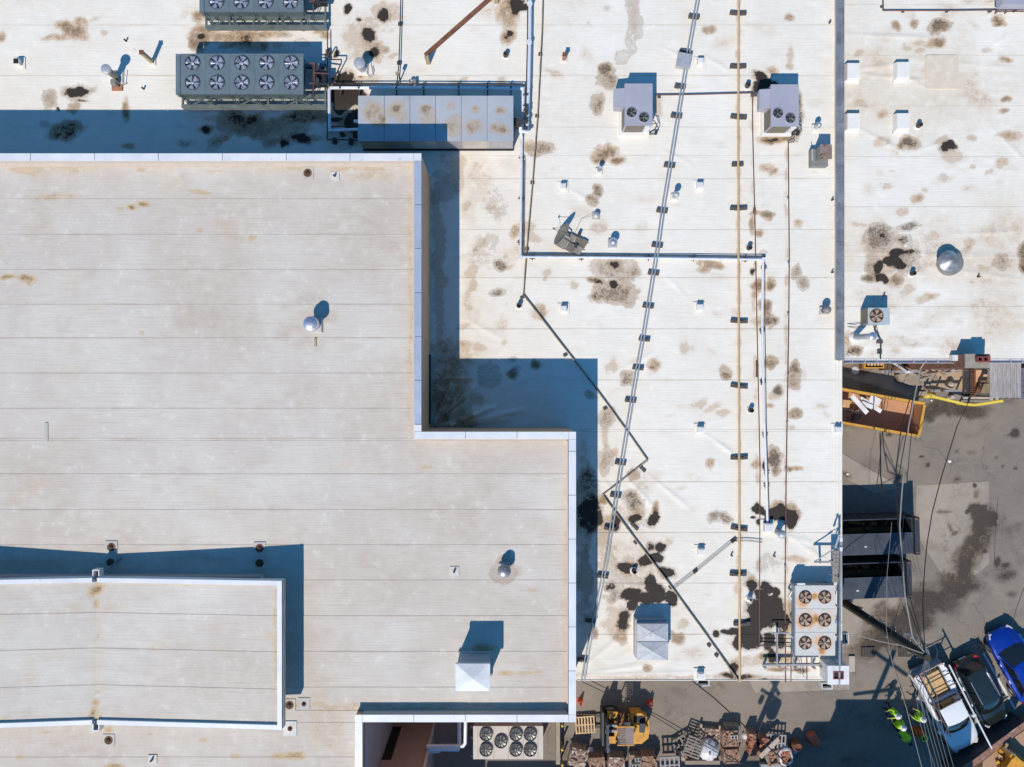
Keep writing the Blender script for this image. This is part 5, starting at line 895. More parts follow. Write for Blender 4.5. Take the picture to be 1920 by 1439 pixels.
# ------------------------------------------------------------------ satellite dish
def dish():
    rt = thing('satellite_dish', 'grey satellite dish on a ballast sled of flat blocks, above the silver pipe', 'satellite dish', W(1068, 455, Z0))
    c = W(1056, 441, Z0 + .75); ctr = Vector(c); nrm = Vector((-.86, .48, .38)).normalized(); up = Vector((0, 0, 1)); xx = nrm.cross(up).normalized(); yy = xx.cross(nrm).normalized(); vs = []; n = 24; rings = 5
    for side in (0, -.02):
        for i in range(rings + 1):
            r = .62 * i / rings
            for j in range(n): a = 2 * math.pi * j / n; vs.append(ctr + xx * r * math.cos(a) + yy * r * math.sin(a) * 1.02 + nrm * (.3 * r * r + side))
    fs = []; o = (rings + 1) * n
    for i in range(rings):
        for j in range(n): a, b_, c_, d = i * n + j, i * n + (j + 1) % n, (i + 1) * n + (j + 1) % n, (i + 1) * n + j; fs += [(a, b_, c_, d), (o + d, o + c_, o + b_, o + a)]
    for j in range(n): a, b_ = rings * n + j, rings * n + (j + 1) % n; fs.append((a, b_, o + b_, o + a))
    MB().add(vs, fs, True).build('reflector', mat('dish_grey', (.27, .25, .2), (.2, .185, .15), scale=3, rough=.6), rt)
    feed = ctr + nrm * .62 + Vector((0, 0, .02))
    for k in (-1, 1): MB().tube([ctr + yy * .58 * k + xx * .1, feed], .009, 5).build('feed_arm', M['pipe_dark'], rt)
    MB().tube([ctr - yy * .1 + xx * .58, feed], .012, 5).build('feed_arm', M['pipe_dark'], rt)
    MB().lathe(feed.x, feed.y, feed.z - .05, [(.04, 0), (.045, .1), (.02, .12)], 8).build('feed_horn', M['pipe_dark'], rt)
    g = W(1072, 455, Z0); MB().tube([(g.x - .2, g.y + .15, Z0 + .1), (g.x - .2, g.y + .15, Z0 + .6), ctr - nrm * .03], .035, 8).build('mast', M['galv'], rt)
    a = -.52; ca, sa = math.cos(a), math.sin(a)
    for i, (u, v, su, sv) in enumerate(((-.44, .12, .38, .3), (-.08, .17, .34, .34), (.28, .22, .32, .34), (-.4, -.32, .5, .5), (.1, -.3, .42, .42), (.5, -.22, .36, .42), (.58, .22, .3, .4))):
        MB().box(g.x + u * ca - v * sa, g.y + .02 + u * sa + v * ca, Z0 + .07, su, sv, .1, rz=a).build('ballast_block', M['woodd'] if i % 2 else M['dishblock'], rt)
    b = MB()
    for v in (-.48, -.05, .36): b.beam((g.x + (-.7) * ca - v * sa, g.y + (-.7) * sa + v * ca, Z0 + .04), (g.x + .78 * ca - v * sa, g.y + .78 * sa + v * ca, Z0 + .04), .04)
    b.build('sled_rail', M['galv'], rt)
    MB().box(g.x + .22, g.y - .22, Z0 + .17, .14, .2, .12, rz=a).build('amplifier', M['black_steel'], rt); MB().box(g.x + .36, g.y + .36, Z0 + .1, .16, .2, .22, rz=a).build('amplifier', M['black_steel'], rt)
    MB().tube([g + Vector((.1, .35, .02)), W(1090, 411, Z0 + .05), W(1112, 404, Z0 + .25)], .009, 5).build('cable', M['pipe_dark'], rt)
M['dishblock'] = mat('ballast_brown', (.19, .16, .125), (.14, .12, .095), scale=4, rough=.9)
dish()
# ------------------------------------------------------------------ ridged duct hood near the puddles
def duct_hood():
    rt = thing('relief_hood', 'large galvanised relief hood with two cross-broken lids beside the black silt', 'roof hood', W(1222, 1190, Z0))
    z = Z0 + .95; x0, y0, x1, y1 = rect(1195, 1170, 1252, 1238, z)
    MB().rb(x0 - .06, y0 + .02, x1 - .04, y1 + .12, Z0, z - .3).build('curb', M['galv'], rt)
    MB().rb(x0, y0, x1, y1 + .02, z - .32, z - .02).build('casing', M['unit_side'], rt)
    ym = y0 + (y1 - y0) * .52
    for a, b_ in ((y0, ym - .03), (ym + .02, y1)):
        cx_, cy_ = (x0 + x1) / 2, (a + b_) / 2; zz = z + .0; b = MB()
        P = [(x0 - .02, a, zz), (x1 + .02, a, zz), (x1 + .02, b_, zz), (x0 - .02, b_, zz), (cx_, cy_, zz + .055)]
        b.add(P, [(0, 1, 4), (1, 2, 4), (2, 3, 4), (3, 0, 4)])
        b.rb(x0 - .02, a, x1 + .02, b_, zz - .06, zz - .002)
        for k in range(4): b.beam(P[k], (cx_, cy_, zz + .06), .035, .015)
        b.build('lid', M['galv'], rt)
duct_hood()
def white_hood():
    rt = thing('pyramid_hood', 'tall square hood with a white cross-broken lid near the south parapet of the beige roof', 'roof hood', W(890, 1255, ZM))
    z = ZM + 1.75; x0, y0, x1, y1 = rect(854, 1245, 919, 1296, z)
    MB().rb(x0 + .08, y0 + .1, x1 - .04, y1 - .04, ZM, z - .12).build('casing', M['chill2'], rt)
    b = MB(); cx_, cy_ = (x0 + x1) / 2, (y0 + y1) / 2; P = [(x0, y0, z), (x1, y0, z), (x1, y1, z), (x0, y1, z), (cx_, cy_, z + .16)]
    b.add(P, [(0, 1, 4), (1, 2, 4), (2, 3, 4), (3, 0, 4)]); b.rb(x0, y0, x1, y1, z - .14, z - .002); b.build('lid', M['trim'], rt)
    MB().rb(x0 + .02, y0 + .02, x1 + .02, y1 - .01, ZM, ZM + .2).build('curb', M['greymem'], rt)
M['chill2'] = mat('blue_grey_sheet', (.30, .34, .38), scale=1, rough=.5)
white_hood()
# ------------------------------------------------------------------ six-fan condenser, its piping and the edge steel
def condenser6():
    rt = thing('six_fan_condenser', 'white condenser with six rusty fans at the lower right corner of the white roof', 'condenser', W(1528, 1165, Z0))
    z = Z0 + .95; x0, y0, x1, y1 = rect(1491.5, 1098, 1566, 1230, z)
    cb6 = S('1509 1122 20 16 0 b.5;1546 1120 17 13 0 b.45;1528 1118 9 8 0 b.8;1507 1133 14 9 0 b.5;1509 1165 22 17 0 b.7;1500 1175 12 10 0 b.6;1528 1160 9 10 0 b1;1546 1163 18 15 0 b.6;1509 1206 17 14 0 b.4;1546 1208 18 16 0 b.6;1541 1224 9 9 0 b.8;1530 1205 6 8 0 b.3')
    for i in range(3):
        a = y0 + (y1 - y0) * i / 3; b_ = y0 + (y1 - y0) * (i + 1) / 3
        grid_obj('top_panel', ax(x0, x1, .03), ax(a + .008, b_ - .008, .03), lambda X, Y: 0 * X + z - .002, cb6, z, M['rustpanel'], rt)
    MB().rb(x0 + .02, y0 + .02, x1 - .02, y1 - .02, Z0 + .4, z - .045).build('casing', M['unit_side'], rt)
    MB().rb(x0 - .02, y0 + .05, x0 + .0, y1 - .05, Z0 + .42, z - .06).build('coil', M['chill2'], rt)
    MB().rb(x0 + .1, y1 + .0, x0 + .5, y1 + .1, z - .1, z - .02).build('electrical_box', M['white'], rt)
    for xx in (x0 + .1, x1 - .1):
        for yy in (y0 + .1, (y0 + y1) / 2, y1 - .1): MB().rb(xx - .05, yy - .05, xx + .05, yy + .05, Z0, Z0 + .4).build('leg', M['steel_grey'], rt)
    for py in (1120, 1163, 1206):
        for px in (1509.5, 1546): c = W(px, py, z); fan(rt, (c.x, c.y, z), .305, 'rust', rnd.random())
condenser6()
rt = thing('pipe_rack', 'grey steel pipe rack and pipework left and below the six-fan condenser', 'pipe rack', W(1470, 1243, Z0))
for pts, r, m in (([(1431, 1247, .4), (1536, 1246, .4)], .08, 'steel_grey'), ([(1457, 1246, .5), (1457, 1188, .5)], .055, 'steel_grey'), ([(1447, 1190, .6), (1449, 1187, .6), (1478, 1187, .6), (1490, 1200, .6)], .035, 'galv'), ([(1488, 1246, .5), (1488, 1226, .5)], .05, 'steel_grey'), ([(1522, 1246, .5), (1522, 1232, .5)], .05, 'steel_grey'), ([(1424, 1209, .3), (1488, 1210, .3)], .02, 'pipe_dark'), ([(1496, 1230, .5), (1507, 1270, .3)], .02, 'steel_grey'), ([(1513, 1232, .5), (1513, 1275, .3)], .025, 'pipe_red'), ([(1484, 1215, .4), (1483, 1279, .2)], .025, 'pipe_red'), ([(1486, 1108, .5), (1479, 1118, .4), (1486, 1125, .4)], .05, 'galv')):
    MB().tube([W(x, y, Z0 + z) for x, y, z in pts], r, 6).build('rack_pipe', M[m], rt)
for px, py in ((1431, 1248), (1457, 1246), (1488, 1248), (1522, 1248), (1536, 1248)): c = W(px, py, Z0); MB().rb(c.x - .05, c.y - .05, c.x + .05, c.y + .05, Z0, Z0 + .45).build('rack_leg', M['steel_grey'], rt)
rt = thing('steel_edge_frame', 'long galvanised steel rail with bracket along the roof edge beside the condenser', 'steel frame', W(1570, 1150, Z0))
z = Z0 + 1.1
MB().beam(W(1577, 1012, z), W(1573, 1288, z), .09, .12).build('rail', M['steel_grey'], rt)
for py in (1030, 1085, 1140, 1196, 1250): a = W(1575, py, z); MB().beam((a.x, a.y, Z0), (a.x, a.y, z), .06).build('post', M['steel_grey'], rt); MB().beam((a.x, a.y, z), (a.x - .35, a.y + .12, Z0 + .6), .03).build('brace', M['steel_grey'], rt)
b = MB(); g = rect(1560, 1032, 1573, 1092, z - .3)
for i in range(8): y = g[1] + (g[3] - g[1]) * i / 8; MB().rb(g[0], y + .01, g[2], y + (g[3] - g[1]) / 8 - .01, z - .3, z - .26).build('walkway_board', M['woodd'], rt)
MB().beam(W(1527, 1054, Z0 + .9), W(1562, 1054, Z0 + .9), .09).build('bracket_arm', M['steel_grey'], rt); MB().beam(W(1528, 1053, Z0 + .9), W(1563, 1030, Z0 + .9), .05).build('bracket_arm', M['galv'], rt); MB().beam(W(1538, 1056, Z0 + .9), W(1538, 1056, Z0), .08).build('post', M['steel_grey'], rt)
MB().beam(W(1566, 1028, z), W(1574, 1003, z), .1, .03).build('bracket_arm', M['galv'], rt)
for px, py in ((1577, 1012), (1577, 1030)): c = W(px, py, z + .08); MB().box(c.x, c.y, z + .06, .13, .2, .05).build('gusset', M['white'], rt)
# white masonry chimney
def chimney():
    z = Z0 + 1.15; x0, y0, x1, y1 = rect(1553, 1250, 1591, 1283, z); rt = thing('white_chimney', 'white painted masonry chimney with a dark red flue at the corner of the roof', 'chimney', ((x0 + x1) / 2, (y0 + y1) / 2, 0))
    MB().rb(x0, y0, x1, y1, 0, z - .06).build('stack', M['white'], rt)
    b = MB(); t = .24
    b.rb(x0 - .03, y0 - .03, x1 + .03, y0 + t, z - .06, z); b.rb(x0 - .03, y1 - t, x1 + .03, y1 + .03, z - .06, z); b.rb(x0 - .03, y0 + t, x0 + t, y1 - t, z - .06, z); b.rb(x1 - t, y0 + t, x1 + .03, y1 - t, z - .06, z); b.build('crown', M['white'], rt)
    b = MB(); b.rb(x0 + t, y0 + t, x1 - t, y0 + t + .05, z - .05, z + .02); b.rb(x0 + t, y1 - t - .05, x1 - t, y1 - t, z - .05, z + .02); b.rb(x0 + t, y0 + t + .05, x0 + t + .05, y1 - t - .05, z - .05, z + .02); b.rb(x1 - t - .05, y0 + t + .05, x1 - t, y1 - t - .05, z - .05, z + .02); b.build('flue_liner', M['clay'], rt)
    MB().rb(x0 + t + .05, y0 + t + .05, x1 - t - .05, y1 - t - .05, z - .058, z - .05).build('flue_opening', M['dark'], rt)
chimney()
# ------------------------------------------------------------------ right-hand roof equipment
def small_condenser():
    rt = thing('rusty_fan_condenser', 'small pale condenser with one rusty fan on the right-hand roof', 'condenser', W(1645, 592, Z0)); z = Z0 + .9
    x0, y0, x1, y1 = rect(1627.5, 577.5, 1668.5, 609, z)
    MB().rb(x0, y0, x1, y1, z - .04, z).build('top_panel', M['chill3'], rt); MB().rb(x0 + .02, y0 + .02, x1 - .02, y1 - .02, Z0 + .06, z - .045).build('casing', M['chill3'], rt)
    MB().rb(x0 - .02, y0 + .04, x0 + .01, y1 - .04, Z0 + .1, z - .06).build('coil', M['coil'], rt)
    c = W(1643, 593, z); fan(rt, (c.x, c.y, z), .33, 'red', .2)
    for dy in (0, .07): MB().tube([(x0 + .1, y0 - .02 - dy, Z0 + .3), (x0 - .4, y0 - .06 - dy, Z0 + .25), W(1589, 612.5, Z0 + .2)], .015, 5).build('refrigerant_line', M['pipe_dark'], rt)
    MB().tube([(c.x + .18, y0, Z0 + .5), (c.x + .22, y0 - .2, Z0 + .2), W(1652, 640, Z0 + .15), W(1651, 674, Z0 + .15)], .035, 6).build('conduit', M['pipe_dark'], rt)
    MB().tube([(c.x + .1, y0 - .1, Z0 + .4), W(1645, 622, Z0 + .3), W(1650, 636, Z0 + .15)], .02, 6).build('conduit', M['pipe_dark'], rt)
    for py, w in ((642, .3), (658, .24), (663, .24)): q = W(1650, py, Z0 + .1); MB().box(q.x, q.y, Z0, w, .12 if py == 642 else .04, .12).build('support_block', M['block'], rt)
M['chill3'] = mat('pale_green_grey', (.42, .47, .46), (.38, .43, .42), scale=2, rough=.5)
small_condenser()
rt = thing('flue_pipe', 'bent galvanised flue leaning right with a round cap, below the rusty fan condenser', 'flue', W(1601, 634, Z0))
a = W(1602, 633, Z0); MB().lathe(a.x, a.y, Z0, [(.3, 0), (.22, .1), (.17, .14)], 14).build('boot', M['whitemem'], rt)
tp = W(1638, 630, Z0 + 1.35); MB().tube([a, (a.x, a.y, Z0 + .25), (tp.x, tp.y, Z0 + 1.25)], .14, 12).build('pipe', M['galv'], rt); MB().lathe(tp.x, tp.y, Z0 + 1.25, [(.19, -.06), (.2, .06), (.12, .12), (.01, .13)], 16).build('cap', M['silverp'], rt)
rt = thing('slate_rooftop_unit', 'slate grey unit on a thin red frame cut by the top right corner', 'air conditioner', W(1903, 0, Z0)); x0, y0, x1, y1 = rect(1879, -40, 1935, 9, Z0 + .8)
MB().rb(x0, y0, x1, y1, Z0 + .3, Z0 + .8).build('cabinet', M['unit'], rt); b = MB(); b.beam((x0, y0 - .1, Z0 + .28), (x1, y0 - .1, Z0 + .28), .05); b.build('frame', M['pipe_red'], rt)
for xx in (x0 + .1, x0 + .6): MB().beam((xx, y0 - .1, Z0), (xx, y0 - .1, Z0 + .28), .04).build('leg', M['pipe_red'], rt)
# ================================================================== THE YARD
def part(rt, nm, m_, bb, rz=0):
    me = MB().rb(*(bb[0], bb[1], bb[3], bb[4]), bb[2], bb[5]).mesh(M[m_], name=nm); o = bpy.data.objects.new(nm, me); COL.objects.link(o); o.parent = rt; return o
def G_(px, py): return W(px, py, 0)
def wheel(rt, x, y, r, w, along='y'):
    b = MB(); n = 18; vs = []
    prof = [(r * .6, -w / 2), (r * .95, -w / 2), (r, -w * .35), (r, w * .35), (r * .95, w / 2), (r * .6, w / 2)]
    for rr, h in prof:
        for j in range(n): a = 2 * math.pi * j / n; vs.append((x + rr * math.cos(a), y + h, r + rr * math.sin(a)))
    b.add(vs, [(i * n + j, (i + 1) * n + j, (i + 1) * n + (j + 1) % n, i * n + (j + 1) % n) for i in range(5) for j in range(n)], True)
    t = b.build('wheel', M['tyre'], rt); b = MB(); vs = [(x + r * .6 * math.cos(2 * math.pi * j / n), y + h, r + r * .6 * math.sin(2 * math.pi * j / n)) for h in (-w * .4, w * .4) for j in range(n)]
    b.add(vs, [tuple(range(n)), tuple(range(n, 2 * n))[::-1]] + [(j, (j + 1) % n, (j + 1) % n + n, j + n) for j in range(n)]); b.build('rim', M['silverp'], t); return t
def loft(sts, mt, name, rt):
    # sts: (x, half width, z bottom, z shoulder, z top); closed, smooth shell
    b = MB(); vs = []; m = 11
    for x, w, zb, zs, zt in sts:
        vs += [(x, -w * .86, zb), (x, -w * .98, zb + (zs - zb) * .35), (x, -w, zb + (zs - zb) * .75), (x, -w * .96, zs), (x, -w * .8, zs + (zt - zs) * .6), (x, 0, zt), (x, w * .8, zs + (zt - zs) * .6), (x, w * .96, zs), (x, w, zb + (zs - zb) * .75), (x, w * .98, zb + (zs - zb) * .35), (x, w * .86, zb)]
    n = len(sts); fs = [(i * m + j, i * m + (j + 1) % m, (i + 1) * m + (j + 1) % m, (i + 1) * m + j) for i in range(n - 1) for j in range(m)]
    fs += [tuple(range(m))[::-1], tuple(range((n - 1) * m, n * m))]; b.add(vs, [f[::-1] for f in fs], True); return b.build(name, mt, rt)
def outline(x0, x1, w0, w1, bow0, bow1, n=7):
    P = []
    for i in range(n): t = -1 + 2 * i / (n - 1); P.append((x1 + bow1 * (1 - t * t), w1 * t))
    for i in range(n): t = 1 - 2 * i / (n - 1); P.append((x0 - bow0 * (1 - t * t), w0 * t))
    return P
def cabin(rt, base, top, zb, zt, paint, pill=True):
    B_ = outline(*base); T_ = outline(*top); n = len(B_)
    b = MB(); b.add([(x, y, zb) for x, y in B_] + [(x, y, zt) for x, y in T_], [(i, (i + 1) % n, (i + 1) % n + n, i + n) for i in range(n)] + [tuple(range(n, 2 * n))], True); b.build('window_glass', M['glass'], rt)
    cx = sum(x for x, y in T_) / n; b = MB(); vs = [(x, y, zt + .012) for x, y in T_] + [(cx + (x - cx) * .8, y * .8, zt + .045) for x, y in T_] + [(cx, 0, zt + .055)]
    b.add(vs, [(i, (i + 1) % n, (i + 1) % n + n, i + n) for i in range(n)] + [(i + n, (i + 1) % n + n, 2 * n) for i in range(n)] + [tuple(range(n))[::-1]], True); b.build('roof', paint, rt)
    if pill:
        for i in (0, 6, 7, 13): b = MB(); b.beam((B_[i][0], B_[i][1], zb), (T_[i][0], T_[i][1], zt + .01), .06, .05); b.build('pillar', paint, rt)
        for s in (-1, 1): xm = (base[0] + base[1]) / 2; b = MB(); b.beam((xm, s * (base[2] + base[3]) / 2 * 1.0, zb), (xm - .05, s * (top[2] + top[3]) / 2, zt), .07, .03); b.build('pillar', paint, rt)
def sedan(label, pos, rz, paint, L=4.3, Wd=1.76, suv=False):
    rt = thing('parked_car', label, 'car', (0, 0, 0), group='cars parked beside the low wall'); h = Wd / 2
    loft([(-L / 2, h * .68, .4, .62, .7), (-L / 2 + .08, h * .84, .3, .78, .88), (-L / 2 + .35, h * .96, .24, .85, .97), (-L * .25, h, .22, .86, .95), (0, h, .22, .86, .95), (L * .2, h, .22, .84, .93), (L * .3, h * .98, .22, .80, .93), (L / 2 - .45, h * .93, .26, .72, .82), (L / 2 - .12, h * .8, .32, .62, .7), (L / 2, h * .6, .38, .52, .58)], paint, 'body', rt)
    for s in (-1, 1): MB().beam((L * .24 + .1, s * h * .55, .935), (L / 2 - .35, s * h * .5, .86), .012, .012).build('bonnet_crease', M['black_steel'], rt)
    MB().box(-L / 2 - .005, 0, .48, .02, .45, .12).build('number_plate', M['white'], rt)
    xr = -L / 2 + (.25 if suv else .55)
    cabin(rt, (xr, L * .24, h * .8, h * .84, .06, .22), (xr + (.28 if suv else .6), L * .24 - .75, h * .66, h * .66, .04, .08), .9, 1.42 + .1 * suv, paint)
    for s in (-1, 1):
        for x in (-L / 2 + .8, L / 2 - .85): wheel(rt, x, s * (h - .1), .32, .21)
        b = MB(); b.box(L * .24 - .4, s * (h + .08), .92, .14, .17, .11, top=.8); b.build('mirror', paint, rt)
        b = MB(); b.beam((L / 2 - .32, s * (h * .74), .67), (L / 2 - .05, s * h * .55, .6), .2, .08); b.build('headlight', M['headlight'], rt)
        b = MB(); b.beam((-L / 2 + .02, s * h * .62, .82), (-L / 2 + .22, s * h * .86, .86), .13, .1); b.build('taillight', M['taillight'], rt)
        MB().beam((-.75, s * (h - .012), .8), (-.55, s * (h - .012), .8), .03, .03).build('door_handle', M['silverp'], rt)
        MB().beam((.35, s * (h - .012), .8), (.55, s * (h - .012), .8), .03, .03).build('door_handle', M['silverp'], rt)
        MB().beam((-L * .3, s * h * .64, 1.49 + .1 * suv), (L * .04, s * h * .64, 1.49 + .1 * suv), .035, .03).build('roof_rail', M['silverp' if suv else 'black_steel'], rt)
        MB().beam((L * .24 + .02, s * .1, .95), (L * .24 - .2, s * .55, 1.03), .02, .02).build('wiper', M['black_steel'], rt)
    rt.location = pos; rt.rotation_euler = (0, 0, rz); return rt
c = W(1839, 1297, .7); sedan('glossy black car parked between the white pickup and the blue car', (c.x, c.y, 0), R(-62), M['blackpaint'], 4.25, 1.76, True)
c = W(1907, 1246, .7); sedan('bright blue car cut by the right edge of the photo', (c.x, c.y, 0), R(118), M['bluepaint'], 4.5, 1.85)
def pickup():
    c = W(1779, 1331, 1.0); rt = thing('pickup_truck', 'white pickup truck with ladder rack and plywood in its bed', 'pickup truck', (0, 0, 0)); P = M['whitepaint']; L, h = 5.15, .96
    loft([(.35, h * .96, .35, .95, 1.02), (.4, h, .32, 1.0, 1.1), (1.0, h, .3, 1.0, 1.1), (1.5, h * .99, .3, .98, 1.12), (2.0, h * .95, .34, .92, 1.06), (2.38, h * .86, .38, .8, .95), (2.52, h * .7, .42, .66, .78), (2.57, h * .5, .45, .6, .66)], P, 'body', rt)
    loft([(-.8, h * .97, .35, .98, 1.04), (-.7, h, .32, 1.0, 1.08), (.34, h, .32, 1.0, 1.1)], P, 'cab_side', rt)
    cabin(rt, (-.72, 1.12, h * .84, h * .86, .02, .26), (-.58, .42, h * .72, h * .7, .02, .10), 1.04, 1.66, P)
    MB().rb(-2.5, -h + .02, -.82, h - .02, .42, .62).build('bed_floor', M['dark'], rt)
    for s in (-1, 1):
        b = MB(); b.rb(-2.55, s * h - s * .0, -.81, s * (h - .1), .4, 1.06); b.rb(-2.5, s * (h - .3), -.85, s * (h - .1), .62, .98); b.build('bed_side', P, rt)
        for x in (-1.72, 1.72): wheel(rt, x, s * (h - .12), .38, .25)
        b = MB(); b.box(-2.5, s * (h - .07), .72, .1, .16, .3); b.build('taillight', M['taillight'], rt)
        b = MB(); b.beam((2.25, s * .72, .82), (2.5, s * .58, .74), .2, .12); b.build('headlight', M['headlight'], rt)
        b = MB(); b.box(.85, s * (h + .12), 1.02, .16, .22, .18); b.build('mirror', P, rt)
    MB().rb(-2.6, -h + .1, -2.55, h - .1, .5, 1.04).build('tailgate', M['unit_side'], rt); MB().rb(-2.72, -h + .05, -2.6, h - .05, .42, .58).build('rear_bumper', M['silverp'], rt)
    rk = 1.82
    for y, m_, x0, x1 in ((-.0 + h - .05, 'trim', -2.75, 2.55), (-h + .12, 'pipe_dark', -2.6, .9)): MB().beam((x0, y, rk), (x1, y, rk), .07).build('rack_rail', M[m_], rt)
    for x in (-2.3, -1.65, -1.0): MB().beam((x, -h + .12, rk - .06), (x, h - .05, rk - .06), .045).build('rack_bar', M['pipe_dark'], rt)
    for x in (-2.4, -.95):
        for y in (-h + .1, h - .06): MB().beam((x, y, 1.06), (x, y, rk - .04), .05).build('rack_post', M['pipe_dark'], rt)
    rt.location = (c.x, c.y, 0); rt.rotation_euler = (0, 0, R(-63))
    ld = thing('plywood_stack', 'orange plywood sheets stacked in the bed of the white pickup', 'plywood', (c.x, c.y, .62)); q = R(-63)
    for i in range(4): part(ld, 'sheet', 'ply', (-2.45 + .05 * i, -.52, .02 + i * .09, -.95 - .04 * i, .5, .105 + i * .09))
    ld.rotation_euler = (0, 0, q)
pickup()
# parking lines
def lines(pts, w, z=.03):
    P0, P1 = G_(*pts[0]), G_(*pts[1]); o = MB().beam((P0.x, P0.y, z), (P1.x, P1.y, z), w, .004).build('parking_line', M['line'], None, (P0.x, P0.y, 0)); struct(o)
lines(((1843, 1224), (1903, 1330)), .13, .036); lines(((1910, 1188), (1975, 1300)), .13, .036); lines(((1716, 1302), (1770, 1397)), .13, .036); lines(((1786, 1252), (1838, 1366)), .13, .036)
# low wall and planting bed with machine at the corner
M['shade_wall'] = mat('shaded_wall_face', (.07, .06, .06), scale=2, rough=.9, bump=.3)  # wall face coloured dark to stand for the shade on it
rt = thing('brick_wall', 'low reddish wall running diagonally across the bottom right corner', 'wall', W(1877, 1388, 0)); z = 1.4
pts = [W(1790, 1455, z), W(1838, 1423, z), W(1872, 1396, z), W(1925, 1357, z)]
for a, b_ in zip(pts[:-1], pts[1:]):
    d = (b_ - a).normalized(); MB().beam(a - Vector((0, 0, .78)), b_ - Vector((0, 0, .78)), .26, 1.24).build('wall', M['shade_wall'], rt); n = int((b_ - a).length / .45)
    for i in range(n): p = a.lerp(b_, i / n); q = a.lerp(b_, (i + 1) / n); MB().beam(p - Vector((0, 0, .02)) + d * .008, q - Vector((0, 0, .02)) - d * .008, .34, .07 + .01 * (i % 2)).build('coping_stone', M['copingbrick'] if 'copingbrick' in M else M.setdefault('copingbrick', mat('brick_cap', (.30, .16, .12), (.22, .11, .08), scale=4, rough=.9)), rt)
rt = thing('light_rail', 'pale metal rail lying on the diagonal wall', 'rail', W(1900, 1370, 1.5)); MB().beam(W(1894, 1374, 1.56), W(1905, 1366, 1.56), .08, .05).build('rail', M['pipe_tan'], rt)
b = MB(); P = [W(1840, 1460, 1.15), W(1843, 1428, 1.15), W(1878, 1400, 1.15), W(1960, 1342, 1.15), W(1990, 1460, 1.15)]; b.prism([(p.x, p.y) for p in P], 0, 1.15); o = b.build('raised_lot', mat('sandy_ground', (.40, .25, .15), (.34, .2, .12), scale=1, rough=.95, bump=.4), None, (P[0].x, P[0].y, 0)); struct(o)
rt = thing('yellow_excavator', 'yellow digger arm and body in the bottom right corner behind the wall', 'excavator', W(1905, 1430, .6)); m = M['machine']
def B3(a, za, b_, zb, w, h, nm, mt): MB().beam(W(*a, za), W(*b_, zb), w, h).build(nm, M[mt], rt)
B3((1874, 1400), 1.2, (1898, 1418), 2.0, .22, .3, 'boom', 'machine'); B3((1898, 1418), 2.0, (1918, 1436), 1.9, .28, .32, 'boom', 'machine'); B3((1872, 1400), 1.2, (1878, 1404), .9, .5, .35, 'bucket', 'machine'); B3((1883, 1402), 1.6, (1903, 1416), 2.2, .09, .09, 'hydraulic_ram', 'silverp')
b = MB(); q = W(1908, 1440, 1.4); b.box(q.x, q.y, 1.1, 1.7, 1.3, .7, rz=-.6); b.build('body', m, rt); b = MB(); q = W(1866, 1432, 1.0); b.box(q.x, q.y, .7, .7, .35, .3, rz=.5); b.build('blade', m, rt)
for px, py in ((1880, 1430), (1892, 1422), (1870, 1440)): q = W(px, py, 1); MB().box(q.x, q.y, .6, .55, .4, .5, rz=rnd.random()).build('engine_block', M['junk'], rt)
for k in range(16):
    px, py = rnd.uniform(1868, 1918), rnd.uniform(1412, 1445); q = W(px, py, 1.3); an = rnd.uniform(-1.2, .4); MB().beam(q, q + Vector((math.cos(an), math.sin(an), rnd.uniform(-.2, .3))) * rnd.uniform(.3, .9), rnd.uniform(.06, .2), rnd.uniform(.05, .15)).build('attachment', M[rnd.choice(['machine', 'machine', 'rust', 'black_steel', 'ply'])], rt)
B3((1856, 1422), .9, (1880, 1438), .9, .05, .05, 'tow_bar', 'steel_grey')
# ------------------------------------------------------------------ roll-off dumpster
def rolloff():
    z = 1.55; A = W(1579, 730, z); B_ = W(1734, 757.5, z); D = W(1724, 818.5, z); C_ = W(1579, 793, z)
    d = (B_ - A).normalized(); n = Vector((-d.y, d.x, 0)); wdt = (B_ - D).length; ang = math.atan2(d.y, d.x); Lg = 6.4
    ctr = B_ - d * Lg / 2 - n * wdt / 2 * (1 if (D - B_).dot(n) < 0 else -1); rt = thing('roll_off_dumpster', 'orange open-top roll-off dumpster with yellow rim beside the white roof edge', 'dumpster', (ctr.x, ctr.y, 0))
    l, w = Lg / 2, wdt / 2
    for s in (-1, 1): part(rt, 'side_wall', 'binin', (-l, min(s * w, s * (w - .05)), .2, l, max(s * w, s * (w - .05)), z - .06))
    part(rt, 'end_gate', 'binin', (l - .06, -w + .05, .2, l, w - .05, z - .06)); part(rt, 'front_wall', 'binin', (-l, -w + .05, .2, -l + .06, w - .05, z - .06)); part(rt, 'floor', 'binin', (-l + .06, -w + .05, .2, l - .06, w - .05, .27))
    for s in (-1, 1): part(rt, 'rim', 'orange', (-l, s * w - .07, z - .06, l, s * w + .07, z + .03))
    part(rt, 'rim', 'orange', (l - .08, -w + .08, z - .06, l + .06, w - .08, z + .03))
    for i in range(6):
        x = -l + .6 + i * 1.05
        for s in (-1, 1): part(rt, 'rib', 'orange', (x, s * w + (0 if s > 0 else -.09), .25, x + .08, s * w + (.09 if s > 0 else 0), z - .06))
    part(rt, 'latch', 'orange', (l + .06, -.35, .9, l + .22, -.1, 1.3)); part(rt, 'latch', 'orange', (l + .06, .1, 1.1, l + .15, .22, 1.3))
    for s in (-1, 1): part(rt, 'skid', 'black_steel', (-l, s * .5 - .06, .0, l, s * .5 + .06, .2))
    rt.rotation_euler = (0, 0, ang); return ctr, ang, l, w
ctr, ang, l, w = rolloff()
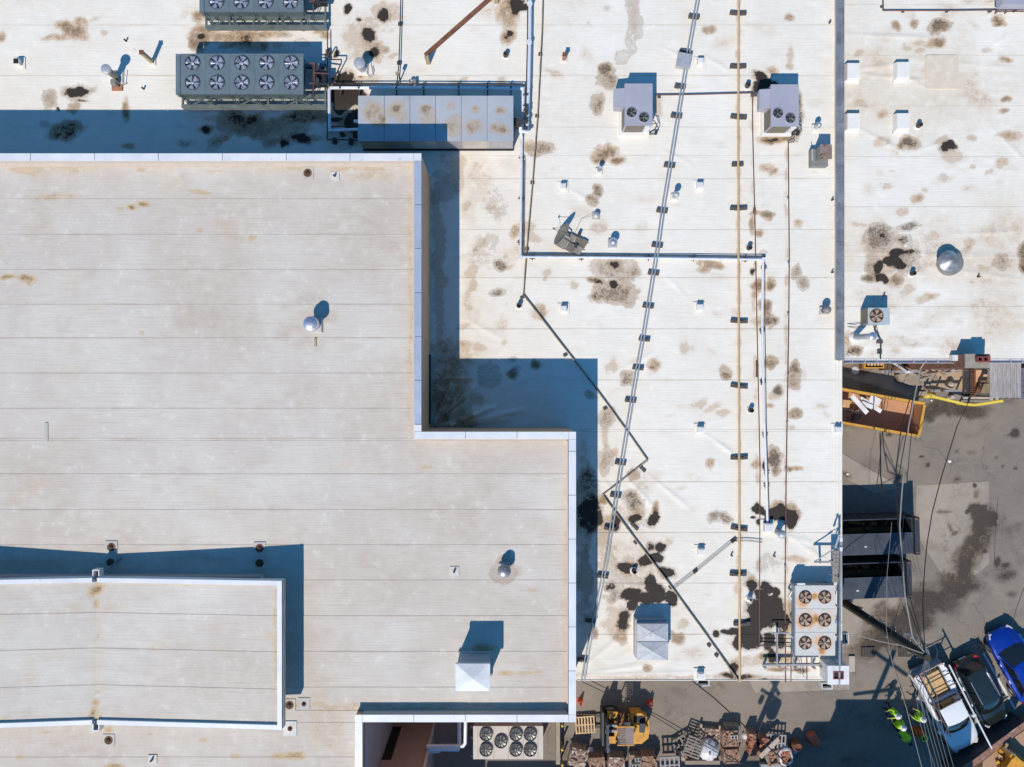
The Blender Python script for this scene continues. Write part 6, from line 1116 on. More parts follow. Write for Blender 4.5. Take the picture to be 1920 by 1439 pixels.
for i, (a, b_, wd, lb) in enumerate((((1597, 742), (1626, 775), .26, 'long narrow white board lying alone in the orange dumpster'), ((1613, 747), (1652, 772), .24, 'white board second from the bottom left of the dumpster pile'), ((1631, 746), (1650, 756), .42, 'broad white board at the top of the dumpster pile'), ((1616, 756), (1636, 764), .25, 'short cream board under the dumpster pile'))):
    zz = 1.0 + .06 * i if i else 1.35; p, q = W(*a, zz), W(*b_, zz - .1); o = MB().beam(p, q, wd, .03).build('white_board', M['white'], None, (p.x, p.y, zz)); tag(o, lb, 'board', 'white boards thrown in the dumpster')
rt = thing('scrap_pile', 'brown wooden scrap and a dark grating heaped at the near end of the dumpster', 'scrap', W(1600, 775, .3))
for i in range(9): p = W(1584 + i * 4, 770 + rnd.uniform(-6, 8), .5 + .3 * rnd.random()); MB().beam(p, p + Vector((rnd.uniform(-.3, .5), rnd.uniform(-.9, .2), rnd.uniform(-.2, .1))), .07, .05).build('timber', M['rust' if i % 3 else 'wood'], rt)
for i in range(6): p = W(1601 + i * 3.6, 770, .9); MB().beam(p, p + Vector((-.25, -.55, -.1)), .03, .03).build('grating_bar', M['black_steel'], rt)
rt = thing('wooden_crate', 'broken orange timber crate against the end of the dumpster', 'crate', W(1586, 758, .8)); q = W(1586, 758, .9); MB().box(q.x, q.y, .5, .4, .5, .45, rz=-.1).build('crate', M['ply'], rt)
for dy in (-.3, .28): MB().beam((q.x - .35, q.y + dy, 1.05), (q.x + .3, q.y + dy - .05, 1.05), .05).build('strap', M['black_steel'], rt)
# ------------------------------------------------------------------ black compactor containers
def container():
    rt = thing('compactor_container', 'x', 'container', (0, 0, 0), group='black steel compactor containers'); L, w, z = 6.0, .98, 2.1
    part(rt, 'side_wall', 'black_steel', (-L, w - .06, .15, 0, w, z)); part(rt, 'side_wall', 'black_steel', (-L, -w, .15, 0, -w + .06, z - .02)); part(rt, 'end_wall', 'black_steel', (-.06, -w + .06, .15, 0, w - .06, z - .02)); part(rt, 'floor', 'junk', (-L, -w + .06, .15, -.06, w - .06, .25))
    part(rt, 'lid', 'lid', (-L, -w - .03, z, -.02, .18, z + .05)); part(rt, 'seam_bar', 'lid', (-3.6, -w, z + .05, -3.56, .17, z + .08))
    part(rt, 'end_post', 'black_steel', (.05, -w - .1, .1, .32, w + .05, z + .12))
    for s in (-1, 1): part(rt, 'end_post_cap', 'rust', (.05, s * (w - .05) - .04, z + .12, .32, s * (w - .05) + .04, z + .16))
    b = MB()
    for i in range(60): b.box(rnd.uniform(-5, -.4), rnd.uniform(.25, w - .15), .3 + rnd.random() * .7, rnd.uniform(.1, .5), rnd.uniform(.06, .3), rnd.uniform(.05, .3), rz=rnd.random() * 3)
    b.build('rubbish', M['junk'], rt, kind='stuff')
    MB().rb(-5.5, -.02, -.4, .3, .25, 1.0).build('rubbish_bed', M['junk'], rt)
    MB().beam((-.9, -w - .02, .4), (.2, -w - .35, .25), .06).build('hook_bar', M['black_steel'], rt)
    MB().box(-2.7, -.55, z + .05, .14, .07, .02).build('sticker', M['white'], rt)
    return rt
ct = container(); c = W(1712, 1004, 2.1); ct.location = (c.x, c.y, 0); ct.rotation_euler = (0, 0, R(1.8)); ct['label'] = 'upper black compactor container with yellow rubbish showing behind its grey lid'
c = W(1697, 1086, 2.1); dup(ct, (c.x, c.y, 0), 'lower black compactor container with dark pole shadows across its grey lid', R(2.0))
# ------------------------------------------------------------------ street iron work, kerb plates
for px, py, r, lb, n_ in ((1843, 1010, .24, 'round cast-iron manhole cover on the wet patch', 'manhole_cover'), (1827, 911, .11, 'upper small round iron lid on the pale concrete', 'valve_cover'), (1812, 961, .10, 'left small round iron lid on the pale concrete', 'valve_cover')):
    c = G_(px, py); b = MB(); b.lathe(c.x, c.y, 0, [(r * 1.1, .02), (r * 1.1, .048), (r, .05), (r, .044)], 18)
    for k in range(6): a = k * math.pi / 3; b.beam((c.x, c.y, .052), (c.x + r * .9 * math.cos(a), c.y + r * .9 * math.sin(a), .052), r * .12, .02)
    o = b.build(n_, M['iron'], None, (c.x, c.y, 0)); tag(o, lb, 'manhole' if r > .2 else 'valve cover')
for px, py, lb in ((1627, 1222, 'left iron drain grate'), (1697, 1222, 'right iron drain grate under the pole')):
    c = G_(px, py); rt = thing('drain_grate', lb + ' in the yard', 'drain', (c.x, c.y, 0), group='yard drain grates'); MB().box(c.x, c.y, .03, .82, .58, .02).build('pit', M['dark'], rt)
    b = MB()
    for k in range(9): b.box(c.x - .36 + k * .09, c.y, .05, .045, .54, .03)
    b.build('bars', M['iron'], rt, kind='stuff')
def slabbox(name, lb, cat, px0, py0, px1, py1, z0, z1, m_, rz=0, group=None):
    x0, y0, x1, y1 = rect(px0, py0, px1, py1, z1); o = MB().box((x0 + x1) / 2, (y0 + y1) / 2, z0, x1 - x0, y1 - y0, z1 - z0, rz=rz).build(name, M[m_], None, ((x0 + x1) / 2, (y0 + y1) / 2, z0)); return tag(o, lb, cat, group)
slabbox('concrete_pad', 'small pale concrete pad east of the white chimney', 'concrete pad', 1592, 1231, 1603, 1260, 0, .12, 'sidewalk')
# ------------------------------------------------------------------ service court
def court():
    rt = thing('court_condenser', 'beige condenser with seven dark fans in the service court', 'condenser', W(952, 1392, 0)); z = 2.2; x0, y0, x1, y1 = rect(887, 1362, 1018.5, 1424, z); xs = [887, 896, 926, 953.5, 981, 1009, 1018.5]
    for a, b_ in zip(xs[:-1], xs[1:]): u = rect(a, 1362, b_, 1424, z); MB().rb(u[0] + .006, y0, u[2] - .006, y1, z - .05, z).build('top_panel', M['condtop'], rt)
    MB().rb(x0 + .03, y0 + .03, x1 - .03, y1 - .03, .1, z - .055).build('casing', M['unit_side'], rt)
    for px, py in ((911, 1378), (911, 1407), (939, 1391.5), (967, 1378), (967, 1407), (994, 1378), (994, 1407)): c = W(px, py, z + .12); MB().lathe(c.x, c.y, z, [(.37, 0), (.37, .13), (.345, .13), (.345, .02)], 24).build('fan_shroud', M['black_steel'], rt); fan(rt, (c.x, c.y, z + .05), .33, 'axial', rnd.random())
    for py in (1366, 1386, 1420): c = W(884, py, 1.9); MB().box(c.x, c.y, 1.6, .12, .1, .2).build('valve', M['galv'], rt)
M['condtop'] = mat('beige_condenser_top', (.52, .475, .42), (.46, .42, .37), scale=1, rough=.6)
court()
rt = thing('silver_duct', 'bright silver insulated pipes bending through the shaded service court', 'duct', W(870, 1400, 0)); z = 3.6
MB().tube([W(800, 1399, z), W(868, 1399, z), W(872, 1394, z), W(873, 1352, z)], .1, 12).build('pipe', M['silver'], rt); MB().tube([W(800, 1405, z - .3), W(858, 1406, z - .3), W(861, 1400, z - .5), W(861, 1352, z - .6)], .1, 12).build('pipe', M['silver'], rt); MB().tube([W(798, 1410, z - .5), W(822, 1409, z - .5), W(830, 1405, z - .4)], .1, 10).build('pipe', M['silver'], rt)
c = W(865, 1405, z); MB().lathe(c.x, c.y, 0, [(.03, 0), (.03, z - .1)], 6).build('hanger', M['pipe_dark'], rt)
rt = thing('concrete_wall', 'low tan concrete wall standing between service court and pallet yard', 'wall', W(1046, 1395, 0)); x0, y0, x1, y1 = rect(1042.5, 1352, 1050, 1434, .9); MB().rb(x0, y0, x1, y1, 0, .9).build('wall', M['tanwall2'] if 'tanwall2' in M else M.setdefault('tanwall2', mat('tan_concrete', (.36, .31, .23), scale=2, rough=.9)), rt)
bo = None
for py, lb in ((1362, 'northern yellow-capped post beside the low concrete wall'), (1407, 'middle yellow-capped post beside the low concrete wall'), (1436, 'southern yellow-capped post beside the low concrete wall')):
    c = W(1054.5, py, 1.1)
    if bo is None:
        bo = thing('bollard', lb, 'bollard', (0, 0, 0), group='yellow-capped posts'); MB().lathe(0, 0, 0, [(.06, 0), (.06, 1.0)], 10).build('post', M['tanpost'], bo); MB().lathe(0, 0, 0, [(.075, .98), (.075, 1.08), (.04, 1.12)], 10).build('cap', M['yellow'], bo); bo.location = (c.x, c.y, 0)
    else: dup(bo, (c.x, c.y, 0), lb)
# ------------------------------------------------------------------ pallets, bricks, forklift
def pallet(lb, px, py, rz, z=0.0, mt='wood', n=7, name='pallet', w=1.15, d=1.0):
    c = W(px, py, z + .14); rt = thing(name, lb, 'pallet', (c.x, c.y, z), rz, group='wooden pallets'); MBL = []
    for i in range(n): part(rt, 'deck_board', mt, (-w / 2 + (w - .09) * i / (n - 1), -d / 2, .12, -w / 2 + (w - .09) * i / (n - 1) + .09, d / 2, .14))
    for k in (-1, 0, 1): part(rt, 'runner', mt, (-w / 2, k * (d / 2 - .04) - .04, .02, w / 2, k * (d / 2 - .04) + .04, .12))
    return rt, c
pallet('pale empty pallet carried on the forks of the yellow forklift', 1097, 1360, R(4), .15)
pallet('silvery grey pallet of five wide slats at the bottom edge', 1256, 1436, R(3), .9, 'plank', 5)
pallet('grey-brown slatted pallet tilted beside the white wrapped bundle', 1301, 1402, R(70), .7, 'woodd', 7)
pallet('pale pallet under the long plank near the orange bricks', 1455, 1394, R(-4), .5, 'plank', 6)
pallet('broken pallet left of the tilted grey-brown pallet', 1282, 1396, R(30), .2, 'woodd', 5)
def bricks(lb, px, py, w, d, h, rz, m_, n=130, neat=.3, wrap=None, z=0.0):
    c = W(px, py, z + h); rt = thing('brick_pallet', lb, 'pallet of bricks', (c.x, c.y, z), rz, group='pallets of loose bricks')
    part(rt, 'pallet_base', 'woodd', (-w / 2 - .04, -d / 2 - .04, .0, w / 2 + .04, d / 2 + .04, .12))
    part(rt, 'brick_core', m_, (-w / 2 + .06, -d / 2 + .06, .12, w / 2 - .06, d / 2 - .06, h - .12))
    b = MB()
    for i in range(n):
        x = rnd.uniform(-w / 2 + .08, w / 2 - .08); y = rnd.uniform(-d / 2 + .08, d / 2 - .08); a = rnd.choice((0, math.pi / 2)) + rnd.uniform(-1, 1) * neat * 2
        b.mi = rnd.choice((0, 0, 1)); b.box(x, y, h - .16 + rnd.uniform(0, .17), .2, .095, .06, rz=a)
    for s in (-1, 1):
        for k in range(int(h / .13)):
            for j in range(int(w / .22)): b.mi = (j + k) % 2; b.box(-w / 2 + .12 + j * .22, s * (d / 2 - .05), .13 + k * .13, .2, .11, .11); b.box(s * (w / 2 - .05), -d / 2 + .12 + j * .2, .13 + k * .13, .11, .19, .11)
    b2 = {'brickr': 'brickt', 'brickt': 'brickp', 'brickp': 'sidewalk', 'cblock': 'brickp'}[m_]
    o = MB.mesh(b, [M[m_], M[b2]], name='bricks'); q = bpy.data.objects.new('bricks', o); COL.objects.link(q); q.parent = rt; q['kind'] = 'stuff'
    if wrap:
        bw = MB(); n_ = 20
        for k, (r, zz) in enumerate(((1.04, .1), (1.08, h * .6), (1.06, h + .02), (.8, h + .06))): pass
        vs = []
        for r, zz in ((1.0, .05), (1.1, h * .5), (1.1, h), (.92, h + .07), (.74, h - .04)):
            for j in range(n_): a = 2 * math.pi * j / n_; rr = 1 / max(abs(math.cos(a)), abs(math.sin(a))) ** .6; vs.append((w / 2 * r * rr * math.cos(a) * rnd.uniform(.93, 1.04), d / 2 * r * rr * math.sin(a) * rnd.uniform(.93, 1.04), zz + rnd.uniform(-.03, .03)))
        bw.add(vs, [(i * n_ + j, i * n_ + (j + 1) % n_, (i + 1) * n_ + (j + 1) % n_, (i + 1) * n_ + j) for i in range(4) for j in range(n_)], True); o = bw.mesh(M[wrap], name='plastic_wrap'); q = bpy.data.objects.new('plastic_wrap', o); COL.objects.link(q); q.parent = rt
    return rt
bricks('pallet of pinkish loose bricks turned askew, leftmost near the low wall', 1084, 1422, .98, 1.02, .9, R(-14), 'brickp', 150)
bricks('pallet of tan and pink rubble bricks left of the forklift bricks, bottom edge', 1120, 1436, .9, .95, .85, R(4), 'brickt', 120, .5)
bricks('pallet of pinkish rubble bricks below the forklift, bottom edge', 1156, 1436, .92, .95, .85, R(-2), 'brickp', 120, .5)
bricks('pallet of neat tan bricks right of the concrete blocks', 1218, 1434, .86, .95, 1.0, R(2), 'brickt', 90, .1)
bricks('pallet of pale tan bricks with a concrete block on top', 1370, 1386, .92, .9, .9, R(2), 'brickt', 60, .6)
bricks('pallet of brown bricks just below the pale tan one', 1371, 1418, .9, .8, .8, R(2), 'brickt', 110, .4)
bricks('left half of the bright orange-red bricks at the pole shadow', 1412, 1396, .5, 1.25, .8, R(2), 'brickr', 80, .25)
bricks('right half of the bright orange-red bricks at the pole shadow', 1431, 1402, .45, 1.1, .7, R(-14), 'brickr', 70, .3)
bricks('orange bricks in torn white plastic beside the teal bag', 1474, 1420, .72, .95, .75, R(10), 'brickr', 50, .35, 'wrap')
bricks('mixed bricks in a torn teal-white plastic bag', 1449, 1421, .66, .8, .65, R(12), 'brickt', 30, .5, 'tealbag')
bricks('small heap of bricks left of the white wrapped bundle', 1279, 1419, .5, .55, .5, R(20), 'brickp', 40, .6)
bricks('low spread of pinkish flat stones above the white wrapped bundle', 1331, 1380, 1.2, .8, .35, R(-5), 'brickp', 110, .4)
def cblocks(rt_l, px, py, z, cells):
    c = W(px, py, z); rt = thing('concrete_blocks', rt_l, 'concrete blocks', (c.x, c.y, 0), group='hollow concrete blocks')
    part(rt, 'pallet_base', 'woodd', (-.45, -.45, 0, .45, .45, z - .42))
    for x, y in cells:
        me = MB(); 
        for a in ((-.2, -.1, .2, -.07), (-.2, .07, .2, .1), (-.2, -.07, -.165, .07), (.165, -.07, .2, .07), (-.02, -.07, .02, .07)): me.rb(x + a[0], y + a[1], x + a[2], y + a[3], z - .4, z)
        o = me.mesh(M['cblock'], name='block'); q = bpy.data.objects.new('block', o); COL.objects.link(q); q.parent = rt; q.rotation_euler = (0, 0, .06)
    part(rt, 'rubble', 'brickp', (-.4, .12, z - .42, .1, .4, z - .3))
cblocks('hollow white concrete blocks on a pallet between brick pallets at the bottom edge', 1196, 1434, .8, [(-.12, -.1), (.32, -.02), (.3, -.28), (-.15, -.34), (.05, .25)])
cblocks('single hollow concrete block lying on the pale tan bricks', 1377, 1383, 1.05, [(0, 0)])
rt = thing('wrapped_bundle', 'round bundle in white plastic wrap beside the tilted pallet', 'bundle', W(1331, 1412, 0)); c = W(1331, 1412, .9); n_ = 26; vs = []
for r, zz in ((.6, 0), (.62, .4), (.58, .62), (.35, .85), (.1, .95)):
    for j in range(n_): a = 2 * math.pi * j / n_; q = r * (1 + .07 * (j % 2) * (r < .62)) * rnd.uniform(.97, 1.03); vs.append((c.x + q * math.cos(a), c.y + q * math.sin(a), zz + rnd.uniform(-.02, .02)))
MB().add(vs, [(i * n_ + j, i * n_ + (j + 1) % n_, (i + 1) * n_ + (j + 1) % n_, (i + 1) * n_ + j) for i in range(4) for j in range(n_)] + [tuple(range(4 * n_, 5 * n_))], True).build('wrap', M['wrap'], rt); MB().box(c.x - .02, c.y, .93, .1, .14, .08).build('tie', M['brickp'], rt)
slabbox('long_slab', 'long pale greenish slab lying below the white wrapped bundle', 'slab', 1285, 1427, 1350, 1434, 0, .6, 'slab'); slabbox('blue_slab', 'blue-grey slab below the bagged bricks at the bottom edge', 'slab', 1427, 1434, 1466, 1440, .2, .5, 'chill2')
p, q = W(1425, 1420, 1.0), W(1460, 1386, .9); o = MB().beam(p, q, .26, .04).build('plank', M['woodp'] if 'woodp' in M else M.setdefault('woodp', mat('pinkish_plank', (.5, .4, .33), scale=2, rough=.8)), None, (p.x, p.y, 1)); tag(o, 'long pale plank lying diagonally between the orange bricks and the pale pallet', 'plank')
for px, py, lb, s in ((1397, 1378, 'small crumpled pale rubbish beside the orange-red bricks', .22), (1107, 1406, 'crumpled pale rubbish between two brick pallets', .2), (1140, 1407, 'upright white board end near the forklift wheel', .16), (1488, 1408, 'teal scrap beside the bagged bricks', .18)):
    c = G_(px, py); n_ = 8; b = MB(); b.lathe(c.x, c.y, 0, [(s, 0), (s * 1.1, .1), (s * .7, .22), (s * .2, .28)], 7, False); o = b.build('rubbish', M['tealbag' if 'teal' in lb else 'wrap'], None, (c.x, c.y, 0)); tag(o, lb, 'rubbish')
rt = thing('timber_post_stub', 'dark urn-shaped stump standing right of the bagged bricks', 'stump', W(1497, 1402, 0)); c = W(1497, 1402, .8); MB().lathe(c.x, c.y, 0, [(.2, 0), (.3, .3), (.27, .7), (.2, .8), (.16, .7)], 14).build('stump', M['rust'], rt)
rt = thing('orange_barrel', 'orange-red barrel lying at the shade edge right of the pallets', 'barrel', W(1525, 1386, .3)); a, b_ = W(1519, 1376, .35), W(1532, 1396, .35); MB().tube([a, a.lerp(b_, .1), a.lerp(b_, .5), a.lerp(b_, .9), b_], [.27, .29, .3, .29, .27], 16).build('drum', M['conedull'] if 'conedull' in M else M.setdefault('conedull', mat('faded_red_orange', (.5, .13, .07), scale=3, rough=.6)), rt)
cn = None
for px, py, lb in ((1088.5, 1321, 'orange-red traffic cone left of the forklift'), (1221, 1324, 'orange-red traffic cone right of the forklift')):
    c = W(px, py, .5)
    if cn is None:
        cn = thing('traffic_cone', lb, 'traffic cone', (0, 0, 0), group='traffic cones'); MB().box(0, 0, 0, .36, .36, .04).build('base', M['conered'], cn); MB().lathe(0, 0, 0, [(.15, .04), (.04, .7), (.03, .71)], 14).build('cone', M['conered'], cn); MB().lathe(0, 0, 0, [(.105, .35), (.082, .46)], 14).build('band', M['white'], cn); cn.location = (c.x, c.y, 0)
    else: dup(cn, (c.x, c.y, 0), lb)
def forklift():
    c = G_(1163, 1350); rt = thing('forklift', 'big yellow forklift carrying an empty pallet, seen from above', 'forklift', (0, 0, 0))
    def pp(nm, m_, *bb): return part(rt, nm, m_, bb)
    for y in (.28, -.35): pp('fork', 'black_steel', -2.55, y - .06, .14, -1.1, y + .06, .19)
    for y in (.62, .3, -.3, -.62): pp('mast_rail', 'black_steel', -1.1, y - .06, .15, -.92, y + .06, 2.35)
    pp('carriage', 'black_steel', -1.22, -.95, .2, -1.11, .95, 1.3)
    for z in (.6, 1.5, 2.25): pp('mast_crossbar', 'black_steel', -1.08, -.56, z, -.95, .56, z + .09)
    pp('tilt_cylinder', 'chill2', -.95, -.12, 1.3, -.4, .0, 1.42); pp('tilt_cylinder', 'chill2', -.95, .2, 1.3, -.4, .3, 1.42)
    pp('fender', 'machine', -.88, .55, .95, -.3, .9, 1.1); pp('fender', 'machine', -.88, -.9, .95, -.42, -.5, 1.1); pp('dash', 'machine', -.5, -.45, .8, -.32, .45, 1.3)
    pp('floor_plate', 'rust', -.32, -.6, .45, .3, .6, .55); pp('seat', 'black_steel', .05, -.28, .85, .5, .28, 1.0); pp('seat_back', 'black_steel', .45, -.28, 1.0, .55, .28, 1.45)
    b = MB(); b.prism([(.45, -.85), (1.05, -.88), (1.45, -.55), (1.52, 0), (1.45, .55), (1.05, .88), (.45, .85)], .35, 1.2); o = b.mesh(M['machine'], name='counterweight'); q = bpy.data.objects.new('counterweight', o); COL.objects.link(q); q.parent = rt
    pp('engine_cover', 'machine', .55, -.5, 1.2, 1.15, .25, 1.3); pp('grille', 'dark', .6, .35, 1.2, 1.25, .72, 1.22); pp('exhaust', 'black_steel', 1.28, .3, 1.2, 1.36, .38, 1.7); pp('gas_tank', 'black_steel', .9, -.1, 1.3, 1.2, .4, 1.5)
    for x, y in ((-.4, -.5), (-.4, .5), (.45, -.5), (.45, .5)): MB_ = MB().beam((x, y, .6), (x, y, 2.1), .06).mesh(M['black_steel'], name='guard_post'); q = bpy.data.objects.new('guard_post', MB_); COL.objects.link(q); q.parent = rt
    for y in (-.52, .5): pp('guard_rail', 'machine', -.45, y - .03, 2.1, .5, y + .03, 2.16)
    for i in range(9): pp('guard_bar', 'plank', -.4 + i * .05 - .0, -.48, 2.1, -.4 + i * .05 + .0 + .012, .46, 2.13)
    for i in range(7): pp('roof_slat', 'forkroof', -.32, -.45 + i * .13, 2.115, .0, -.45 + i * .13 + .07, 2.14)
    pp('roof_sheet', 'forkroof', .02, -.48, 2.13, .46, .46, 2.155)
    for k in range(26): x, y = rnd.uniform(-.85, .5), rnd.uniform(-.75, .8); q_ = MB().beam((x, y, rnd.uniform(.7, 1.3)), (x + rnd.uniform(-.35, .35), y + rnd.uniform(-.3, .3), rnd.uniform(.7, 1.3)), rnd.uniform(.03, .09)).mesh(M[rnd.choice(['black_steel', 'black_steel', 'machine', 'rust', 'dark'])], name='linkage'); o_ = bpy.data.objects.new('linkage', q_); COL.objects.link(o_); o_.parent = rt
    for x, r, y in ((-.65, .42, .72), (1.0, .34, .7)):
        for s in (-1, 1): wheel(rt, x, s * y, r, .3)
    rt.location = (c.x, c.y, 0)
M['forkroof'] = mat('dusty_mauve_sheet', (.27, .20, .19), (.22, .165, .16), scale=3, rough=.8)
forklift()
# ------------------------------------------------------------------ scrap yard against the right-hand building
rt = thing('timber_crate', 'orange timber crate of short boards at the foot of the right-hand wall', 'crate', G_(1648, 686)); z = .8; x0, y0, x1, y1 = rect(1621, 672, 1658, 691, z)
MB().rb(x0, y0, x1, y1, 0, z - .3).build('base', M['rust'], rt)
for a in ((x0, y0, x1, y0 + .06), (x0, y0 + .06, x0 + .06, y1), (x1 - .06, y0 + .06, x1, y1)): MB().rb(*a, z - .3, z).build('side', M['orange'], rt)
for i in range(5): MB().rb(x0 + .22 + i * .19, y0 + .14, x0 + .34 + i * .19, y1 - .05, z - .28, z - .12).build('board', M['wood'], rt)
slabbox('brown_bin', 'dull brown bin beside the timber crate', 'bin', 1659, 673, 1674, 694, 0, .8, 'rustd' if 'rustd' in M else (M.setdefault('rustd', mat('brown_box', (.12, .075, .045), scale=2)) and 'rustd'))
slabbox('rusty_container', 'rust-red open box between brown bin and scrap metal', 'bin', 1675, 672, 1692, 695, 0, .7, 'rust')
rt = thing('scrap_metal', 'tangled pipes and scrap metal below the gutter', 'scrap', G_(1715, 686))
for i in range(34): p = W(rnd.uniform(1693, 1742), rnd.uniform(676, 695), rnd.uniform(.3, .9)); a = rnd.random() * 6.3; q = p + Vector((math.cos(a), math.sin(a) * .5, rnd.uniform(-.3, .3))) * rnd.uniform(.3, 1.1); MB().beam(p, q, rnd.uniform(.03, .08)).build('scrap_piece', M[rnd.choice(['galv', 'pipe_red', 'galv', 'steel_grey', 'rust', 'block'])], rt)
rt = thing('white_beam', 'slim white beam leaning from the gutter to the debris', 'beam', W(1700, 697, .6)); MB().beam(W(1669, 677, 2.6), W(1700, 697, .7), .09).build('beam', M['white'], rt); q = W(1705, 698, .7); MB().box(q.x, q.y, .5, .4, .14, .15).build('foot', M['white'], rt)
rt = thing('channel_beam', 'long flat pale steel channel lying above the concrete debris', 'beam', G_(1700, 697)); MB().beam(W(1650, 697, .5), W(1725, 697, .5), .16, .1).build('channel', M['steel_grey'], rt)
rt = thing('concrete_debris', 'broken concrete lumps between the orange dumpster and the gutter', 'rubble', G_(1712, 712))
for px, py, s in ((1692, 708, .55), (1705, 713, .6), (1720, 710, .55), (1730, 715, .5), (1738, 706, .4), (1698, 700, .4), (1683, 706, .3), (1745, 712, .3), (1728, 702, .35)):
    c = G_(px, py); b = MB(); n_ = 7; P = [(c.x + s * math.cos(k * 6.283 / n_) * rnd.uniform(.7, 1), c.y + s * .8 * math.sin(k * 6.283 / n_) * rnd.uniform(.7, 1)) for k in range(n_)]; b.prism(P, 0.0, [rnd.uniform(.25, .5) for _ in P]); b.build('lump', M['slab'], rt)
def brick_chimney():
    z = Z0 + 1.0; x0, y0, x1, y1 = rect(1810, 664, 1856, 690.5, z); rt = thing('brick_chimney', 'brown brick chimney with two square clay flues against the right-hand building', 'chimney', ((x0 + x1) / 2, (y0 + y1) / 2, 0))
    MB().rb(x0 + .02, y0 + .02, x1 - .02, y1 - .02, 0, z - .08).build('stack', M['brick'], rt); MB().rb(x0, y0, x1, y1, z - .08, z).build('crown', M['cement'], rt)
    u = rect(1831, 667, 1856, 680, z); MB().rb(u[0], u[1], u[2] - .01, u[3], z, z + .08).build('flue_base', M['clay'], rt)
    for px in (1838.3, 1849): c = W(px, 673.5, z + .3); b = MB(); s = .13; [b.rb(c.x + a[0] * s, c.y + a[1] * s, c.x + a[2] * s, c.y + a[3] * s, z + .08, z + .3) for a in ((-1, -1, 1, -.7), (-1, .7, 1, 1), (-1, -.7, -.7, .7), (.7, -.7, 1, .7))]; b.mi = 1; b.rb(c.x - .09, c.y - .09, c.x + .09, c.y + .09, z + .08, z + .1); b.build('flue', [M['clay'], M['dark']], rt)
    u = rect(1786, 666, 1796, 677, Z0 + .3); MB().rb(*u, Z0, Z0 + .3).build('flashing_box', M['white'], rt)
brick_chimney()
rt = thing('timber_deck', 'tall weathered grey board platform right of the brick chimney', 'deck', G_(1885, 710)); z = 2.2; xx = 1855.5
for i, wpx in enumerate((16, 3.5, 4, 3.2, 4.4, 3.6, 4.1, 3.8, 3.4, 4, 9)): u = rect(xx + .3, 675, xx + wpx - .3, 747 - (i % 3) * .5, z); MB().rb(*u, z - .05, z + (.012 if i in (0, 10) else .004 * (i % 2))).build('deck_board', M['plank'], rt); xx += wpx
for px in (1860, 1905):
    for py in (690, 740): c = W(px, py, z); MB().beam((c.x, c.y, 0), (c.x, c.y, z - .06), .12).build('post', M['woodd'], rt)
rt = thing('dark_shed', 'dark slatted shed at the right edge beside the timber deck', 'shed', G_(1917, 715)); u = rect(1913, 690, 1960, 748, 1.8); MB().rb(*u, 0, 1.7).build('body', M['purple'] if 'purple' in M else M.setdefault('purple', mat('grey_purple_boards', (.14, .13, .17), scale=2)), rt)
for i in range(5): a = u[1] + (u[3] - u[1]) * i / 5; MB().rb(u[0], a + .01, u[2], a + (u[3] - u[1]) / 5 - .01, 1.7, 1.75).build('roof_board', M['purple'], rt)
# stair well with railings
rt = thing('sunken_stair', 'sunken stair and barred platform between chimney and yellow rail', 'stair', G_(1829, 720))
u = rect(1808, 692, 1853, 743, .5); MB().rb(u[0], u[1], u[2], u[3], 0, .4).build('landing', M['rust'], rt); u2 = rect(1831, 694, 1852, 717, .5); MB().rb(u2[0], u2[1], u2[2], u2[3], .402, .46).build('mat', M['tan_wall'], rt)
for i in range(11): x = u2[0] + (u2[2] - u2[0]) * i / 11; MB().rb(x, rect(0, 720, 10, 742, .9)[1], x + .03, rect(0, 720, 10, 742, .9)[3], .86, .9).build('bar', M['tanpost'], rt)
MB().rb(u2[0], rect(0, 718.5, 1, 720, .9)[1], u2[2], rect(0, 718.5, 1, 720, .9)[3], .7, .92).build('rail', M['black_steel'], rt)
for i in range(14): y = u[1] + (u[3] - u[1]) * i / 14; xs_ = W(1820, 0, .7).x; MB().rb(xs_, y, xs_ + .32, y + .05, .6, .64).build('tread', M['rust'], rt)
MB().rb(u[0] + .02, u[1], u[0] + .4, u[3], .4, .44).build('grating', M['black_steel'], rt); MB().rb(u[0], u[1] - .05, u[2], u[1], .4, .62).build('edge_beam', M['black_steel'], rt)
rt = thing('sandy_platform', 'sandy concrete platform with steel posts left of the sunken stair', 'platform', G_(1775, 715)); u = rect(1739, 693, 1805, 733, .3); MB().rb(*u, 0, .3).build('slab', mat('sandy_concrete', (.42, .3, .19), (.36, .26, .17), scale=2, rough=.9), rt)
u3 = rect(1737, 731, 1805, 735, 1.0); MB().rb(*u3, .9, 1.0).build('rail', M['steel_grey'], rt); MB().beam(W(1735, 695, 1.1), W(1806, 695, 1.1), .05).build('rail', M['galv'], rt)
for px, py in ((1739, 733), (1763, 733), (1803, 733), (1739, 695), (1763, 695), (1803, 695), (1775, 697), (1752, 697)): c = W(px, py, .9); MB().beam((c.x, c.y, 0), (c.x, c.y, 1.3), .09).build('post', M['rust'], rt)
b = MB(); P = [W(1765, 693, .8), W(1778, 693, .8), W(1792, 697, .8), (W(1782, 704, .8)), W(1776, 704, .8)]; b.prism([(p.x, p.y) for p in P], .3, [.8, .8, .75, .7, .7]); b.build('stone', M['slab'], rt)
c = W(1786, 722, .8); MB().lathe(c.x, c.y, .0, [(.22, .3), (.2, .7), (.1, .8)], 12).build('planter', M['sidewalk'], rt); c = W(1785, 745, .3); MB().lathe(c.x, c.y, 0, [(.14, 0), (.12, .4)], 12).build('cap_post', M['sidewalk'], rt)
slabbox('kerb_slab', 'pale pinkish kerb slab along the sunken stair', 'kerb', 1806, 743, 1872, 751, 0, .14, 'sidewalk'); slabbox('timber_curb', 'brown timber curb in front of the sunken stair', 'timber', 1795, 750.5, 1856, 754, 0, .2, 'woodd')
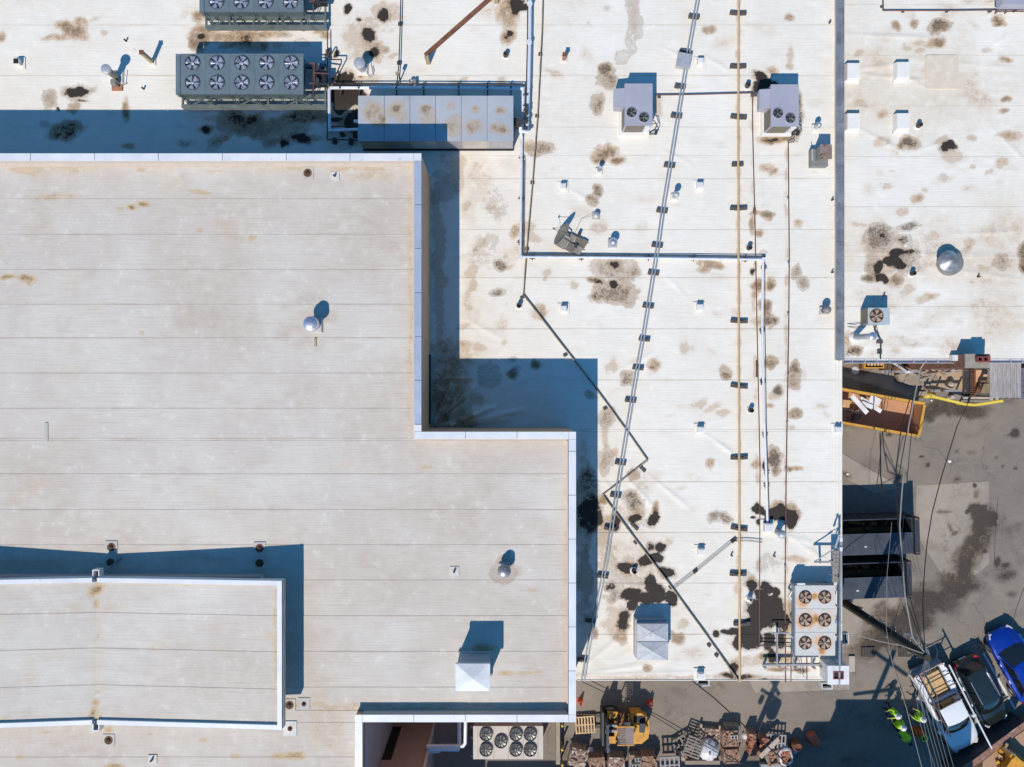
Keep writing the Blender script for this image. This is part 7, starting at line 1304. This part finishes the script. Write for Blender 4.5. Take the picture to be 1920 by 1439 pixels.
slabbox('wood_panel', 'grey wooden panel lying between the platform and kerb slab', 'panel', 1787, 735, 1804, 750, 0, .25, 'woodd')
rt = thing('safety_rail', 'bright yellow safety rail bent in a shallow V in front of the stair', 'rail', G_(1822, 760)); z = 1.0
P = [W(1734, 744.5, z), W(1752, 745, z), W(1812, 759, z), W(1828, 760, z), W(1880, 752, z)]
for a, b_ in zip(P[:-1], P[1:]): MB().beam(a, b_, .14, .12).build('rail', M['yellow'], rt)
for p in (P[0], P[2], P[3], P[4]): MB().beam((p.x, p.y, 0), (p.x, p.y, z - .06), .1).build('post', M['yellow'], rt)
c = W(1752.5, 739, .7); MB().lathe(c.x, c.y, 0, [(.1, 0), (.1, .6), (.12, .62), (.05, .75)], 12).build('bollard', M['yellow'], rt)
for px, py, s, lb in ((1730, 722, .1, 'small white-blue cup beside the orange dumpster'), (1746, 751, .06, 'tiny white scrap under the yellow rail'), (1589, 889, .08, 'small white scrap on the asphalt by the roof edge'), (1603, 695, .22, 'white crumpled sheet near the timber crate'), (1314, 1360, .05, 'tiny white scrap above the pallets'), (1780, 865, .1, 'small pale rag on the asphalt')):
    c = G_(px, py); o = MB().lathe(c.x, c.y, 0, [(s, .02), (s * 1.1, .05), (s * .5, .09)], 7, False).build('litter', M['white'], None, (c.x, c.y, 0)); tag(o, lb, 'litter')
# ------------------------------------------------------------------ utility pole and cables
zt = 9.3; pb_ = G_(1585, 1132); rt = thing('utility_pole', 'dark wooden utility pole thick with cables, leaning out towards the parked cars', 'utility pole', pb_)
MB().tube([pb_, (pb_.x, pb_.y, zt)], [.24, .17], 12).build('pole', M['polewood'], rt)
tp = Vector((pb_.x, pb_.y, zt))
for k in range(34):
    z = 2.6 + k * .19; r = .22 + rnd.random() * (.08 + .012 * k); a0 = rnd.uniform(-1.6, .2)
    MB().tube([(pb_.x + r * math.cos(a0 + t * .5), pb_.y + r * math.sin(a0 + t * .5), z + t * .12) for t in range(5)], .018, 5).build('cable_loop', M[rnd.choice(['wire', 'wirew', 'galv'])], rt)
for dx, dy, m_ in ((.26, -.06, 'wire'), (.2, -.2, 'wirew'), (.3, .02, 'galv'), (.06, -.28, 'wire'), (.3, -.14, 'wire'), (.24, -.26, 'galv')): MB().tube([(pb_.x + dx, pb_.y + dy, .1), (pb_.x + dx * 1.1, pb_.y + dy, 4.5), (pb_.x + dx, pb_.y + dy * 1.1, zt - .5)], .022, 5).build('riser', M[m_], rt)
MB().lathe(pb_.x + .28, pb_.y - .25, 7.6, [(.16, 0), (.17, .1), (.17, .55), (.1, .62)], 14).build('splice_case', M['black_steel'], rt); MB().box(pb_.x + .22, pb_.y + .05, 8.2, .3, .25, .45).build('junction', M['galv'], rt)
p = Vector((pb_.x + .1, pb_.y + .1, .8)); MB().beam(p, W(1617, 1141, .9), .1).build('stub_arm', M['polewood'], rt); q = W(1618, 1142, .9); MB().lathe(q.x, q.y, .84, [(.07, 0), (.07, .1)], 8).build('arm_end', M['wirew'], rt)
b = MB(); b.tube([(pb_.x - .1, pb_.y + .1, 0), (pb_.x - .1, pb_.y + .1, 1.0)], .05); b.build('conduit', M['rust'], rt)
def cable(lb, pts, r, m_='wire', sag=0.0):
    V = [W(x, y, z) for x, y, z in pts]; P = []
    for a, b_ in zip(V[:-1], V[1:]):
        for i in range(8): t = i / 8; P.append(a.lerp(b_, t) - Vector((0, 0, sag * 4 * t * (1 - t))))
    P.append(V[-1]); o = MB().tube(P, r, 5).build('overhead_cable', M[m_], None, V[0]); tag(o, lb, 'cable', 'overhead cables')
T0 = (1737, 1228, 9.2)
cable('thick pale cable swinging from the gutter past both containers to the pole', [(1726, 690, 4.8), (1703.5, 800, 5.5), (1691, 924, 6.4), (1687, 985, 6.9), (1691, 1045, 7.4), (1697, 1116, 8.2), (1711, 1195, 8.7), T0], .034, 'wirew')
cable('thin pale cable rising beside the scrap metal to the gutter', [(1727, 690, 4.8), (1735, 678, 5.2)], .03, 'wirew')
cable('dark cable left of the thick pale one, crossing the dumpster', [(1712, 730, 5.0), (1690, 800, 5.4), (1680, 880, 6.0), (1682, 960, 6.6), (1690, 1060, 7.5), (1700, 1130, 8.2), T0], .026)
cable('second dark cable closer to the thick pale one over the dumpster', [(1716, 722, 5.0), (1700, 810, 5.5), (1684, 900, 6.2), (1684, 985, 6.8), (1694, 1080, 7.8), T0], .022)
cable('thin cable right of the thick pale one meeting the container post', [(1714, 760, 5.2), (1699, 918, 6.4), (1689, 1030, 7.2), (1700, 1130, 8.3), T0], .018)
cable('lone dark cable running down the open asphalt to the pole', [(1795, 798, 4.5), (1765, 895, 5.5), (1748, 960, 6.2), (1738, 1020, 6.8), (1733, 1075, 7.4), (1730, 1130, 8.0), (1732, 1180, 8.8), (1734, 1228, 9.2)], .026)
cable('upper continuation of the lone dark cable across the wet patch', [(1795, 798, 4.5), (1815, 757, 4.2), (1845, 690, 4.0)], .02)
cable('twisted dark and pale service cable from the rail to the pole', [(1578, 1188, 6.0), (1612, 1193, 6.8), (1650, 1203, 7.6), (1690, 1211, 8.4), T0], .022, 'wirew')
cable('thin cable crossing the lower container', [(1672, 980, 6.0), (1663, 1080, 7.0), (1662, 1180, 7.8), (1672, 1240, 8.4), (1700, 1330, 8.8), (1730, 1445, 9.0)], .011, 'wirew')
cable('dark bundle of cables above the upper container on its left side', [(1650, 812, 4.0), (1651, 850, 4.2), (1651, 890, 4.4), (1656, 932, 4.6)], .035)
cable('thin cable beside the dark bundle above the upper container', [(1654, 812, 4.0), (1648, 880, 4.2), (1642, 930, 4.4)], .015)
for i, (x0, x1) in enumerate(((1742, 1762), (1748, 1768), (1755, 1775), (1762, 1781), (1770, 1790), (1730, 1756), (1737, 1749))):
    cable(['leftmost', 'second from left', 'middle', 'fourth from left', 'rightmost', 'widest-set outer', 'tightest inner'][i] + ' cable of the fan dropping from the pole to the bottom edge', [T0, (x0 - 18 + i, 1300, 9.1), (x0 - 4, 1360, 9.0), (x1, 1446, 8.9)], .011, 'wireg')
cable('thin cable passing the drain grate down to the bottom', [(1688, 1130, 7.5), (1662, 1215, 7.2), (1690, 1290, 7.0), (1742, 1445, 7.0)], .014)
cable('upper of two cables running down-right over the forklift', [(1103, 1274, 4.9), (1160, 1303, 5.2), (1240, 1345, 5.4), (1305, 1382, 5.6), (1400, 1437, 5.8), (1420, 1448, 5.9)], .022)
cable('lower of two cables running down-right over the forklift', [(1088, 1277, 4.9), (1150, 1306, 5.0), (1218, 1338, 5.2), (1280, 1376, 5.4), (1380, 1430, 5.7), (1410, 1448, 5.8)], .02)
cable('thick double cable from the roof edge to the orange bricks', [(1297, 1276, 5.2), (1340, 1310, 5.2), (1400, 1365, 5.4), (1440, 1400, 5.5), (1490, 1445, 5.6)], .035)
cable('thin cable entering from the right edge to the ground near the blue car', [(1920, 1102, 5.0), (1906, 1140, 4.2), (1896, 1178, 3.4)], .014)
# poles outside the frame whose shadows cross the yard
def farpole(lb, tipshadow, zt_, arms, extra=None, nm='utility_pole'):
    t = G_(*tipshadow); k = .335 * zt_; b0 = Vector((t.x - k, t.y - .80 * zt_, 0)); rt = thing(nm, lb, 'utility pole', b0)
    MB().tube([b0, (b0.x, b0.y, zt_)], [.19, .14], 12).build('pole', M['polewood'], rt)
    for z, L, a in arms: d = Vector((math.cos(a), math.sin(a), 0)); p = Vector((b0.x, b0.y, z)); MB().beam(p - d * L / 2, p + d * L / 2, .13, .14).build('crossarm', M['polewood'], rt)
    for dx, dy, z, r, h in (extra or ()): MB().lathe(b0.x + dx, b0.y + dy, z, [(r * .9, 0), (r, .05), (r, h), (r * .6, h + .1)], 14).build('transformer', M['galv'], rt)
farpole('utility pole with crossarms south of the photo, its shadow beside the pickup', (1676, 1222), 12.5, [(11.7, 2.6, -.62), (9.6, 2.8, .12)])
farpole('second utility pole with transformer south of the photo, its shadow over the bricks', (1470, 1245), 12.5, [(10.9, 1.2, 2.0), (10.2, 1.4, -.6)], [(.55, .1, 8.6, .32, .9), (-.5, -.1, 9.8, .14, .4)])
# ------------------------------------------------------------------ people
def person(lb, head, rz, vest='hivis', hat='white', bend=0.0, stride=.15, arm=(.3, .3), helmet=True):
    c = W(head[0], head[1], 1.68); rt = thing('person', lb, 'person', (c.x, c.y, 0), 0, 'workers in hi-vis vests')
    V, E, Rr = [], [], []
    def a(p, r, par=None): V.append(Vector(p)); Rr.append(r); (E.append((par, len(V) - 1)) if par is not None else None); return len(V) - 1
    def t(p):   # bend the upper body forward at the hips
        x, y, z = p
        if z > .95: q = z - .95; return (x * math.cos(bend) + q * math.sin(bend), y, .95 + q * math.cos(bend) - x * math.sin(bend))
        return p
    pel = a((0, 0, .95), .125); sp = a(t((.0, 0, 1.12)), .12, pel); ch = a(t((0, 0, 1.32)), .135, sp); nk = a(t((.01, 0, 1.48)), .055, ch); hd = a(t((.03, 0, 1.58)), .085, nk); hd2 = a(t((.03, 0, 1.69)), .08, hd); ns = a(t((.125, 0, 1.6)), .012, hd)
    for s in (-1, 1):
        hp = a((0, s * .1, .9), .09, pel); kn = a((s * stride * .5 + .03, s * .11, .5), .062, hp); an = a((s * stride - .02, s * .11, .09), .042, kn); a((s * stride + .16, s * .12, .04), .035, an)
        sh = a(t((0, s * .19, 1.41)), .06, ch); el = a(t((arm[0] * .5, s * .26, 1.15)), .042, sh); wr = a(t((arm[0], s * .22, .98 + arm[1] * .3)), .028, el); pm = a(t((arm[0] + .06, s * .21, .95 + arm[1] * .3)), .03, wr)
        for k in range(4): f = a(t((arm[0] + .12, s * (.18 + .02 * k), .93 + arm[1] * .3)), .009, pm); a(t((arm[0] + .15 - .01 * abs(k - 1.5), s * (.18 + .021 * k), .90 + arm[1] * .3)), .008, f)
        th = a(t((arm[0] + .08, s * .165, .95 + arm[1] * .3)), .01, pm); a(t((arm[0] + .11, s * .15, .94 + arm[1] * .3)), .009, th)
    me = bpy.data.meshes.new('body'); me.from_pydata(V, E, []); o = bpy.data.objects.new('body', me); COL.objects.link(o)
    sk = o.modifiers.new('s', 'SKIN'); sk.use_smooth_shade = True
    for i, d in enumerate(me.skin_vertices[0].data): d.radius = (Rr[i], Rr[i]); d.use_root = (i == 0)
    ss = o.modifiers.new('u', 'SUBSURF'); ss.levels = 1; ss.render_levels = 1
    dg = bpy.context.evaluated_depsgraph_get(); m2 = bpy.data.meshes.new_from_object(o.evaluated_get(dg)); o.modifiers.clear(); o.data = m2
    for k in ('pants', 'skin', 'boot', vest): m2.materials.append(M[k])
    for p in m2.polygons:
        q = p.center; hands = any((q - V[i]).length < .1 for i in range(len(V)) if abs(Rr[i] - .03) < .0005); headp = (q - V[4]).length < .14 or (q - V[5]).length < .13
        p.material_index = 2 if q.z < .12 else (1 if hands or headp else (0 if q.z < .97 else 3)); p.use_smooth = True
    o.parent = rt
    b = MB(); vs = []; n = 16
    for z, rx, ry in ((.93, .16, .21), (1.1, .155, .2), (1.3, .165, .215), (1.42, .13, .2), (1.46, .09, .13)):
        for j in range(n): an_ = 2 * math.pi * j / n; vs.append(t((rx * math.cos(an_), ry * math.sin(an_), z)))
    b.add(vs, [(i * n + j, i * n + (j + 1) % n, (i + 1) * n + (j + 1) % n, (i + 1) * n + j) for i in range(4) for j in range(n)], True); v = b.mesh(M[vest], name='vest'); q = bpy.data.objects.new('vest', v); COL.objects.link(q); q.parent = rt
    if helmet:
        b = MB(); vs = []; rings = ((.17, 1.655), (.125, 1.665), (.122, 1.72), (.1, 1.77), (.06, 1.8), (.015, 1.81))
        for r, z in rings:
            for j in range(n): an_ = 2 * math.pi * j / n; vs.append(t((.03 + r * 1.12 * math.cos(an_), r * math.sin(an_), z)))
        b.add(vs, [(i * n + j, i * n + (j + 1) % n, (i + 1) * n + (j + 1) % n, (i + 1) * n + j) for i in range(5) for j in range(n)] + [tuple(range(5 * n, 6 * n))], True); v = b.mesh(M[hat], name='hard_hat'); q = bpy.data.objects.new('hard_hat', v); COL.objects.link(q); q.parent = rt
    else:
        b = MB(); p = Vector(t((.01, 0, 1.66))); b.lathe(p.x, p.y, p.z, [(.1, -.08), (.105, 0), (.07, .07), (.01, .09)], 12); v = b.mesh(M['hair'], name='hair'); q = bpy.data.objects.new('hair', v); COL.objects.link(q); q.parent = rt
    for s in (-1, 1): p = t((.105, s * .033, 1.63)); b = MB().lathe(p[0], p[1], p[2], [(.004, -.008), (.011, 0), (.004, .008)], 6); v = b.mesh(M['dark'], name='eye'); q = bpy.data.objects.new('eye', v); COL.objects.link(q); q.parent = rt
    rt.rotation_euler = (0, 0, rz)
    return rt
person('worker in yellow-green vest and white hard hat, upper left of the group in the shade', (1686, 1344), R(200), arm=(.35, .5))
person('worker in yellow-green vest and white hard hat, lower left, standing with back to the pallets', (1695, 1367), R(120), arm=(.3, .2))
person('worker in yellow-green vest and white hard hat closest to the pickup', (1733, 1351), R(150), arm=(.4, .6))
person('worker in yellow-green vest bending forward beside the orange drum', (1704, 1384), R(-60), bend=1.1, helmet=False, arm=(.3, .1))
rt = thing('traffic_drum', 'orange drum with a bright green ring on top beside the workers', 'traffic drum', W(1727, 1379, 0)); c = W(1734, 1385, 1.0); MB().lathe(c.x, c.y, 0, [(.32, 0), (.3, .1), (.27, .4), (.25, .8), (.22, .95)], 18).build('drum', M['hiorange'], rt); MB().lathe(c.x, c.y, 0, [(.2, .94), (.2, 1.02), (.13, 1.02), (.13, .95)], 18).build('ring', M['green'], rt)
